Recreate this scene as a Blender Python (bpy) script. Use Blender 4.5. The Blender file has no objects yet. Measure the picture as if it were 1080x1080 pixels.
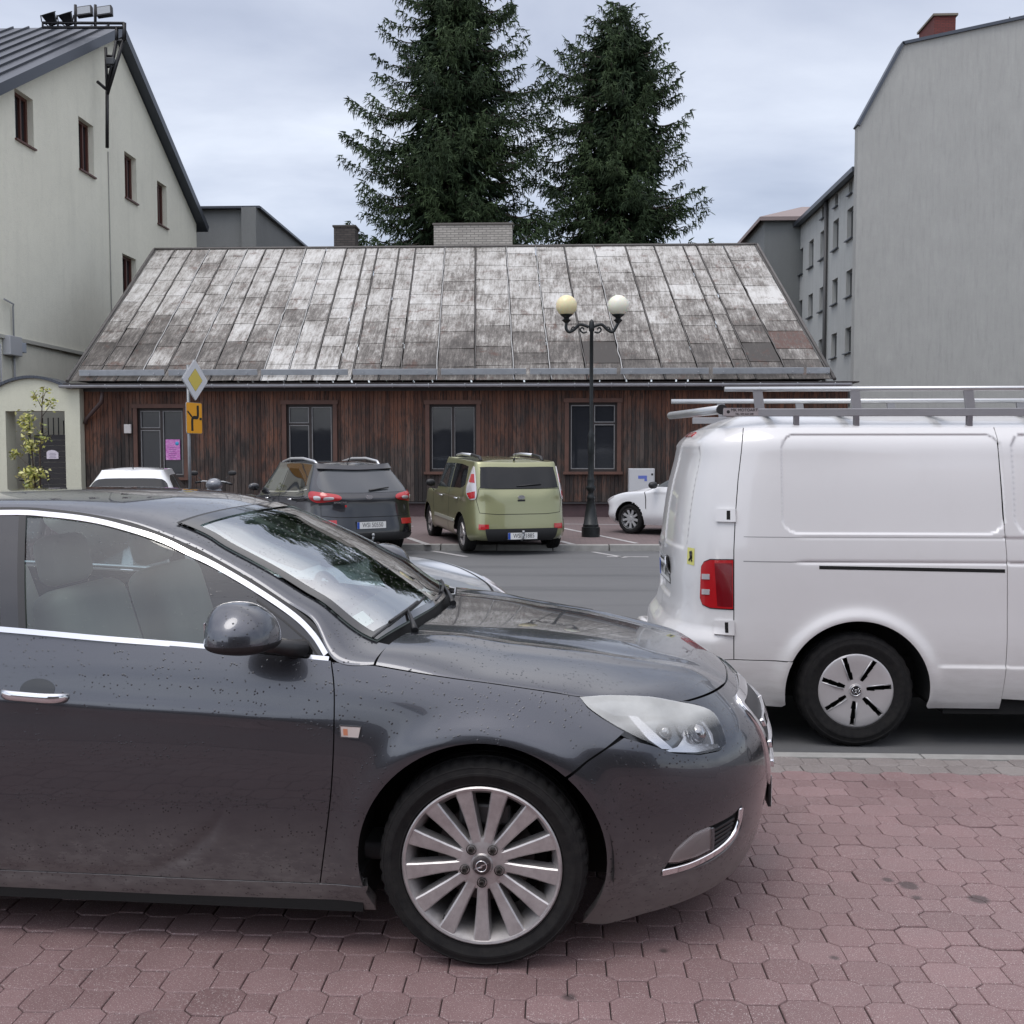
import bpy, bmesh, math, random
import numpy as np
from mathutils import Vector, Matrix
from mathutils.geometry import delaunay_2d_cdt
random.seed(7); np.random.seed(7)
R = math.radians
SC = bpy.context.scene
COL = SC.collection

# ------------------------------------------------------------------ camera
CAMZ = 1.628
YAW, PITCH = R(2.3), R(3.2)
cam_d = bpy.data.cameras.new('camera'); cam = bpy.data.objects.new('camera', cam_d); COL.objects.link(cam)
cam.location = (0, 0, CAMZ); cam.rotation_euler = (R(90) - PITCH, 0, YAW)
cam_d.sensor_width = 36; cam_d.lens = 36; cam_d.clip_start = .05; cam_d.clip_end = 3000
SC.camera = cam
CM = np.array((Matrix.Rotation(YAW, 3, 'Z') @ Matrix.Rotation(R(90) - PITCH, 3, 'X')))   # camera -> world
CAMP = np.array([0, 0, CAMZ])

def proj(P):                              # world (N,3) -> photo pixels (1080 frame)
    q = (np.asarray(P, float) - CAMP) @ CM
    return np.stack([540 + 1080 * q[..., 0] / -q[..., 2], 540 - 1080 * q[..., 1] / -q[..., 2]], -1)
def ray(px, py):
    return CM @ np.array([(px - 540) / 1080, -(py - 540) / 1080, -1.0])
def atY(px, py, Y):
    d = ray(px, py); return CAMP + d * (Y / d[1])
def atZ(px, py, z):
    d = ray(px, py); return CAMP + d * ((z - CAMZ) / d[2])
def atX(px, py, X):
    d = ray(px, py); return CAMP + d * (X / d[0])

# ------------------------------------------------------------------ objects
def props(o, label=None, cat=None, group=None, kind=None):
    if label: o['label'] = label
    if cat: o['category'] = cat
    if group: o['group'] = group
    if kind: o['kind'] = kind
    return o
def thing(name, label, cat, loc=(0, 0, 0), rz=0, group=None):
    o = bpy.data.objects.new(name, None); COL.objects.link(o)
    o.location = loc; o.rotation_euler = (0, 0, rz); o.empty_display_size = .1
    return props(o, label, cat, group)
def mesh_obj(name, verts, faces, mats, parent=None, smooth=False, normals=None, midx=None):
    me = bpy.data.meshes.new(name)
    me.from_pydata([tuple(map(float, v)) for v in verts], [], [tuple(int(i) for i in f) for f in faces])
    me.validate(clean_customdata=False)
    for m in (mats if isinstance(mats, (list, tuple)) else [mats]): me.materials.append(m)
    if midx is not None: me.polygons.foreach_set('material_index', midx)
    me.polygons.foreach_set('use_smooth', [smooth] * len(me.polygons))
    if normals is not None and len(me.vertices) == len(normals):
        me.normals_split_custom_set_from_vertices([tuple(map(float, n)) for n in normals])
    o = bpy.data.objects.new(name, me); COL.objects.link(o)
    if parent: o.parent = parent
    me.update()
    return o
def bm_obj(name, bm, mats, parent=None, smooth=None, autosmooth=None):
    me = bpy.data.meshes.new(name); bm.normal_update(); bm.to_mesh(me); bm.free()
    for m in (mats if isinstance(mats, (list, tuple)) else [mats]): me.materials.append(m)
    if smooth: me.polygons.foreach_set('use_smooth', [True] * len(me.polygons))
    if autosmooth: me.set_sharp_from_angle(angle=R(autosmooth))
    o = bpy.data.objects.new(name, me); COL.objects.link(o)
    if parent: o.parent = parent
    return o
def structure(o): o['kind'] = 'structure'; return o

# ---- bmesh shape helpers
def box(bm, c, s, rz=0, rx=0, ry=0, bev=0, mi=0, M=None):
    g = bmesh.ops.create_cube(bm, size=1)
    T = Matrix.Translation(c) @ Matrix.Rotation(rz, 4, 'Z') @ Matrix.Rotation(ry, 4, 'Y') @ Matrix.Rotation(rx, 4, 'X') @ Matrix.Diagonal((*s, 1))
    if M: T = M @ T
    bmesh.ops.transform(bm, matrix=T, verts=g['verts'])
    fs = list({f for v in g['verts'] for f in v.link_faces})
    if bev:
        es = list({e for v in g['verts'] for e in v.link_edges})
        r = bmesh.ops.bevel(bm, geom=es, offset=bev, segments=2, profile=.5, affect='EDGES')
        fs = list(set(r['faces']) | {f for f in fs if f.is_valid})
    for f in fs:
        if f.is_valid: f.material_index = mi
    return bm
def tube(bm, pts, rad, seg=8, mi=0, caps=True):
    pts = [Vector(p) for p in pts]; rings = []
    rads = rad if isinstance(rad, (list, tuple)) else [rad] * len(pts)
    up = Vector((0, 0, 1)); prev = None
    for i, p in enumerate(pts):
        d = (pts[min(i + 1, len(pts) - 1)] - pts[max(i - 1, 0)]).normalized()
        if prev is None:
            a = d.cross(up);
            if a.length < .1: a = d.cross(Vector((1, 0, 0)))
        else: a = prev - d * prev.dot(d)
        a.normalize(); prev = a; b = d.cross(a)
        rings.append([bm.verts.new(p + (a * math.cos(2 * math.pi * k / seg) + b * math.sin(2 * math.pi * k / seg)) * rads[i]) for k in range(seg)])
    for i in range(len(rings) - 1):
        for k in range(seg):
            f = bm.faces.new((rings[i][k], rings[i][(k + 1) % seg], rings[i + 1][(k + 1) % seg], rings[i + 1][k])); f.material_index = mi; f.smooth = True
    if caps:
        f = bm.faces.new(rings[0][::-1]); f.material_index = mi
        f = bm.faces.new(rings[-1]); f.material_index = mi
    return bm
def lathe(bm, prof, axis='Z', seg=48, c=(0, 0, 0), mi=0, smooth=True):
    """prof: list of (r, h)."""
    rings = []
    for r, h in prof:
        ring = []
        for k in range(seg):
            a = 2 * math.pi * k / seg
            if axis == 'Z': v = (r * math.cos(a), r * math.sin(a), h)
            elif axis == 'Y': v = (r * math.cos(a), h, r * math.sin(a))
            else: v = (h, r * math.cos(a), r * math.sin(a))
            ring.append(bm.verts.new((v[0] + c[0], v[1] + c[1], v[2] + c[2])))
        rings.append(ring)
    for i in range(len(rings) - 1):
        for k in range(seg):
            f = bm.faces.new((rings[i][k], rings[i][(k + 1) % seg], rings[i + 1][(k + 1) % seg], rings[i + 1][k]))
            f.smooth = smooth; f.material_index = mi
    return bm
def prism(bm, poly, axis, a, b, mi=0):
    """poly = 2-D outline extruded from a to b along axis ('X','Y','Z')."""
    def P(u, v, w): return {'X': (w, u, v), 'Y': (u, w, v), 'Z': (u, v, w)}[axis]
    A = [bm.verts.new(P(u, v, a)) for u, v in poly]; B = [bm.verts.new(P(u, v, b)) for u, v in poly]
    n = len(poly); fs = [bm.faces.new(A), bm.faces.new(B[::-1])]
    for i in range(n): fs.append(bm.faces.new((A[i], B[i], B[(i + 1) % n], A[(i + 1) % n])))
    for f in fs: f.material_index = mi
    bmesh.ops.recalc_face_normals(bm, faces=fs)
    return bm
def grid_mesh(P, close=False):
    """P: (n,m,3) array -> verts, faces"""
    n, m = P.shape[:2]; V = P.reshape(-1, 3); F = []
    for i in range(n - 1):
        for j in range(m - 1):
            F.append((i * m + j, (i + 1) * m + j, (i + 1) * m + j + 1, i * m + j + 1))
    return V, F
def text_obj(name, s, size, mat, parent, M, extrude=.0005, align='CENTER', sx=1.0):
    cu = bpy.data.curves.new('t', 'FONT'); cu.body = s; cu.size = size; cu.align_x = align; cu.align_y = 'CENTER'; cu.extrude = extrude
    o = bpy.data.objects.new('t', cu); COL.objects.link(o)
    bpy.context.view_layer.update()
    me = bpy.data.meshes.new_from_object(o); bpy.data.objects.remove(o); bpy.data.curves.remove(cu)
    me.transform(M @ Matrix.Diagonal((sx, 1, 1, 1)))
    me.materials.clear(); me.materials.append(mat)
    r = bpy.data.objects.new(name, me); COL.objects.link(r)
    if parent: r.parent = parent
    return r

# ------------------------------------------------------------------ splines
def spline_mat(k):
    n = len(k); h = np.diff(k); A = np.eye(n); B = np.zeros((n, n))
    for i in range(1, n - 1):
        A[i, i - 1] = h[i - 1]; A[i, i] = 2 * (h[i - 1] + h[i]); A[i, i + 1] = h[i]
        B[i, i - 1] = 6 / h[i - 1]; B[i, i] = -6 / h[i - 1] - 6 / h[i]; B[i, i + 1] = 6 / h[i]
    return np.linalg.solve(A, B)
class Spl:                                # natural cubic spline through knots
    def __init__(s, k, y): s.k = np.array(k, float); s.y = np.array(y, float); s.W = spline_mat(s.k); s.M = s.W @ s.y
    def __call__(s, q):
        q = np.asarray(q, float); i = np.clip(np.searchsorted(s.k, q) - 1, 0, len(s.k) - 2)
        h = s.k[i + 1] - s.k[i]; a = (s.k[i + 1] - q) / h; b = 1 - a
        if s.y.ndim > 1: a, b, h = a[:, None], b[:, None], h[:, None]
        return a * s.y[i] + b * s.y[i + 1] + ((a**3 - a) * s.M[i] + (b**3 - b) * s.M[i + 1]) * h * h / 6
class Tab:                                # bicubic natural table T[u,z]
    def __init__(s, ku, kz, T):
        s.ku = np.array(ku, float); s.rows = [Spl(kz, r) for r in T]; s.W = spline_mat(s.ku)
    def __call__(s, u, z):
        Q = np.stack([r(z) for r in s.rows]); M = s.W @ Q
        i = np.clip(np.searchsorted(s.ku, u) - 1, 0, len(s.ku) - 2); n = np.arange(len(u))
        h = s.ku[i + 1] - s.ku[i]; a = (s.ku[i + 1] - u) / h; b = 1 - a
        return a * Q[i, n] + b * Q[i + 1, n] + ((a**3 - a) * M[i, n] + (b**3 - b) * M[i + 1, n]) * h * h / 6
class Plan:                               # outline in plan; u = chord length, with u = x at x0
    def __init__(s, pts, x0):
        p = np.array(pts, float); t = np.r_[0, np.cumsum(np.hypot(*np.diff(p, axis=0).T))]
        i = int(np.argmin(abs(p[:, 0] - x0))); t = t - t[i] + p[i, 0]
        s.t = t; s.X = Spl(t, p[:, 0]); s.Y = Spl(t, p[:, 1]); s.u0, s.u1 = t[0], t[-1]
    def __call__(s, u):
        e = 1e-3; x, y = s.X(u), s.Y(u)
        dx = s.X(u + e) - s.X(u - e); dy = s.Y(u + e) - s.Y(u - e); l = np.hypot(dx, dy)
        return x, y, -dy / l, dx / l      # inward normal is (dy,-dx)/l ; here outward returned for side travelling +x with y>0

def in_poly(P, poly):
    P = np.asarray(P, float); poly = np.asarray(poly, float); x, y = P[:, 0], P[:, 1]
    r = np.zeros(len(P), bool); j = len(poly) - 1
    for i in range(len(poly)):
        xi, yi = poly[i]; xj, yj = poly[j]
        c = ((yi > y) != (yj > y)) & (x < (xj - xi) * (y - yi) / (yj - yi + 1e-12) + xi)
        r ^= c; j = i
    return r
def seg_dist(P, poly):
    d = np.full(len(P), 1e9); n = len(poly)
    for i in range(n):
        a, b = poly[i], poly[(i + 1) % n]; ab = b - a
        t = np.clip(((P - a) @ ab) / (ab @ ab + 1e-15), 0, 1)
        d = np.minimum(d, np.hypot(*(P - a - t[:, None] * ab).T))
    return d
def dens(poly, sp):
    out = []; n = len(poly)
    for i in range(n):
        a = np.array(poly[i], float); b = np.array(poly[(i + 1) % n], float)
        k = max(1, int(math.ceil(np.linalg.norm(b - a) / sp)))
        for j in range(k): out.append(a + (b - a) * j / k)
    return np.array(out)
def smooth_poly(pts, n=6, closed=True, corner=()):
    """Catmull-Rom through the points; indices in `corner` stay sharp."""
    P = [np.array(p, float) for p in pts]; m = len(P); out = []
    rng = range(m if closed else m - 1)
    for i in rng:
        p1, p2 = P[i], P[(i + 1) % m]
        p0 = P[i - 1] if (closed or i > 0) else p1; p3 = P[(i + 2) % m] if (closed or i + 2 < m) else p2
        m1 = (p2 - p0) * .5; m2 = (p3 - p1) * .5
        if i in corner: m1 = p2 - p1
        if (i + 1) % m in corner: m2 = p2 - p1
        for k in range(n):
            t = k / n; out.append((2*t**3 - 3*t*t + 1) * p1 + (t**3 - 2*t*t + t) * m1 + (-2*t**3 + 3*t*t) * p2 + (t**3 - t*t) * m2)
    if not closed: out.append(P[-1])
    return out
def fill2d(outline, sp, holes=()):
    loops = [dens(outline, sp)] + [dens(h, sp) for h in holes]
    pts = []; edges = []
    for L in loops:
        s = len(pts); n = len(L); pts += list(L); edges += [(s + i, s + (i + 1) % n) for i in range(n)]
    o = loops[0]; lo, hi = o.min(0), o.max(0)
    gx = np.arange(lo[0], hi[0], sp); gy = np.arange(lo[1], hi[1], sp * .866)
    G = np.array([(x + (sp / 2 if j % 2 else 0), y) for j, y in enumerate(gy) for x in gx]) if len(gx) and len(gy) else np.zeros((0, 2))
    if len(G):
        k = in_poly(G, o)
        for h in loops[1:]: k &= ~in_poly(G, h)
        G = G[k]
        for L in loops:
            if len(G): G = G[seg_dist(G, L) > sp * .45]
        pts += list(G)
    r = delaunay_2d_cdt([Vector(p) for p in pts], edges, [], 0, 1e-9)
    V = np.array([tuple(v) for v in r[0]]); F = np.array([f for f in r[2] if len(f) == 3])
    C = V[F].mean(1); k = in_poly(C, o)
    for h in loops[1:]: k &= ~in_poly(C, h)
    return V, F[k]
def fn_normals(fn, U, V, sign, e=2e-3):
    du = fn(U + e, V) - fn(U - e, V); dv = fn(U, V + e) - fn(U, V - e)
    n = np.cross(du, dv) * sign; return n / (np.linalg.norm(n, axis=1)[:, None] + 1e-12)
def panel(name, fn, outline, mat, parent, sp=.03, off=0., skirt=.01, holes=(), sign=1, mirror=False, fn_n=None, edge_round=0, uvscale=(1,1)):
    """A trimmed piece of surface fn(u,v), pushed `off` along its normal, with a rim turned inwards."""
    us = np.array(uvscale, float)
    V2, F = fill2d(np.asarray(outline, float) * us, sp, [np.asarray(h, float) * us for h in holes])
    V2 = V2 / us
    U, V = V2[:, 0], V2[:, 1]; N = fn_normals(fn_n or fn, U, V, sign); P = fn(U, V) + N * off
    F = [tuple(f) for f in F]
    a, b, c = F[len(F) // 2]
    t = sum(np.dot(np.cross(P[f[1]] - P[f[0]], P[f[2]] - P[f[0]]), N[f[0]]) for f in F[:: max(1, len(F) // 50)])
    if t < 0: F = [f[::-1] for f in F]
    NN = [n for n in N]; PP = [p for p in P]
    if skirt:
        cnt = {}
        for f in F:
            for i in range(3):
                e = (f[i], f[(i + 1) % 3]); cnt[e] = 1
        bd = [e for e in cnt if (e[1], e[0]) not in cnt]
        m1 = {}; m2 = {}
        cen = P.mean(0)
        nbd = {}
        for a, b in bd:
            d = P[b] - P[a]; o = np.cross(d, N[a]); o = o / (np.linalg.norm(o) + 1e-12)
            for i in (a, b): nbd[i] = nbd.get(i, 0) + o
        for i in nbd:
            o = nbd[i] / (np.linalg.norm(nbd[i]) + 1e-12)
            m1[i] = len(PP); PP.append(P[i]); NN.append(o * .8 + N[i] * .6)
            m2[i] = len(PP); PP.append(P[i] - N[i] * skirt - o * skirt * .15); NN.append(o)
        for a, b in bd: F.append((b, a, m2[a])) if False else F.append((m1[b], m1[a], m2[a], m2[b]))
    PP = np.array(PP); NN = np.array(NN); NN /= (np.linalg.norm(NN, axis=1)[:, None] + 1e-12)
    o = mesh_obj(name, PP, F, mat, parent, True, NN)
    if mirror:
        mesh_obj(name, PP * [1, -1, 1], [f[::-1] for f in F], mat, parent, True, NN * [1, -1, 1])
    return o
def ribbon(pts, w0, w1=None):
    """closed outline of a strip along an open 2-D polyline"""
    P = np.array(pts, float); w1 = w0 if w1 is None else w1
    T = np.gradient(P, axis=0); T /= np.linalg.norm(T, axis=1)[:, None] + 1e-12; N = np.stack([-T[:, 1], T[:, 0]], 1)
    w = np.linspace(w0, w1, len(P))[:, None] / 2
    return np.concatenate([P + N * w, (P - N * w)[::-1]])
class Inv:                                # photo pixel -> (u,v) on surface fn placed by matrix M
    def __init__(s, fn, M, ur, vr, step=.01):
        s.fn = fn; s.M = M; a = np.arange(ur[0], ur[1], step); b = np.arange(vr[0], vr[1], step)
        A, B = np.meshgrid(a, b); s.A, s.B = A.ravel(), B.ravel(); s.px = s.pr(s.A, s.B)
    def pr(s, u, v):
        P = s.fn(u, v); return proj(P @ s.M[:3, :3].T + s.M[:3, 3])
    def __call__(s, px, py):
        i = int(np.argmin(((s.px - [px, py])**2).sum(1))); q = np.array([s.A[i], s.B[i]])
        for _ in range(6):
            f0 = s.pr(q[:1], q[1:])[0] - [px, py]; e = 1e-4
            J = np.stack([(s.pr(q[:1] + e, q[1:])[0] - [px, py] - f0) / e, (s.pr(q[:1], q[1:] + e)[0] - [px, py] - f0) / e], 1)
            if abs(np.linalg.det(J)) < 1e2: break
            st = -np.linalg.solve(J, f0); m = np.abs(st).max()
            if m > .03: st *= .03 / m
            q = q + st
        return q
    def many(s, L): return [s(*p) for p in L]

# ------------------------------------------------------------------ materials
def new_mat(name):
    m = bpy.data.materials.new(name); m.use_nodes = True; nt = m.node_tree; nt.nodes.clear(); return m, nt
class NG:
    def __init__(s, name): s.m, s.nt = new_mat(name)
    def n(s, t, **k):
        nd = s.nt.nodes.new('ShaderNode' + t)
        ins = k.pop('ins', {})
        for a, b in k.items(): setattr(nd, a, b)
        for a, b in ins.items():
            if hasattr(b, 'is_output') or isinstance(b, bpy.types.NodeSocket): s.nt.links.new(b, nd.inputs[a])
            else: nd.inputs[a].default_value = b
        return nd
    def l(s, a, b): s.nt.links.new(a, b)
    def out(s, sh): o = s.n('OutputMaterial'); s.l(sh, o.inputs[0]); return s.m
    def obj(s): return s.n('TexCoord').outputs['Object']
    def noise(s, scale, det=4, rough=.5, vec=None, sc=None):
        v = vec or s.obj()
        if sc: v = s.n('Mapping', ins={'Vector': v, 'Scale': sc}).outputs[0]
        return s.n('TexNoise', ins={'Vector': v, 'Scale': scale, 'Detail': det, 'Roughness': rough}).outputs[0]
    def ramp(s, fac, stops):
        r = s.n('ValToRGB', ins={'Fac': fac}); e = r.color_ramp.elements
        while len(e) < len(stops): e.new(.5)
        for i, (p, c) in enumerate(stops): e[i].position = p; e[i].color = (*c, 1) if len(c) == 3 else c
        return r.outputs[0]
    def mix(s, f, a, b, mode='MIX'):
        nd = s.n('Mix', data_type='RGBA', blend_type=mode)
        for i, x in ((0, f), (6, a), (7, b)):
            if isinstance(x, bpy.types.NodeSocket): s.l(x, nd.inputs[i])
            elif i == 0: nd.inputs[0].default_value = x
            else: nd.inputs[i].default_value = (*x, 1)
        return nd.outputs[2]
    def math(s, op, a, b=0., c=None):
        nd = s.n('Math', operation=op)
        for i, x in enumerate((a, b) if c is None else (a, b, c)):
            if isinstance(x, bpy.types.NodeSocket): s.l(x, nd.inputs[i])
            else: nd.inputs[i].default_value = x
        return nd.outputs[0]
    def bump(s, h, st=.3, dist=.01, nrm=None):
        nd = s.n('Bump', ins={'Height': h, 'Strength': st, 'Distance': dist})
        if nrm: s.l(nrm, nd.inputs['Normal'])
        return nd.outputs[0]
    def bsdf(s, **k):
        nd = s.n('BsdfPrincipled')
        for a, b in k.items():
            a = {'col': 'Base Color', 'rough': 'Roughness', 'metal': 'Metallic', 'nrm': 'Normal', 'coat': 'Coat Weight', 'coatr': 'Coat Roughness', 'coatn': 'Coat Normal', 'spec': 'Specular IOR Level', 'trans': 'Transmission Weight', 'sub': 'Subsurface Weight', 'emit': 'Emission Color', 'es': 'Emission Strength', 'alpha': 'Alpha'}.get(a, a)
            if isinstance(b, bpy.types.NodeSocket): s.l(b, nd.inputs[a])
            elif isinstance(b, (tuple, list)) and len(b) == 3: nd.inputs[a].default_value = (*b, 1)
            else: nd.inputs[a].default_value = b
        return nd.outputs[0]
def simple(name, col, rough=.5, metal=0., coat=0., var=.0, bump=0., scale=20, spec=.5):
    g = NG(name); c = col; nrm = None
    k = dict(rough=rough, metal=metal, coat=coat, coatr=.05, spec=spec)
    if var:
        f = g.noise(scale, 5, .6); c = g.mix(f, [x * (1 - var) for x in col], [min(1, x * (1 + var)) for x in col])
    if bump: k['nrm'] = g.bump(g.noise(scale * 4, 4), bump, .004)
    return g.out(g.bsdf(col=c, **k))
def drops_nodes(g, scale=105, dens=.30, amt=.6):
    """sparse raised water drops"""
    v = g.n('TexVoronoi', ins={'Vector': g.obj(), 'Scale': scale, 'Randomness': 1.0})
    d = g.math('SUBTRACT', .34, v.outputs['Distance']); d = g.math('MAXIMUM', d, 0.)
    on = g.math('LESS_THAN', v.outputs['Color'], dens)
    cl = g.noise(6, 3); cl = g.math('GREATER_THAN', cl, .42)
    h = g.math('MULTIPLY', g.math('MULTIPLY', d, on), cl)
    return h, g.math('GREATER_THAN', h, .02)
def car_paint(name, col, metal=.55, rough=.38, drops=True, dirt=0., coat=1.0, ddark=.30, flake=True):
    g = NG(name)
    c = col; k = {}
    base = None
    if dirt:
        z = g.n('SeparateXYZ', ins={'Vector': g.obj()}).outputs[2]
        f = g.n('MapRange', ins={'Value': z, 'From Min': .50, 'From Max': .12}).outputs[0]
        nz = g.noise(3.5, 6, .7); st = g.noise(34, 5, .75, sc=(.5, 1, 1.3))
        f = g.math('MULTIPLY', f, g.math('MULTIPLY', g.math('MULTIPLY', nz, st), 3.4 * dirt)); f = g.math('MINIMUM', f, .85)
        c = g.mix(f, col, (.16, .15, .14)); k['rough'] = g.math('ADD', g.math('MULTIPLY', f, .5), rough)
        k['coatr'] = g.math('ADD', g.math('MULTIPLY', f, .55), .03)
        k['metal'] = g.math('MULTIPLY', g.math('SUBTRACT', 1., f), metal)
    else: k.update(rough=rough, metal=metal, coatr=.03)
    if drops:
        h, m = drops_nodes(g); b = g.bump(h, .9, .004)
        cn = g.mix(m, (1, 1, 1), (ddark,) * 3); c2 = g.mix(1.0, c if isinstance(c, bpy.types.NodeSocket) else tuple(c), cn, 'MULTIPLY'); c = c2
        k['nrm'] = b; k['coatn'] = b
    return g.out(g.bsdf(col=c, coat=coat, **k))
def glass_mat(name, tint=(.75, .82, .8), ior=1.5, extra=.02, drops=False, rough=0.0, fs=1.0):
    g = NG(name)
    t = g.n('BsdfTransparent', ins={'Color': (*tint, 1)}).outputs[0]
    gl = g.n('BsdfGlossy', ins={'Color': (1, 1, 1, 1), 'Roughness': rough})
    fr = g.n('Fresnel', ins={'IOR': ior})
    if drops:
        h, m = drops_nodes(g, 120, .22); b = g.bump(h, .9, .004); g.l(b, gl.inputs['Normal']); g.l(b, fr.inputs['Normal'])
    f = g.math('ADD', g.math('MULTIPLY', fr.outputs[0], fs), extra); f = g.math('MINIMUM', f, 1.)
    mx = g.n('MixShader', ins={'Fac': f}); g.l(t, mx.inputs[1]); g.l(gl.outputs[0], mx.inputs[2])
    return g.out(mx.outputs[0])
M_CHROME = simple('chrome', (.72, .72, .73), .08, 1.)
M_BLACKP = simple('black_plastic', (.012, .012, .013), .45, var=.15)
M_GLOSSB = simple('gloss_black', (.008, .008, .009), .06, coat=.6)
M_RUBBER = simple('rubber', (.010, .010, .011), .75, var=.3, scale=14, bump=.1)
M_DARK = simple('dark_void', (.004, .004, .004), .9)
M_WHITE = simple('white_print', (.75, .75, .73), .5)
M_BLACKPRINT = simple('black_print', (.01, .01, .01), .5)
M_BLUE = simple('plate_blue', (.01, .06, .35), .5)
M_PLATE = simple('plate_white', (.68, .68, .66), .45)
M_STEEL = simple('galvanised', (.32, .33, .34), .45, .7, var=.15, scale=6)
# =================================================================== sky and sun
W = bpy.data.worlds.new('World'); SC.world = W; W.use_nodes = True
nt = W.node_tree; nt.nodes.clear()
class WG(NG):
    def __init__(s): s.nt = nt
g = WG()
out = g.n('OutputWorld'); bg = g.n('Background')
SUN_EL, SUN_AZ = R(67), R(213)
sky = g.n('TexSky', sky_type='NISHITA', sun_disc=False, sun_elevation=SUN_EL, sun_rotation=SUN_AZ)
skyb = g.n('Background', ins={'Color': sky.outputs[0], 'Strength': .05})
gen = g.n('TexCoord').outputs['Generated']
sep = g.n('SeparateXYZ', ins={'Vector': gen})
z = g.math('MAXIMUM', sep.outputs[2], 0.02)
# project the direction on a cloud layer
den = g.math('ADD', z, .22)
cx = g.math('DIVIDE', sep.outputs[0], den); cy = g.math('DIVIDE', sep.outputs[1], den)
cv = g.n('CombineXYZ', ins={'X': cx, 'Y': cy}).outputs[0]
mp = g.n('Mapping', ins={'Vector': cv, 'Location': (3.1, 1.7, 0), 'Scale': (.75, 1.1, 1)}).outputs[0]
n1 = g.n('TexNoise', ins={'Vector': mp, 'Scale': 1.5, 'Detail': 7, 'Roughness': .52, 'Distortion': .25}).outputs[0]
n2 = g.n('TexNoise', ins={'Vector': mp, 'Scale': .6, 'Detail': 3, 'Roughness': .5}).outputs[0]
f = g.math('ADD', g.math('MULTIPLY', n1, .55), g.math('MULTIPLY', n2, .45))
c = g.ramp(f, [(.37, (.35, .372, .450)), (.455, (.475, .498, .580)), (.53, (.615, .637, .710)), (.62, (.81, .835, .895))])
warm = g.n('MapRange', ins={'Value': z, 'From Min': .40, 'From Max': .75}, interpolation_type='SMOOTHSTEP').outputs[0]
c = g.mix(warm, c, g.mix(1.0, c, (1.08, 1.02, .95), 'MULTIPLY'))
grad = g.n('MapRange', ins={'Value': z, 'From Min': .40, 'From Max': .85, 'To Min': 1.0, 'To Max': 1.95}, interpolation_type='SMOOTHSTEP').outputs[0]
hor = g.n('MapRange', ins={'Value': z, 'From Min': 0., 'From Max': .30, 'To Min': 1.10, 'To Max': 1.0}).outputs[0]
dt = g.n('VectorMath', operation='DOT_PRODUCT', ins={0: gen, 1: (-.35, -.72, .60)}).outputs['Value']
glow = g.n('MapRange', ins={'Value': dt, 'From Min': .1, 'From Max': 1., 'To Min': 1.0, 'To Max': 1.7}, interpolation_type='SMOOTHSTEP').outputs[0]
sc = g.n('VectorMath', operation='SCALE', ins={0: c, 'Scale': g.math('MULTIPLY', g.math('MULTIPLY', grad, hor), glow)})
clb = g.n('Background', ins={'Color': sc.outputs[0], 'Strength': .97})
add = g.n('AddShader'); g.l(skyb.outputs[0], add.inputs[0]); g.l(clb.outputs[0], add.inputs[1])
g.l(add.outputs[0], out.inputs[0])
sl = bpy.data.lights.new('sun', 'SUN'); sl.energy = 1.1; sl.angle = R(28); sl.color = (1, .955, .89)
so = bpy.data.objects.new('sun', sl); COL.objects.link(so); _d = Vector((.22, .34, -.95)); so.rotation_euler = _d.to_track_quat('-Z', 'Y').to_euler()
SC.view_settings.view_transform = 'Standard'; SC.view_settings.look = 'None'; SC.view_settings.exposure = 0; SC.view_settings.gamma = 1
SC.cycles.max_bounces = 8; SC.cycles.transparent_max_bounces = 24; SC.cycles.use_denoising = True
SC.cycles.caustics_reflective = False; SC.cycles.caustics_refractive = False; SC.cycles.sample_clamp_indirect = 6
# =================================================================== HERO: dark grey saloon
M_PAINT = car_paint('graphite_paint', (.070, .073, .083), .82, .27, dirt=1.0)
M_PAINTTOP = car_paint('graphite_paint_upper', (.078, .082, .094), .82, .27, dirt=0)
M_CARGLASS = glass_mat('car_glass', (.60, .69, .69), 1.5, .035, drops=True)
M_WINDSCREEN = glass_mat('windscreen_glass', (.62, .72, .69), 1.5, .0, drops=True, fs=.52)
def alloy():
    g = NG('alloy_silver'); n = g.noise(18, 6, .7)
    c = g.ramp(n, [(.3, (.36, .34, .34)), (.6, (.50, .485, .48))])
    return g.out(g.bsdf(col=c, metal=.75, rough=.42, coat=.25, coatr=.2))
M_ALLOY = alloy()
def tyre_mat():
    g = NG('tyre'); n = g.noise(30, 6, .7)
    c = g.ramp(n, [(.3, (.008, .008, .009)), (.75, (.022, .021, .020))])
    return g.out(g.bsdf(col=c, rough=.8, spec=.2, nrm=g.bump(g.noise(140, 3), .25, .002)))
M_TYRE = tyre_mat()
M_SEAT = simple('beige_leather', (.46, .43, .37), .6, var=.12, scale=8)
M_INT = simple('cabin_dark', (.05, .05, .052), .7, var=.2)
M_LENS = glass_mat('lamp_lens', (.86, .88, .88), 1.45, .06)
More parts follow.
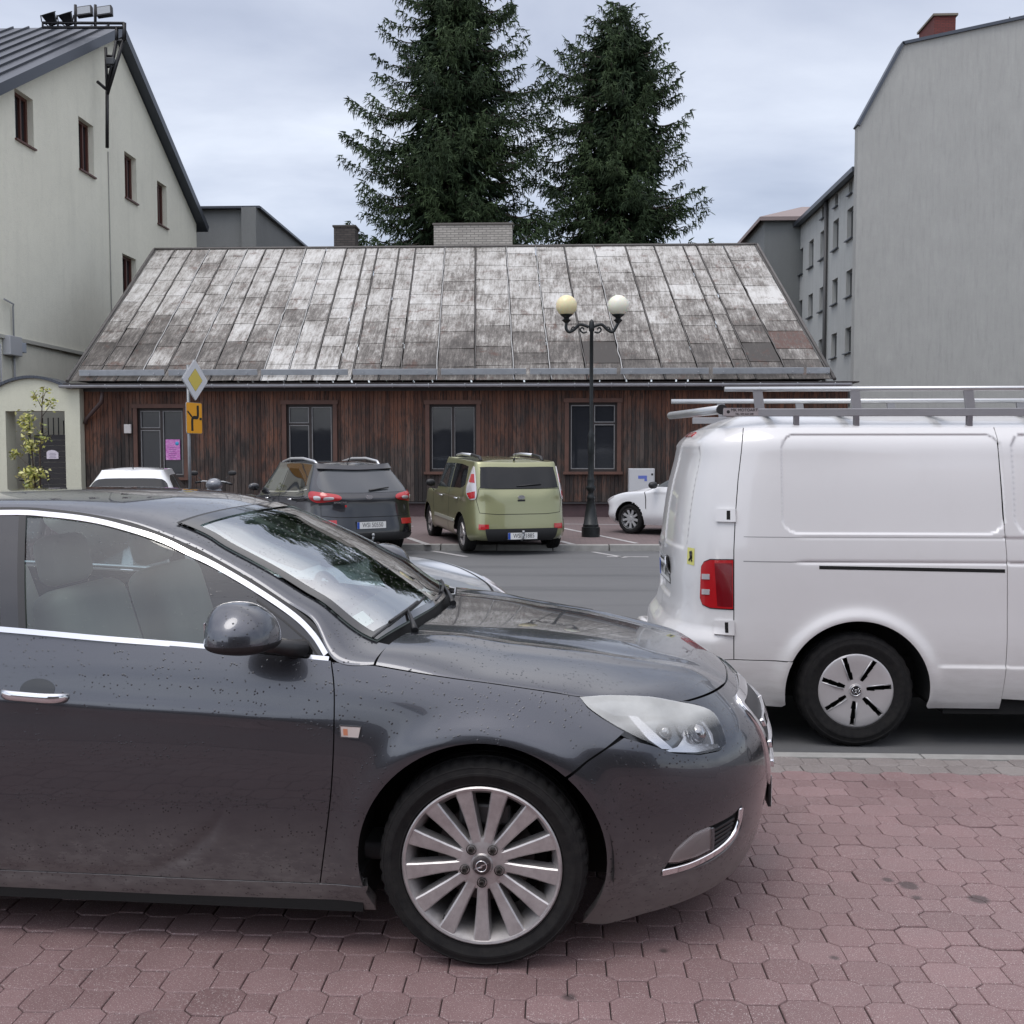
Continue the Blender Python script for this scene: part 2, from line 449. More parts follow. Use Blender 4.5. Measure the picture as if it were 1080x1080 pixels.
def haze_lens():
    g = NG('sky_hazed_lamp_lens'); z = g.n('SeparateXYZ', ins={'Vector': g.obj()}).outputs[2]
    t = g.n('BsdfTransparent', ins={'Color': (.95, .95, .95, 1)}).outputs[0]
    gl = g.n('BsdfGlossy', ins={'Color': (1, 1, 1, 1), 'Roughness': .08}).outputs[0]
    df = g.n('BsdfDiffuse', ins={'Color': (.86, .88, .85, 1)}).outputs[0]
    f = g.math('MINIMUM', g.math('ADD', g.n('Fresnel', ins={'IOR': 1.45}).outputs[0], .03), 1.)
    a = g.n('MixShader', ins={'Fac': f}); g.l(t, a.inputs[1]); g.l(gl, a.inputs[2])
    hz = g.n('MapRange', ins={'Value': z, 'From Min': .722, 'From Max': .775, 'To Max': .55}).outputs[0]  # milky haze and sky reflection painted into the top of the lens
    hz = g.math('MULTIPLY', hz, g.n('MapRange', ins={'Value': g.noise(7, 4), 'From Min': .2, 'From Max': .6, 'To Min': .55}).outputs[0])
    b = g.n('MixShader', ins={'Fac': hz}); g.l(a.outputs[0], b.inputs[1]); g.l(df, b.inputs[2])
    return g.out(b.outputs[0])
M_HAZELENS = haze_lens()
M_REFLECT = simple('lamp_reflector', (.85, .86, .88), .12, .8)
M_GREYIN = simple('lamp_bezel', (.16, .17, .18), .3, .8)

BETA = R(-3.2)
hubw = CAMP + ray(507.4, 914) * 3.214
RZ = Matrix.Rotation(BETA, 3, 'Z')
hoff = RZ @ Vector((0, -.925, 0))
HORG = Vector((hubw[0] - hoff.x, hubw[1] - hoff.y, 0))
hero = thing('parked_saloon', 'dark grey saloon car with rain drops and multi spoke alloy wheel, nearest in the foreground', 'car', HORG, BETA, None)
HM = np.eye(4); HM[:3, :3] = np.array(RZ); HM[:3, 3] = HORG

HPLAN = Plan([(-3.80, 0), (-3.77, .35), (-3.68, .62), (-3.50, .80), (-3.2, .875), (-2.7, .915), (-2.1, .928), (-1.5, .930), (-.9, .930), (-.4, .927), (0, .922), (.3, .905), (.50, .865), (.67, .785), (.815, .655), (.925, .47), (.985, .24), (1.005, 0)], 0)
UE = HPLAN.u1
hz = [.10, .20, .32, .45, .58, .70, .78, .86, .94, 1.02]
HT = Tab([HPLAN.u0, -3.4, -2.6, -1.6, -.9, -.45, 0, .3, .55, .8, 1.05, 1.3, UE], hz, [
    [.14, .05, .01, 0, .01, .02, .03, .05, .09, .15],
    [.14, .05, .01, 0, .00, .0, .005, .02, .05, .10],
    [.11, .06, .028, .010, .002, .000, .006, .022, .048, .085],
    [.11, .06, .030, .012, .003, .000, .006, .022, .048, .085],
    [.11, .06, .030, .012, .003, .000, .006, .022, .048, .085],
    [.11, .06, .030, .012, .002, .000, .010, .030, .064, .105],
    [.11, .06, .03, .010, -.004, -.004, .018, .055, .11, .18],
    [.11, .06, .03, .008, -.004, .004, .040, .095, .17, .26],
    [.11, .06, .025, .005, 0, .020, .070, .14, .23, .34],
    [.12, .055, .018, .002, .004, .045, .11, .19, .29, .40],
    [.13, .06, .018, .0, .006, .055, .13, .22, .33, .45],
    [.13, .06, .02, .0, .004, .050, .13, .23, .36, .50],
    [.13, .06, .02, .0, .002, .045, .13, .24, .38, .52]])
WB = 2.737
def sstep(x, a, b): t = np.clip((x - a) / (b - a), 0, 1); return t * t * (3 - 2 * t)
BLX = [-2.6, -1.75, -1.45, -1.22, -1.08, -.97, -.88, -.80]; BLZ = [.300, .282, .268, .268, .295, .36, .44, .54]
def hero_in(u, z):
    p = HT(u, z)
    for ux in (0, -WB):
        r = np.hypot(u - ux, z - .335)
        p = p - .016 * np.exp(-((r - .41) / .055)**2) * sstep(z, .12, .3)
    # concave blade low on the doors
    xb = (u + .62)
    zb = np.interp(u, BLX, BLZ)
    w = sstep(u, -2.7, -2.4) * (1 - sstep(u, -.62, -.5))
    p = p + w * .006 * np.exp(-((z - zb + .03) / .03)**2) * sstep(z, .1, .2) * (1 - sstep(u, -.92, -.80))
    # soft shoulder crease rising rearwards
    zc = .815 - .045 * (u + 1.2)
    w = (1 - sstep(u, -.75, -.35)) * sstep(u, -3.3, -2.9)
    p = p - w * .006 * np.exp(-((z - zc) / .03)**2)
    return p
def hero_side(u, z):
    u = np.asarray(u, float); z = np.asarray(z, float)
    x, y, nx, ny = HPLAN(np.clip(u, HPLAN.u0, UE)); p = hero_in(u, z)
    return np.stack([x - nx * p, -(y - ny * p), z], -1)
INV = Inv(hero_side, HM, (-2.2, UE), (.1, 1.04), .008)
INVN = Inv(hero_side, HM, (.3, 1.12), (.18, .9), .006)

def gh_y(x, z):
    yb = .884 - .055 * sstep(x, -1.3, -.45) - .05 * (1 - sstep(x, -3.3, -2.4))
    d = z - .95
    return yb - .42 * d - .28 * d * d
def hero_gh(x, z):
    x = np.asarray(x, float); z = np.asarray(z, float); return np.stack([x, -gh_y(x, z), z], -1)
INVG = Inv(hero_gh, HM, (-2.6, -.3), (.88, 1.5), .008)

# ---- body side panels ------------------------------------------------
def arch(cx, r, a0, a1, n=26):            # arc around a wheel centre, degrees, in (u,z)
    return [(cx + r * math.cos(R(a0 + (a1 - a0) * i / n)), .335 + r * math.sin(R(a0 + (a1 - a0) * i / n))) for i in range(n + 1)]
RA = .397
G = .0022                                  # half shut-line gap
belt_px = [(0, 667), (92.6, 675.5), (200, 684), (291, 693), (349.4, 698.5)]
belt = [INVG(*p) for p in belt_px]
dfront = [INV(*p) for p in [(349.4, 698.5), (352.5, 730), (352, 780), (349.5, 830), (344, 880), (337.5, 931)]]
zbot = INV(170, 925)[1]
dfu = [q[0] for q in dfront]; dfront[-1] = np.array([dfu[-1], zbot])
_bs = [INV(*p) for p in belt_px]
_sl = (_bs[0][1] - _bs[2][1]) / (_bs[0][0] - _bs[2][0]); _bx = _bs[0]
ztopf = Spl([-3.9, -3.3, -2.6, -2.1] + [b[0] for b in _bs], [1.02, 1.02] + [_bx[1] + _sl * (x - _bx[0]) - .02 * (x - _bx[0])**2 for x in (-2.6, -2.1)] + [b[1] for b in _bs])
def topz(u): return float(ztopf(np.array([u]))[0])
XR = -1.80                                 # front/rear door shut line
XR2 = -2.60
def line(a, b, n=8): return [np.array(a) + (np.array(b) - np.array(a)) * i / n for i in range(n + 1)]
top_f = [(u, topz(u) + .004) for u in np.linspace(XR + G, dfront[0][0] - G, 14)]
door_o = top_f + [(q[0] - G, q[1]) for q in smooth_poly(dfront, 4, False)][1:-1] + [(dfront[-1][0] - G, zbot + G), (XR + G, zbot + G)]
panel('front_door', hero_side, door_o, M_PAINT, hero, .022, 0, .012, mirror=True)
rd = [(u, topz(u)) for u in np.linspace(-2.72, XR - G, 10)] + [(XR - G, zbot + G), (-2.27, zbot + G)] + [(x, z) for x, z in arch(-WB, RA + .05, -28, 52, 14)]
panel('rear_door', hero_side, rd, M_PAINT, hero, .03, 0, .012, mirror=True)
# rear quarter, up to the centre of the tail
rq = [(HPLAN.u0 + .0, .30), (HPLAN.u0, 1.0)] + [(u, topz(u)) for u in np.linspace(HPLAN.u0 + .1, -2.73, 14)] + arch(-WB, RA + .053, 52, 28, 6) + arch(-WB, RA, 24, 190, 24) + [(-3.3, .24)]
panel('rear_quarter', hero_side, rq, M_PAINT, hero, .035, 0, .02, mirror=True)
# sill
sill = [(-2.31, zbot - G), (dfront[-1][0] + .16, zbot - G)] + [(x, z) for x, z in arch(0, RA, 197, 206, 3)] + [(-.355, .145), (-2.36, .145)]
panel('sill', hero_side, sill, M_PAINT, hero, .03, 0, .05, mirror=True)
# front wing
seam_px = [(395, 702), (420, 706.5), (450, 711.5), (480, 716), (515, 720.5), (560, 727), (590, 731.5), (611.5, 735)]
seam = [INV(*p) for p in seam_px]
bs = [INV(*p) for p in [(657.5, 777.5), (640, 789), (620, 802.5), (600.5, 816.5)]]   # wing / bumper seam
hl_px = [(611.3, 735.4), (643.7, 733.3), (685, 734.9), (713.7, 740), (737, 744.6), (752.6, 752.2), (761.7, 769), (765, 784.6), (757.8, 791), (737, 795), (711, 793.2), (690.4, 786), (659.3, 771), (636, 757.4), (620.4, 746)]
hl = [INV(*p) for p in hl_px]
wing_top = [(dfront[0][0] + G, dfront[0][1])] + [(q[0], q[1] - .001) for q in smooth_poly(seam, 3, False)]
a_end = math.degrees(math.atan2(bs[-1][1] - .335, bs[-1][0]))
wing = wing_top + [(hl[14][0] - G, hl[14][1] - G), (hl[13][0] - G, hl[13][1] - G), (hl[12][0] - .004, hl[12][1] - .002)] + [(q[0] - G, q[1] + G) for q in bs[1:-1]] + \
    arch(0, RA, a_end + .5, 196, 34) + [(dfront[-1][0] + .16, zbot + G), (dfront[-1][0] + G, zbot + G)] + [(q[0] + G, q[1]) for q in smooth_poly(dfront, 4, False)][1:-1][::-1]
panel('front_wing', hero_side, wing, M_PAINT, hero, .02, 0, .035, mirror=True)
# hood rear/front geometry first, to get the nose edge
E_end = INV(713.5, 741)
ZN = .800                                   # height of the nose shut line on the centre line
nose_u = np.linspace(E_end[0], UE, 12)
tt = (nose_u - E_end[0]) / (UE - E_end[0])
nose_z = E_end[1] + (ZN - E_end[1]) * (1 - (1 - tt)**2.2)
nose = list(zip(nose_u, nose_z))
fog_px = [(697.7, 920.5), (705.6, 908), (714, 894), (733.3, 878), (752.6, 870), (773, 859), (782, 849), (783, 866), (779, 879), (766.5, 896), (743, 911.5), (714, 921)]
fog = [INVN(*p) for p in fog_px]
bump_bot = [(UE, .19), (1.2, .185), (.95, .175), (.75, .160), (.55, .135), (.42, .105), (.385, .105)]
bump_o = [(q[0] + G, q[1] - G) for q in bs[:-1]][::-1] + [(hl[11][0], hl[11][1] - .004), (hl[10][0], hl[10][1] - .004), (hl[9][0], hl[9][1] - .004), (hl[8][0] + .004, hl[8][1] - .004), (hl[7][0] + .006, hl[7][1]), (hl[6][0] + .005, hl[6][1]), (hl[5][0] + .003, hl[5][1] + .004), (hl[4][0], hl[4][1] + .004), (hl[3][0], hl[3][1] + .003)] + \
    [(u, z - .004) for u, z in nose[1:]] + bump_bot + arch(0, RA, -34, a_end - 1.0, 16)
gr_u0 = UE - .40
grille_hole = smooth_poly([(UE - .002, .735), (gr_u0 + .1, .735), (gr_u0 + .02, .72), (gr_u0 + .05, .60), (gr_u0 + .12, .46), (UE - .002, .44)], 4, True, corner=(0, 5))
bumper = panel('front_bumper', hero_side, bump_o, M_PAINT, hero, .018, 0, .03, holes=[smooth_poly(fog, 3, True, corner=(0, 6))], mirror=True)
# dark backing behind every seam
back_o = [(HPLAN.u0, .28)] + [(HPLAN.u0, .95)] + [(u, topz(u) - .03) for u in np.linspace(-3.6, -.75, 12)] + [(-.6, .90), (-.3, .87), (0, .84), (.3, .80), (.45, .74), (.72, .60), (.9, .60), (.98, .70), (1.1, .76), (UE, .77), (UE, .2), (1.1, .2), (.8, .18), (.46, .16)] + arch(0, RA + .018, -28, 208, 40) + [(-.42, .16), (-2.3, .16)] + arch(-WB, RA + .018, -28, 208, 40)[:] + [(-3.3, .22)]
panel('inner_shell', hero_side, back_o, M_DARK, hero, .05, -.014, 0, mirror=True)
# arch liners
def arch_liner(parent, cx, r=RA + .02, y0=-.90, y1=-.60, mat=M_DARK, zc=.335):
    V = []; F = []
    n = 28
    for i in range(n + 1):
        a = R(-8 + 196 * i / n)
        for y in (y0, y1): V.append((cx + r * math.cos(a), y, zc + r * math.sin(a)))
    for i in range(n): F.append((2 * i, 2 * i + 1, 2 * i + 3, 2 * i + 2))
    c = len(V); V.append((cx, y1, zc)); F += [(2 * i + 1, c, 2 * i + 3) for i in range(n)]
    o = mesh_obj('arch_liner', V, F, mat, parent)
    mesh_obj('arch_liner', [(a, -b, c) for a, b, c in V], [f[::-1] for f in F], mat, parent)
for cx in (0, -WB): arch_liner(hero, cx)
bm = bmesh.new(); box(bm, (-1.37, 0, .21), (1.95, 1.72, .13)); box(bm, (.0, 0, .26), (1.2, 1.1, .16)); bm_obj('underbody', bm, M_DARK, hero)  # first box made wide and low so the ground beneath falls into shade

# ---- grille, fog insert, plate -------------------------------------------
def hs(poly, name, mat, off, sk=.006, sp=.02, mir=True, holes=(), parent=None): return panel(name, hero_side, poly, mat, parent or hero, sp, off, sk, mirror=mir, holes=holes)
grl = hs(grille_hole, 'grille', M_BLACKP, .004)
rim_g = smooth_poly([(UE, .752), (gr_u0 + .1, .752), (gr_u0 - .005, .735), (gr_u0 + .03, .60), (gr_u0 + .105, .44), (UE, .42)], 5, False)
hs(ribbon(rim_g, .026), 'grille_surround', M_CHROME, .010, .012, .012)
for zc, ua in ((.66, .045), (.58, .07), (.50, .11)):
    hs(ribbon([(gr_u0 + ua + .01, zc), (gr_u0 + ua + .12, zc + .002), (UE, zc + .004)], .026), 'grille_bar', M_CHROME, .018, .014, .012)
hs(smooth_poly(fog, 3, True, corner=(0, 6)), 'fog_recess', M_GLOSSB, -.022, 0)
flens = [INV(*p) for p in [(705.6, 911), (714, 897), (733.3, 880), (748, 873.5), (752.5, 874), (751.5, 897), (738, 904), (716.5, 910.5)]]
hs(flens, 'fog_lamp', simple('fog_reflector', (.80, .78, .77), .35, .15), -.008, .015, .012)
hs(flens, 'fog_lamp_lens', M_LENS, .000, 0, .02)
hs(ribbon([INV(*p) for p in [(752.3, 873.5), (752.6, 885), (751.9, 896.5)]], .010), 'fog_lamp_frame', M_GREYIN, .0, .02, .01)
for k in range(5):
    y0 = 876 + k * 4.6; x1 = 776 - k * 1.2
    hs(ribbon([INV(754, y0 + 1), INV((754 + x1) / 2, y0 - 5.2), INV(x1, y0 - 12)], .0065), 'fog_grille_bar', M_BLACKP, -.004, .015, .012)
chr_px = [(698.5, 920.3), (714, 916.8), (728.5, 912.3), (745, 904.5), (759, 896), (769, 887), (775.5, 878), (780, 866), (782, 852)]
hs(ribbon(smooth_poly([INVN(*p) for p in chr_px], 4, False), .020, .014), 'fog_chrome_trim', M_CHROME, .004, .014, .010)
# front plate
npx = float(hero_side(np.array([UE]), np.array([.42]))[0, 0])
bm = bmesh.new(); box(bm, (npx - .012, 0, .385), (.012, .50, .118), bev=.003); pl = bm_obj('plate_holder', bm, M_BLACKP, hero)
bm = bmesh.new(); box(bm, (npx - .0045, 0, .385), (.003, .48, .108)); bm_obj('number_plate', bm, M_PLATE, pl)

# ---- headlight --------------------------------------------------------
hlp = smooth_poly(hl, 3, True, corner=(0, 3))
lamp = hs(hlp, 'headlight', M_HAZELENS, .002, 0, .016)
cen = np.mean(hlp, 0)
hs([cen + (np.array(p) - cen) * .985 for p in hlp], 'lamp_housing', simple('lamp_housing_grey', (.10, .105, .11), .2, .6), -.045, 0, .02)
def hlpart(px, off, mat, name, sk=.012, s=.012): hs([INV(*p) for p in px], name, mat, off, sk, s)
hlpart([(622, 740), (646, 735.5), (685, 737), (712, 743), (736, 748), (750, 755), (740, 752.5), (700, 752), (672, 753), (650, 752)], -.020, M_GREYIN, 'lamp_brow')
hlpart([(664, 753), (674, 754), (713, 790), (700, 789), (686, 779)], -.012, M_REFLECT, 'lamp_chrome_strip')
hlpart([(684, 757), (714, 752.5), (723, 775), (712, 788), (700, 782)], -.034, simple('lamp_inner_grey', (.22, .24, .26), .15, .7), 'lamp_reflector')
hlpart([(716, 753), (746, 752), (758, 770), (760, 784), (740, 791), (716, 791), (727, 774)], -.030, M_REFLECT, 'lamp_reflector')
hlpart([(702, 792), (724, 784), (760, 783.5), (762, 787), (737, 793), (712, 792.5)], -.012, M_REFLECT, 'lamp_chrome_strip')
for (px, py, r, dd) in ((738.5, 771, .034, -.012), (706, 768, .030, -.03)):
    q = INV(px, py); P = hero_side(q[:1], q[1:])[0]; N = fn_normals(hero_side, q[:1], q[1:], 1)[0]
    for sg in (1, -1):
        bm = bmesh.new(); bmesh.ops.create_uvsphere(bm, u_segments=24, v_segments=14, radius=r)
        c = Vector(P + N * (dd - r * .3)) ; c.y *= sg
        bmesh.ops.transform(bm, matrix=Matrix.Translation(c), verts=bm.verts)
        bm_obj('projector_lens', bm, glass_mat('projector_glass', (.7, .72, .75), 1.6, .25) if sg == 1 else M_LENS, hero, smooth=True)

# ---- hood --------------------------------------------------------------
Epts2 = [(395, 702)] + seam_px[1:] + [(643.7, 733.8), (680, 735), (713.5, 741)]
E3 = np.array([hero_side(*[np.array([v]) for v in INV(*p)])[0] for p in Epts2])
ke = np.r_[0, np.cumsum(np.linalg.norm(np.diff(E3, axis=0), axis=1))]; ke /= ke[-1]
ES = Spl(ke, E3)
nose3 = hero_side(np.array(nose_u), np.array(nose_z))
xc_end = nose3[-1][0]
CS = Spl([0, .2, .4, .6, .8, .92, 1], [(-.26, 0, 1.012), (-.03, 0, .996), (.22, 0, .968), (.44, 0, .935), (.66, 0, .888), (.77, 0, .850), (xc_end, 0, ZN)])
nf = Spl((nose3[:, 1] / nose3[0, 1])[::-1], nose3[::-1])         # nose edge as function of |y| fraction
def hood_fn(s, t):                         # s along, t = -1..1 across (near = 1)
    s = np.asarray(s, float); t = np.asarray(t, float)
    E = ES(s); C = CS(s); a = np.clip(np.abs(t), 0, 1); y = E[:, 1] * t
    p = 3.2 + 7 * (1 - sstep(s, 0, .35))
    k = (1 - a**p)**.75
    z = E[:, 2] + (C[:, 2] - E[:, 2]) * k
    x = C[:, 0] + (E[:, 0] - C[:, 0]) * a**1.8
    # creases
    ca = .70 - .16 * s
    z = z + .010 * np.exp(-((a - ca) / .045)**2) * sstep(s, .0, .15) * (1 - sstep(s, .85, 1)) - .006 * np.exp(-((a - ca + .12) / .08)**2)
    P = np.stack([x, y, z], -1)
    F = nf(a); F[:, 1] = F[:, 1] * np.sign(t) ; F[:, 1] = np.where(t < 0, np.abs(F[:, 1]), -np.abs(F[:, 1]))
    e = np.ones_like(s); P1 = np.stack([CS(e)[:, 0] + (ES(e)[:, 0] - CS(e)[:, 0]) * a**1.8, ES(e)[:, 1] * t, ES(e)[:, 2] + (CS(e)[:, 2] - ES(e)[:, 2]) * k], -1)
    w = sstep(s, .72, 1.0)[:, None]
    return P + w * (F - P1)
ss = np.linspace(.004, .997, 90); ta = np.sin(np.linspace(-1, 1, 81) * math.pi / 2) * .9985
def surf_grid(name, fn, ss, tt, mat, parent, off=0, sign=1):
    S_, T_ = np.meshgrid(ss, tt, indexing='ij'); P = fn(S_.ravel(), T_.ravel()); V, F = grid_mesh(P.reshape(len(ss), len(tt), 3))
    N = fn_normals(fn, S_.ravel(), np.clip(T_.ravel(), -.996, .996), sign); V = V + N * off
    a = F[len(F) // 2]
    if np.dot(np.cross(V[a[1]] - V[a[0]], V[a[3]] - V[a[0]]), N[a[0]]) < 0: F = [f[::-1] for f in F]
    return mesh_obj(name, V, F, mat, parent, True, N)
surf_grid('hood', hood_fn, ss, ta, M_PAINTTOP, hero, 0, 1)

# ---- greenhouse ----------------------------------------------------------
L_px = [(0, 536.5), (55.5, 538), (103.7, 544.5), (148, 554.6), (200, 575.5), (226, 588.7), (269, 613.7), (309.6, 640.5), (334, 661)]
L3 = [(-3.45, -.72, 1.10), (-2.95, -.67, 1.29), (-2.45, -.645, 1.40), (-2.05, -.625, 1.435)] + [tuple(hero_gh(*[np.array([v]) for v in INVG(*p)])[0]) for p in L_px] + \
     [tuple(hero_side(*[np.array([v]) for v in INV(*p)])[0]) for p in [(352, 696.5), (394, 701.5)]]
C3 = [(-3.50, 0, 1.12), (-2.95, 0, 1.33), (-2.40, 0, 1.455), (-2.0, 0, 1.487), (-1.72, 0, 1.492), (-1.50, 0, 1.488), (-1.28, 0, 1.474), (-1.12, 0, 1.446), (-.95, 0, 1.392), (-.86, 0, 1.350), (-.70, 0, 1.275), (-.55, 0, 1.195), (-.47, 0, 1.150), (-.33, 0, 1.065), (-.27, 0, 1.02)]
L3 = np.array(L3); kL = np.arange(len(L3), dtype=float)
LS = Spl(kL, L3); CC = Spl(kL, C3)
KT, KB = 7.48, 13.6                         # windscreen top / base stations
def gh_fn(s, t):
    s = np.asarray(s, float); t = np.asarray(t, float); a = np.clip(np.abs(t), 0, 1)
    L = LS(s); C = CC(s); p = 2.5 + 1.0 * sstep(s, 8, 11)
    y = L[:, 1] * t; z = L[:, 2] + (C[:, 2] - L[:, 2]) * (1 - a**p)**(1 / 1.9); x = C[:, 0] + (L[:, 0] - C[:, 0]) * a**2.0
    return np.stack([x, y, z], -1)
tg = np.sin(np.linspace(-1, 1, 121) * math.pi / 2) * .9995
surf_grid('roof', gh_fn, np.linspace(2.3, KT - .03, 70), tg, M_PAINTTOP, hero, 0, 1)
def tw(s): return np.interp(s, [KT - .1, KT + 1.5, KT + 3.5, KB, 14], [.592, .640, .690, .722, .722]) / np.abs(LS(np.asarray(s, float))[..., 1])
TW = .885                                   # glass edge across
def frac_grid(name, s0, s1, t0, t1, mat, off=0, ns=50, nt=60, scaled=False):
    fn = (lambda s, t: gh_fn(s, np.asarray(t) * tw(s))) if scaled else gh_fn
    return surf_grid(name, fn, np.linspace(s0, s1, ns), np.linspace(t0, t1, nt), mat, hero, off, 1)
for sg in (1, -1):
    S_, K_ = np.meshgrid(np.linspace(KT - .03, 14, 60), np.linspace(0, 1, 24), indexing='ij')
    TWs = tw(S_.ravel()).reshape(S_.shape)
    T_ = (TWs + (.9995 - TWs) * np.sin(K_ * math.pi / 2)) * sg
    P = gh_fn(S_.ravel(), T_.ravel()); V, F = grid_mesh(P.reshape(60, 24, 3)); N = fn_normals(gh_fn, S_.ravel(), np.clip(T_.ravel(), -.996, .996), 1)
    a = F[200]
    if np.dot(np.cross(V[a[1]] - V[a[0]], V[a[3]] - V[a[0]]), N[a[0]]) < 0: F = [f[::-1] for f in F]
    mesh_obj('pillar', V, F, M_PAINTTOP, hero, True, N)
frac_grid('windscreen', KT + .03, KB, -.999, .999, M_WINDSCREEN, -.004, scaled=True)
# black ceramic band around the glass, just under it
for s0, s1, t0, t1 in ((KT + .03, KT + .30, -1, 1), (KT + .3, KB, .945, 1), (KT + .3, KB, -1, -.945), (KB - .35, KB, -1, 1)):
    frac_grid('windscreen_band', s0, s1, t0 * .999, t1 * .999, M_GLOSSB, -.009, 24, 24, True)
frac_grid('windscreen_seal', KT - .035, KT + .035, -1.01, 1.01, M_BLACKP, -.007, 4, 60, True)
frac_grid('rear_window', .35, 2.25, -.86, .86, M_CARGLASS, 0, 30, 40)
frac_grid('tail_panel', 0, .35, -.9995, .9995, M_PAINTTOP, 0, 8, 60)
for sg in (1, -1): frac_grid('rear_pillar', .33, 2.32, .86 * sg, .9995 * sg, M_PAINTTOP, 0, 24, 14)
bm = bmesh.new(); prism(bm, [(-3.82, -.70), (-3.4, -.72), (-3.4, .72), (-3.82, .70)], 'Z', .97, 1.06); bm_obj('boot_lid', bm, M_PAINTTOP, hero)
# cowl: black tray between glass and hood
def cowl_fn(s, t):
    a = gh_fn(np.full_like(s, KB - .1), t); b = hood_fn(np.full_like(s, .02), t); P = a + (b - a) * s[:, None]
    P[:, 2] -= .012 + .028 * np.sin(np.clip(s, 0, 1) * math.pi); return P
surf_grid('cowl_tray', cowl_fn, np.linspace(0, 1.05, 10), np.linspace(-.97, .97, 60), simple('cowl_black', (.004, .004, .004), .6, spec=.2), hero)
def wiper(t_piv, t0, t1, s_in, name='wiper'):
    bm = bmesh.new()
    ts = np.linspace(t0, t1, 14); P = gh_fn(np.linspace(KB - .12, KB - s_in, 14), ts); P[:, 2] += .010
    tube(bm, P, .0045, 6); P2 = P.copy(); P2[:, 2] += .008; tube(bm, P2[3:11], .006, 6)
    pv = hood_fn(np.array([.015]), np.array([t_piv]))[0]; pv[2] += .005
    mid = P2[7]
    k = [pv + (mid - pv) * f for f in (0, .2, .5, 1)]; k[1][2] += .006; k[2][2] += .008
    tube(bm, k, [.014, .010, .007, .005], 8)
    bm_obj(name, bm, M_BLACKP, hero)
wiper(.62, .84, .12, .55); wiper(-.12, .06, -.80, .45)

# ---- side glass & chrome -------------------------------------------------
def gp(name, poly, mat, off, sk=.004, sp=.02, mir=True, parent=None): return panel(name, hero_gh, poly, mat, parent or hero, sp, off, sk, mirror=mir)
chT = [(3.7, 541.3), (55.5, 543.6), (103.7, 550.2), (148, 562), (176, 572), (200, 584), (226, 596.3), (269, 621.4), (309.6, 649), (331, 670), (344, 690.5)]
def ext(px_list, pre):                       # photo points after hand-set points behind the frame
    return [np.array(p) for p in pre] + [INVG(*p) for p in px_list]
arc = ext(chT, [(-3.12, 1.06), (-2.95, 1.20), (-2.6, 1.335), (-2.2, 1.40)])
gp('chrome_trim', ribbon(smooth_poly(arc, 5, False), .0165), M_CHROME, .006, .012, .012)
_a, _b = INVG(0, 664), INVG(200, 681); _s = (_a[1] - _b[1]) / (_a[0] - _b[0])
blt = [(x, _a[1] + _s * (x - _a[0]) - .02 * (x - _a[0])**2) for x in (-3.12, -2.6, -2.1)] + [INVG(*p) for p in [(0, 664), (92.6, 672.4), (200, 681), (291, 690.5), (347, 695.6)]]
gp('chrome_trim', ribbon(smooth_poly(blt, 5, False), .0165), M_CHROME, .006, .012, .012)
# black rubber outside the arch
arc2 = ext([(3.7, 537.2), (55.5, 539.4), (103.7, 546), (148, 557), (200, 578), (226, 591), (269, 616), (309.6, 643), (334, 664), (349, 690)], [(-3.14, 1.08), (-2.95, 1.22), (-2.6, 1.352), (-2.2, 1.418)])
gp('window_rubber', ribbon(smooth_poly(arc2, 5, False), .012), M_BLACKP, .003, .015, .012)
gl = [INVG(*p) for p in [(27, 546), (55.5, 546.5), (103.7, 553), (148, 565.5), (176, 576), (200, 588), (226, 600), (269, 625), (276, 632), (294, 692), (200, 682), (92.6, 673.5), (27, 667)]]
gp('front_side_window', gl, M_CARGLASS, -.002, .0)
tri = [INVG(*p) for p in [(268, 625), (309.6, 653), (331, 674), (341, 693), (293, 691), (275, 640)]]
gp('corner_panel', tri, M_GLOSSB, 0, .004)
tri_r = [INVG(*p) for p in [(272, 630), (309.6, 655.5), (300, 650)]]
gp('corner_seal', ribbon([INVG(*p) for p in [(271, 633), (300, 655), (325, 677), (335, 692)]], .006), M_BLACKP, .004, .003, .01)
bp = [INVG(*p) for p in [(0, 544), (22.5, 545), (22, 666), (0, 664)]]
gp('door_pillar_cover', [(INVG(2, 544)), INVG(21.5, 544.5), INVG(21, 666), INVG(1, 664.5)], M_GLOSSB, .002, .003)
gp('window_frame', [INVG(20.5, 543.5), INVG(28, 543.5), INVG(28, 667), INVG(20.5, 666)], M_BLACKP, .0035, .003)
x0 = INVG(0, 600)[0]
def gz(x, d): # inner lower edge of the arch
    return float(np.interp(x, [a[0] for a in arc], [a[1] for a in arc])) + d
def bz(x): return float(np.interp(x, [a[0] for a in blt], [a[1] for a in blt]))
gp('door_pillar_cover', [(x0 - .09, bz(x0 - .09)), (x0 - .006, bz(x0)), (x0 - .006, gz(x0, -.006)), (x0 - .09, gz(x0 - .09, -.006))], M_GLOSSB, .002, .003)
xs = np.linspace(-2.62, x0 - .1, 10); gp('rear_side_window', [(x, gz(x, -.008)) for x in xs] + [(x, bz(x)) for x in xs[::-1]], M_CARGLASS, 0, .003)
xs = np.linspace(-3.05, -2.66, 6); gp('quarter_window', [(x, gz(x, -.008)) for x in xs] + [(x, bz(x)) for x in xs[::-1]], M_CARGLASS, 0, .003)

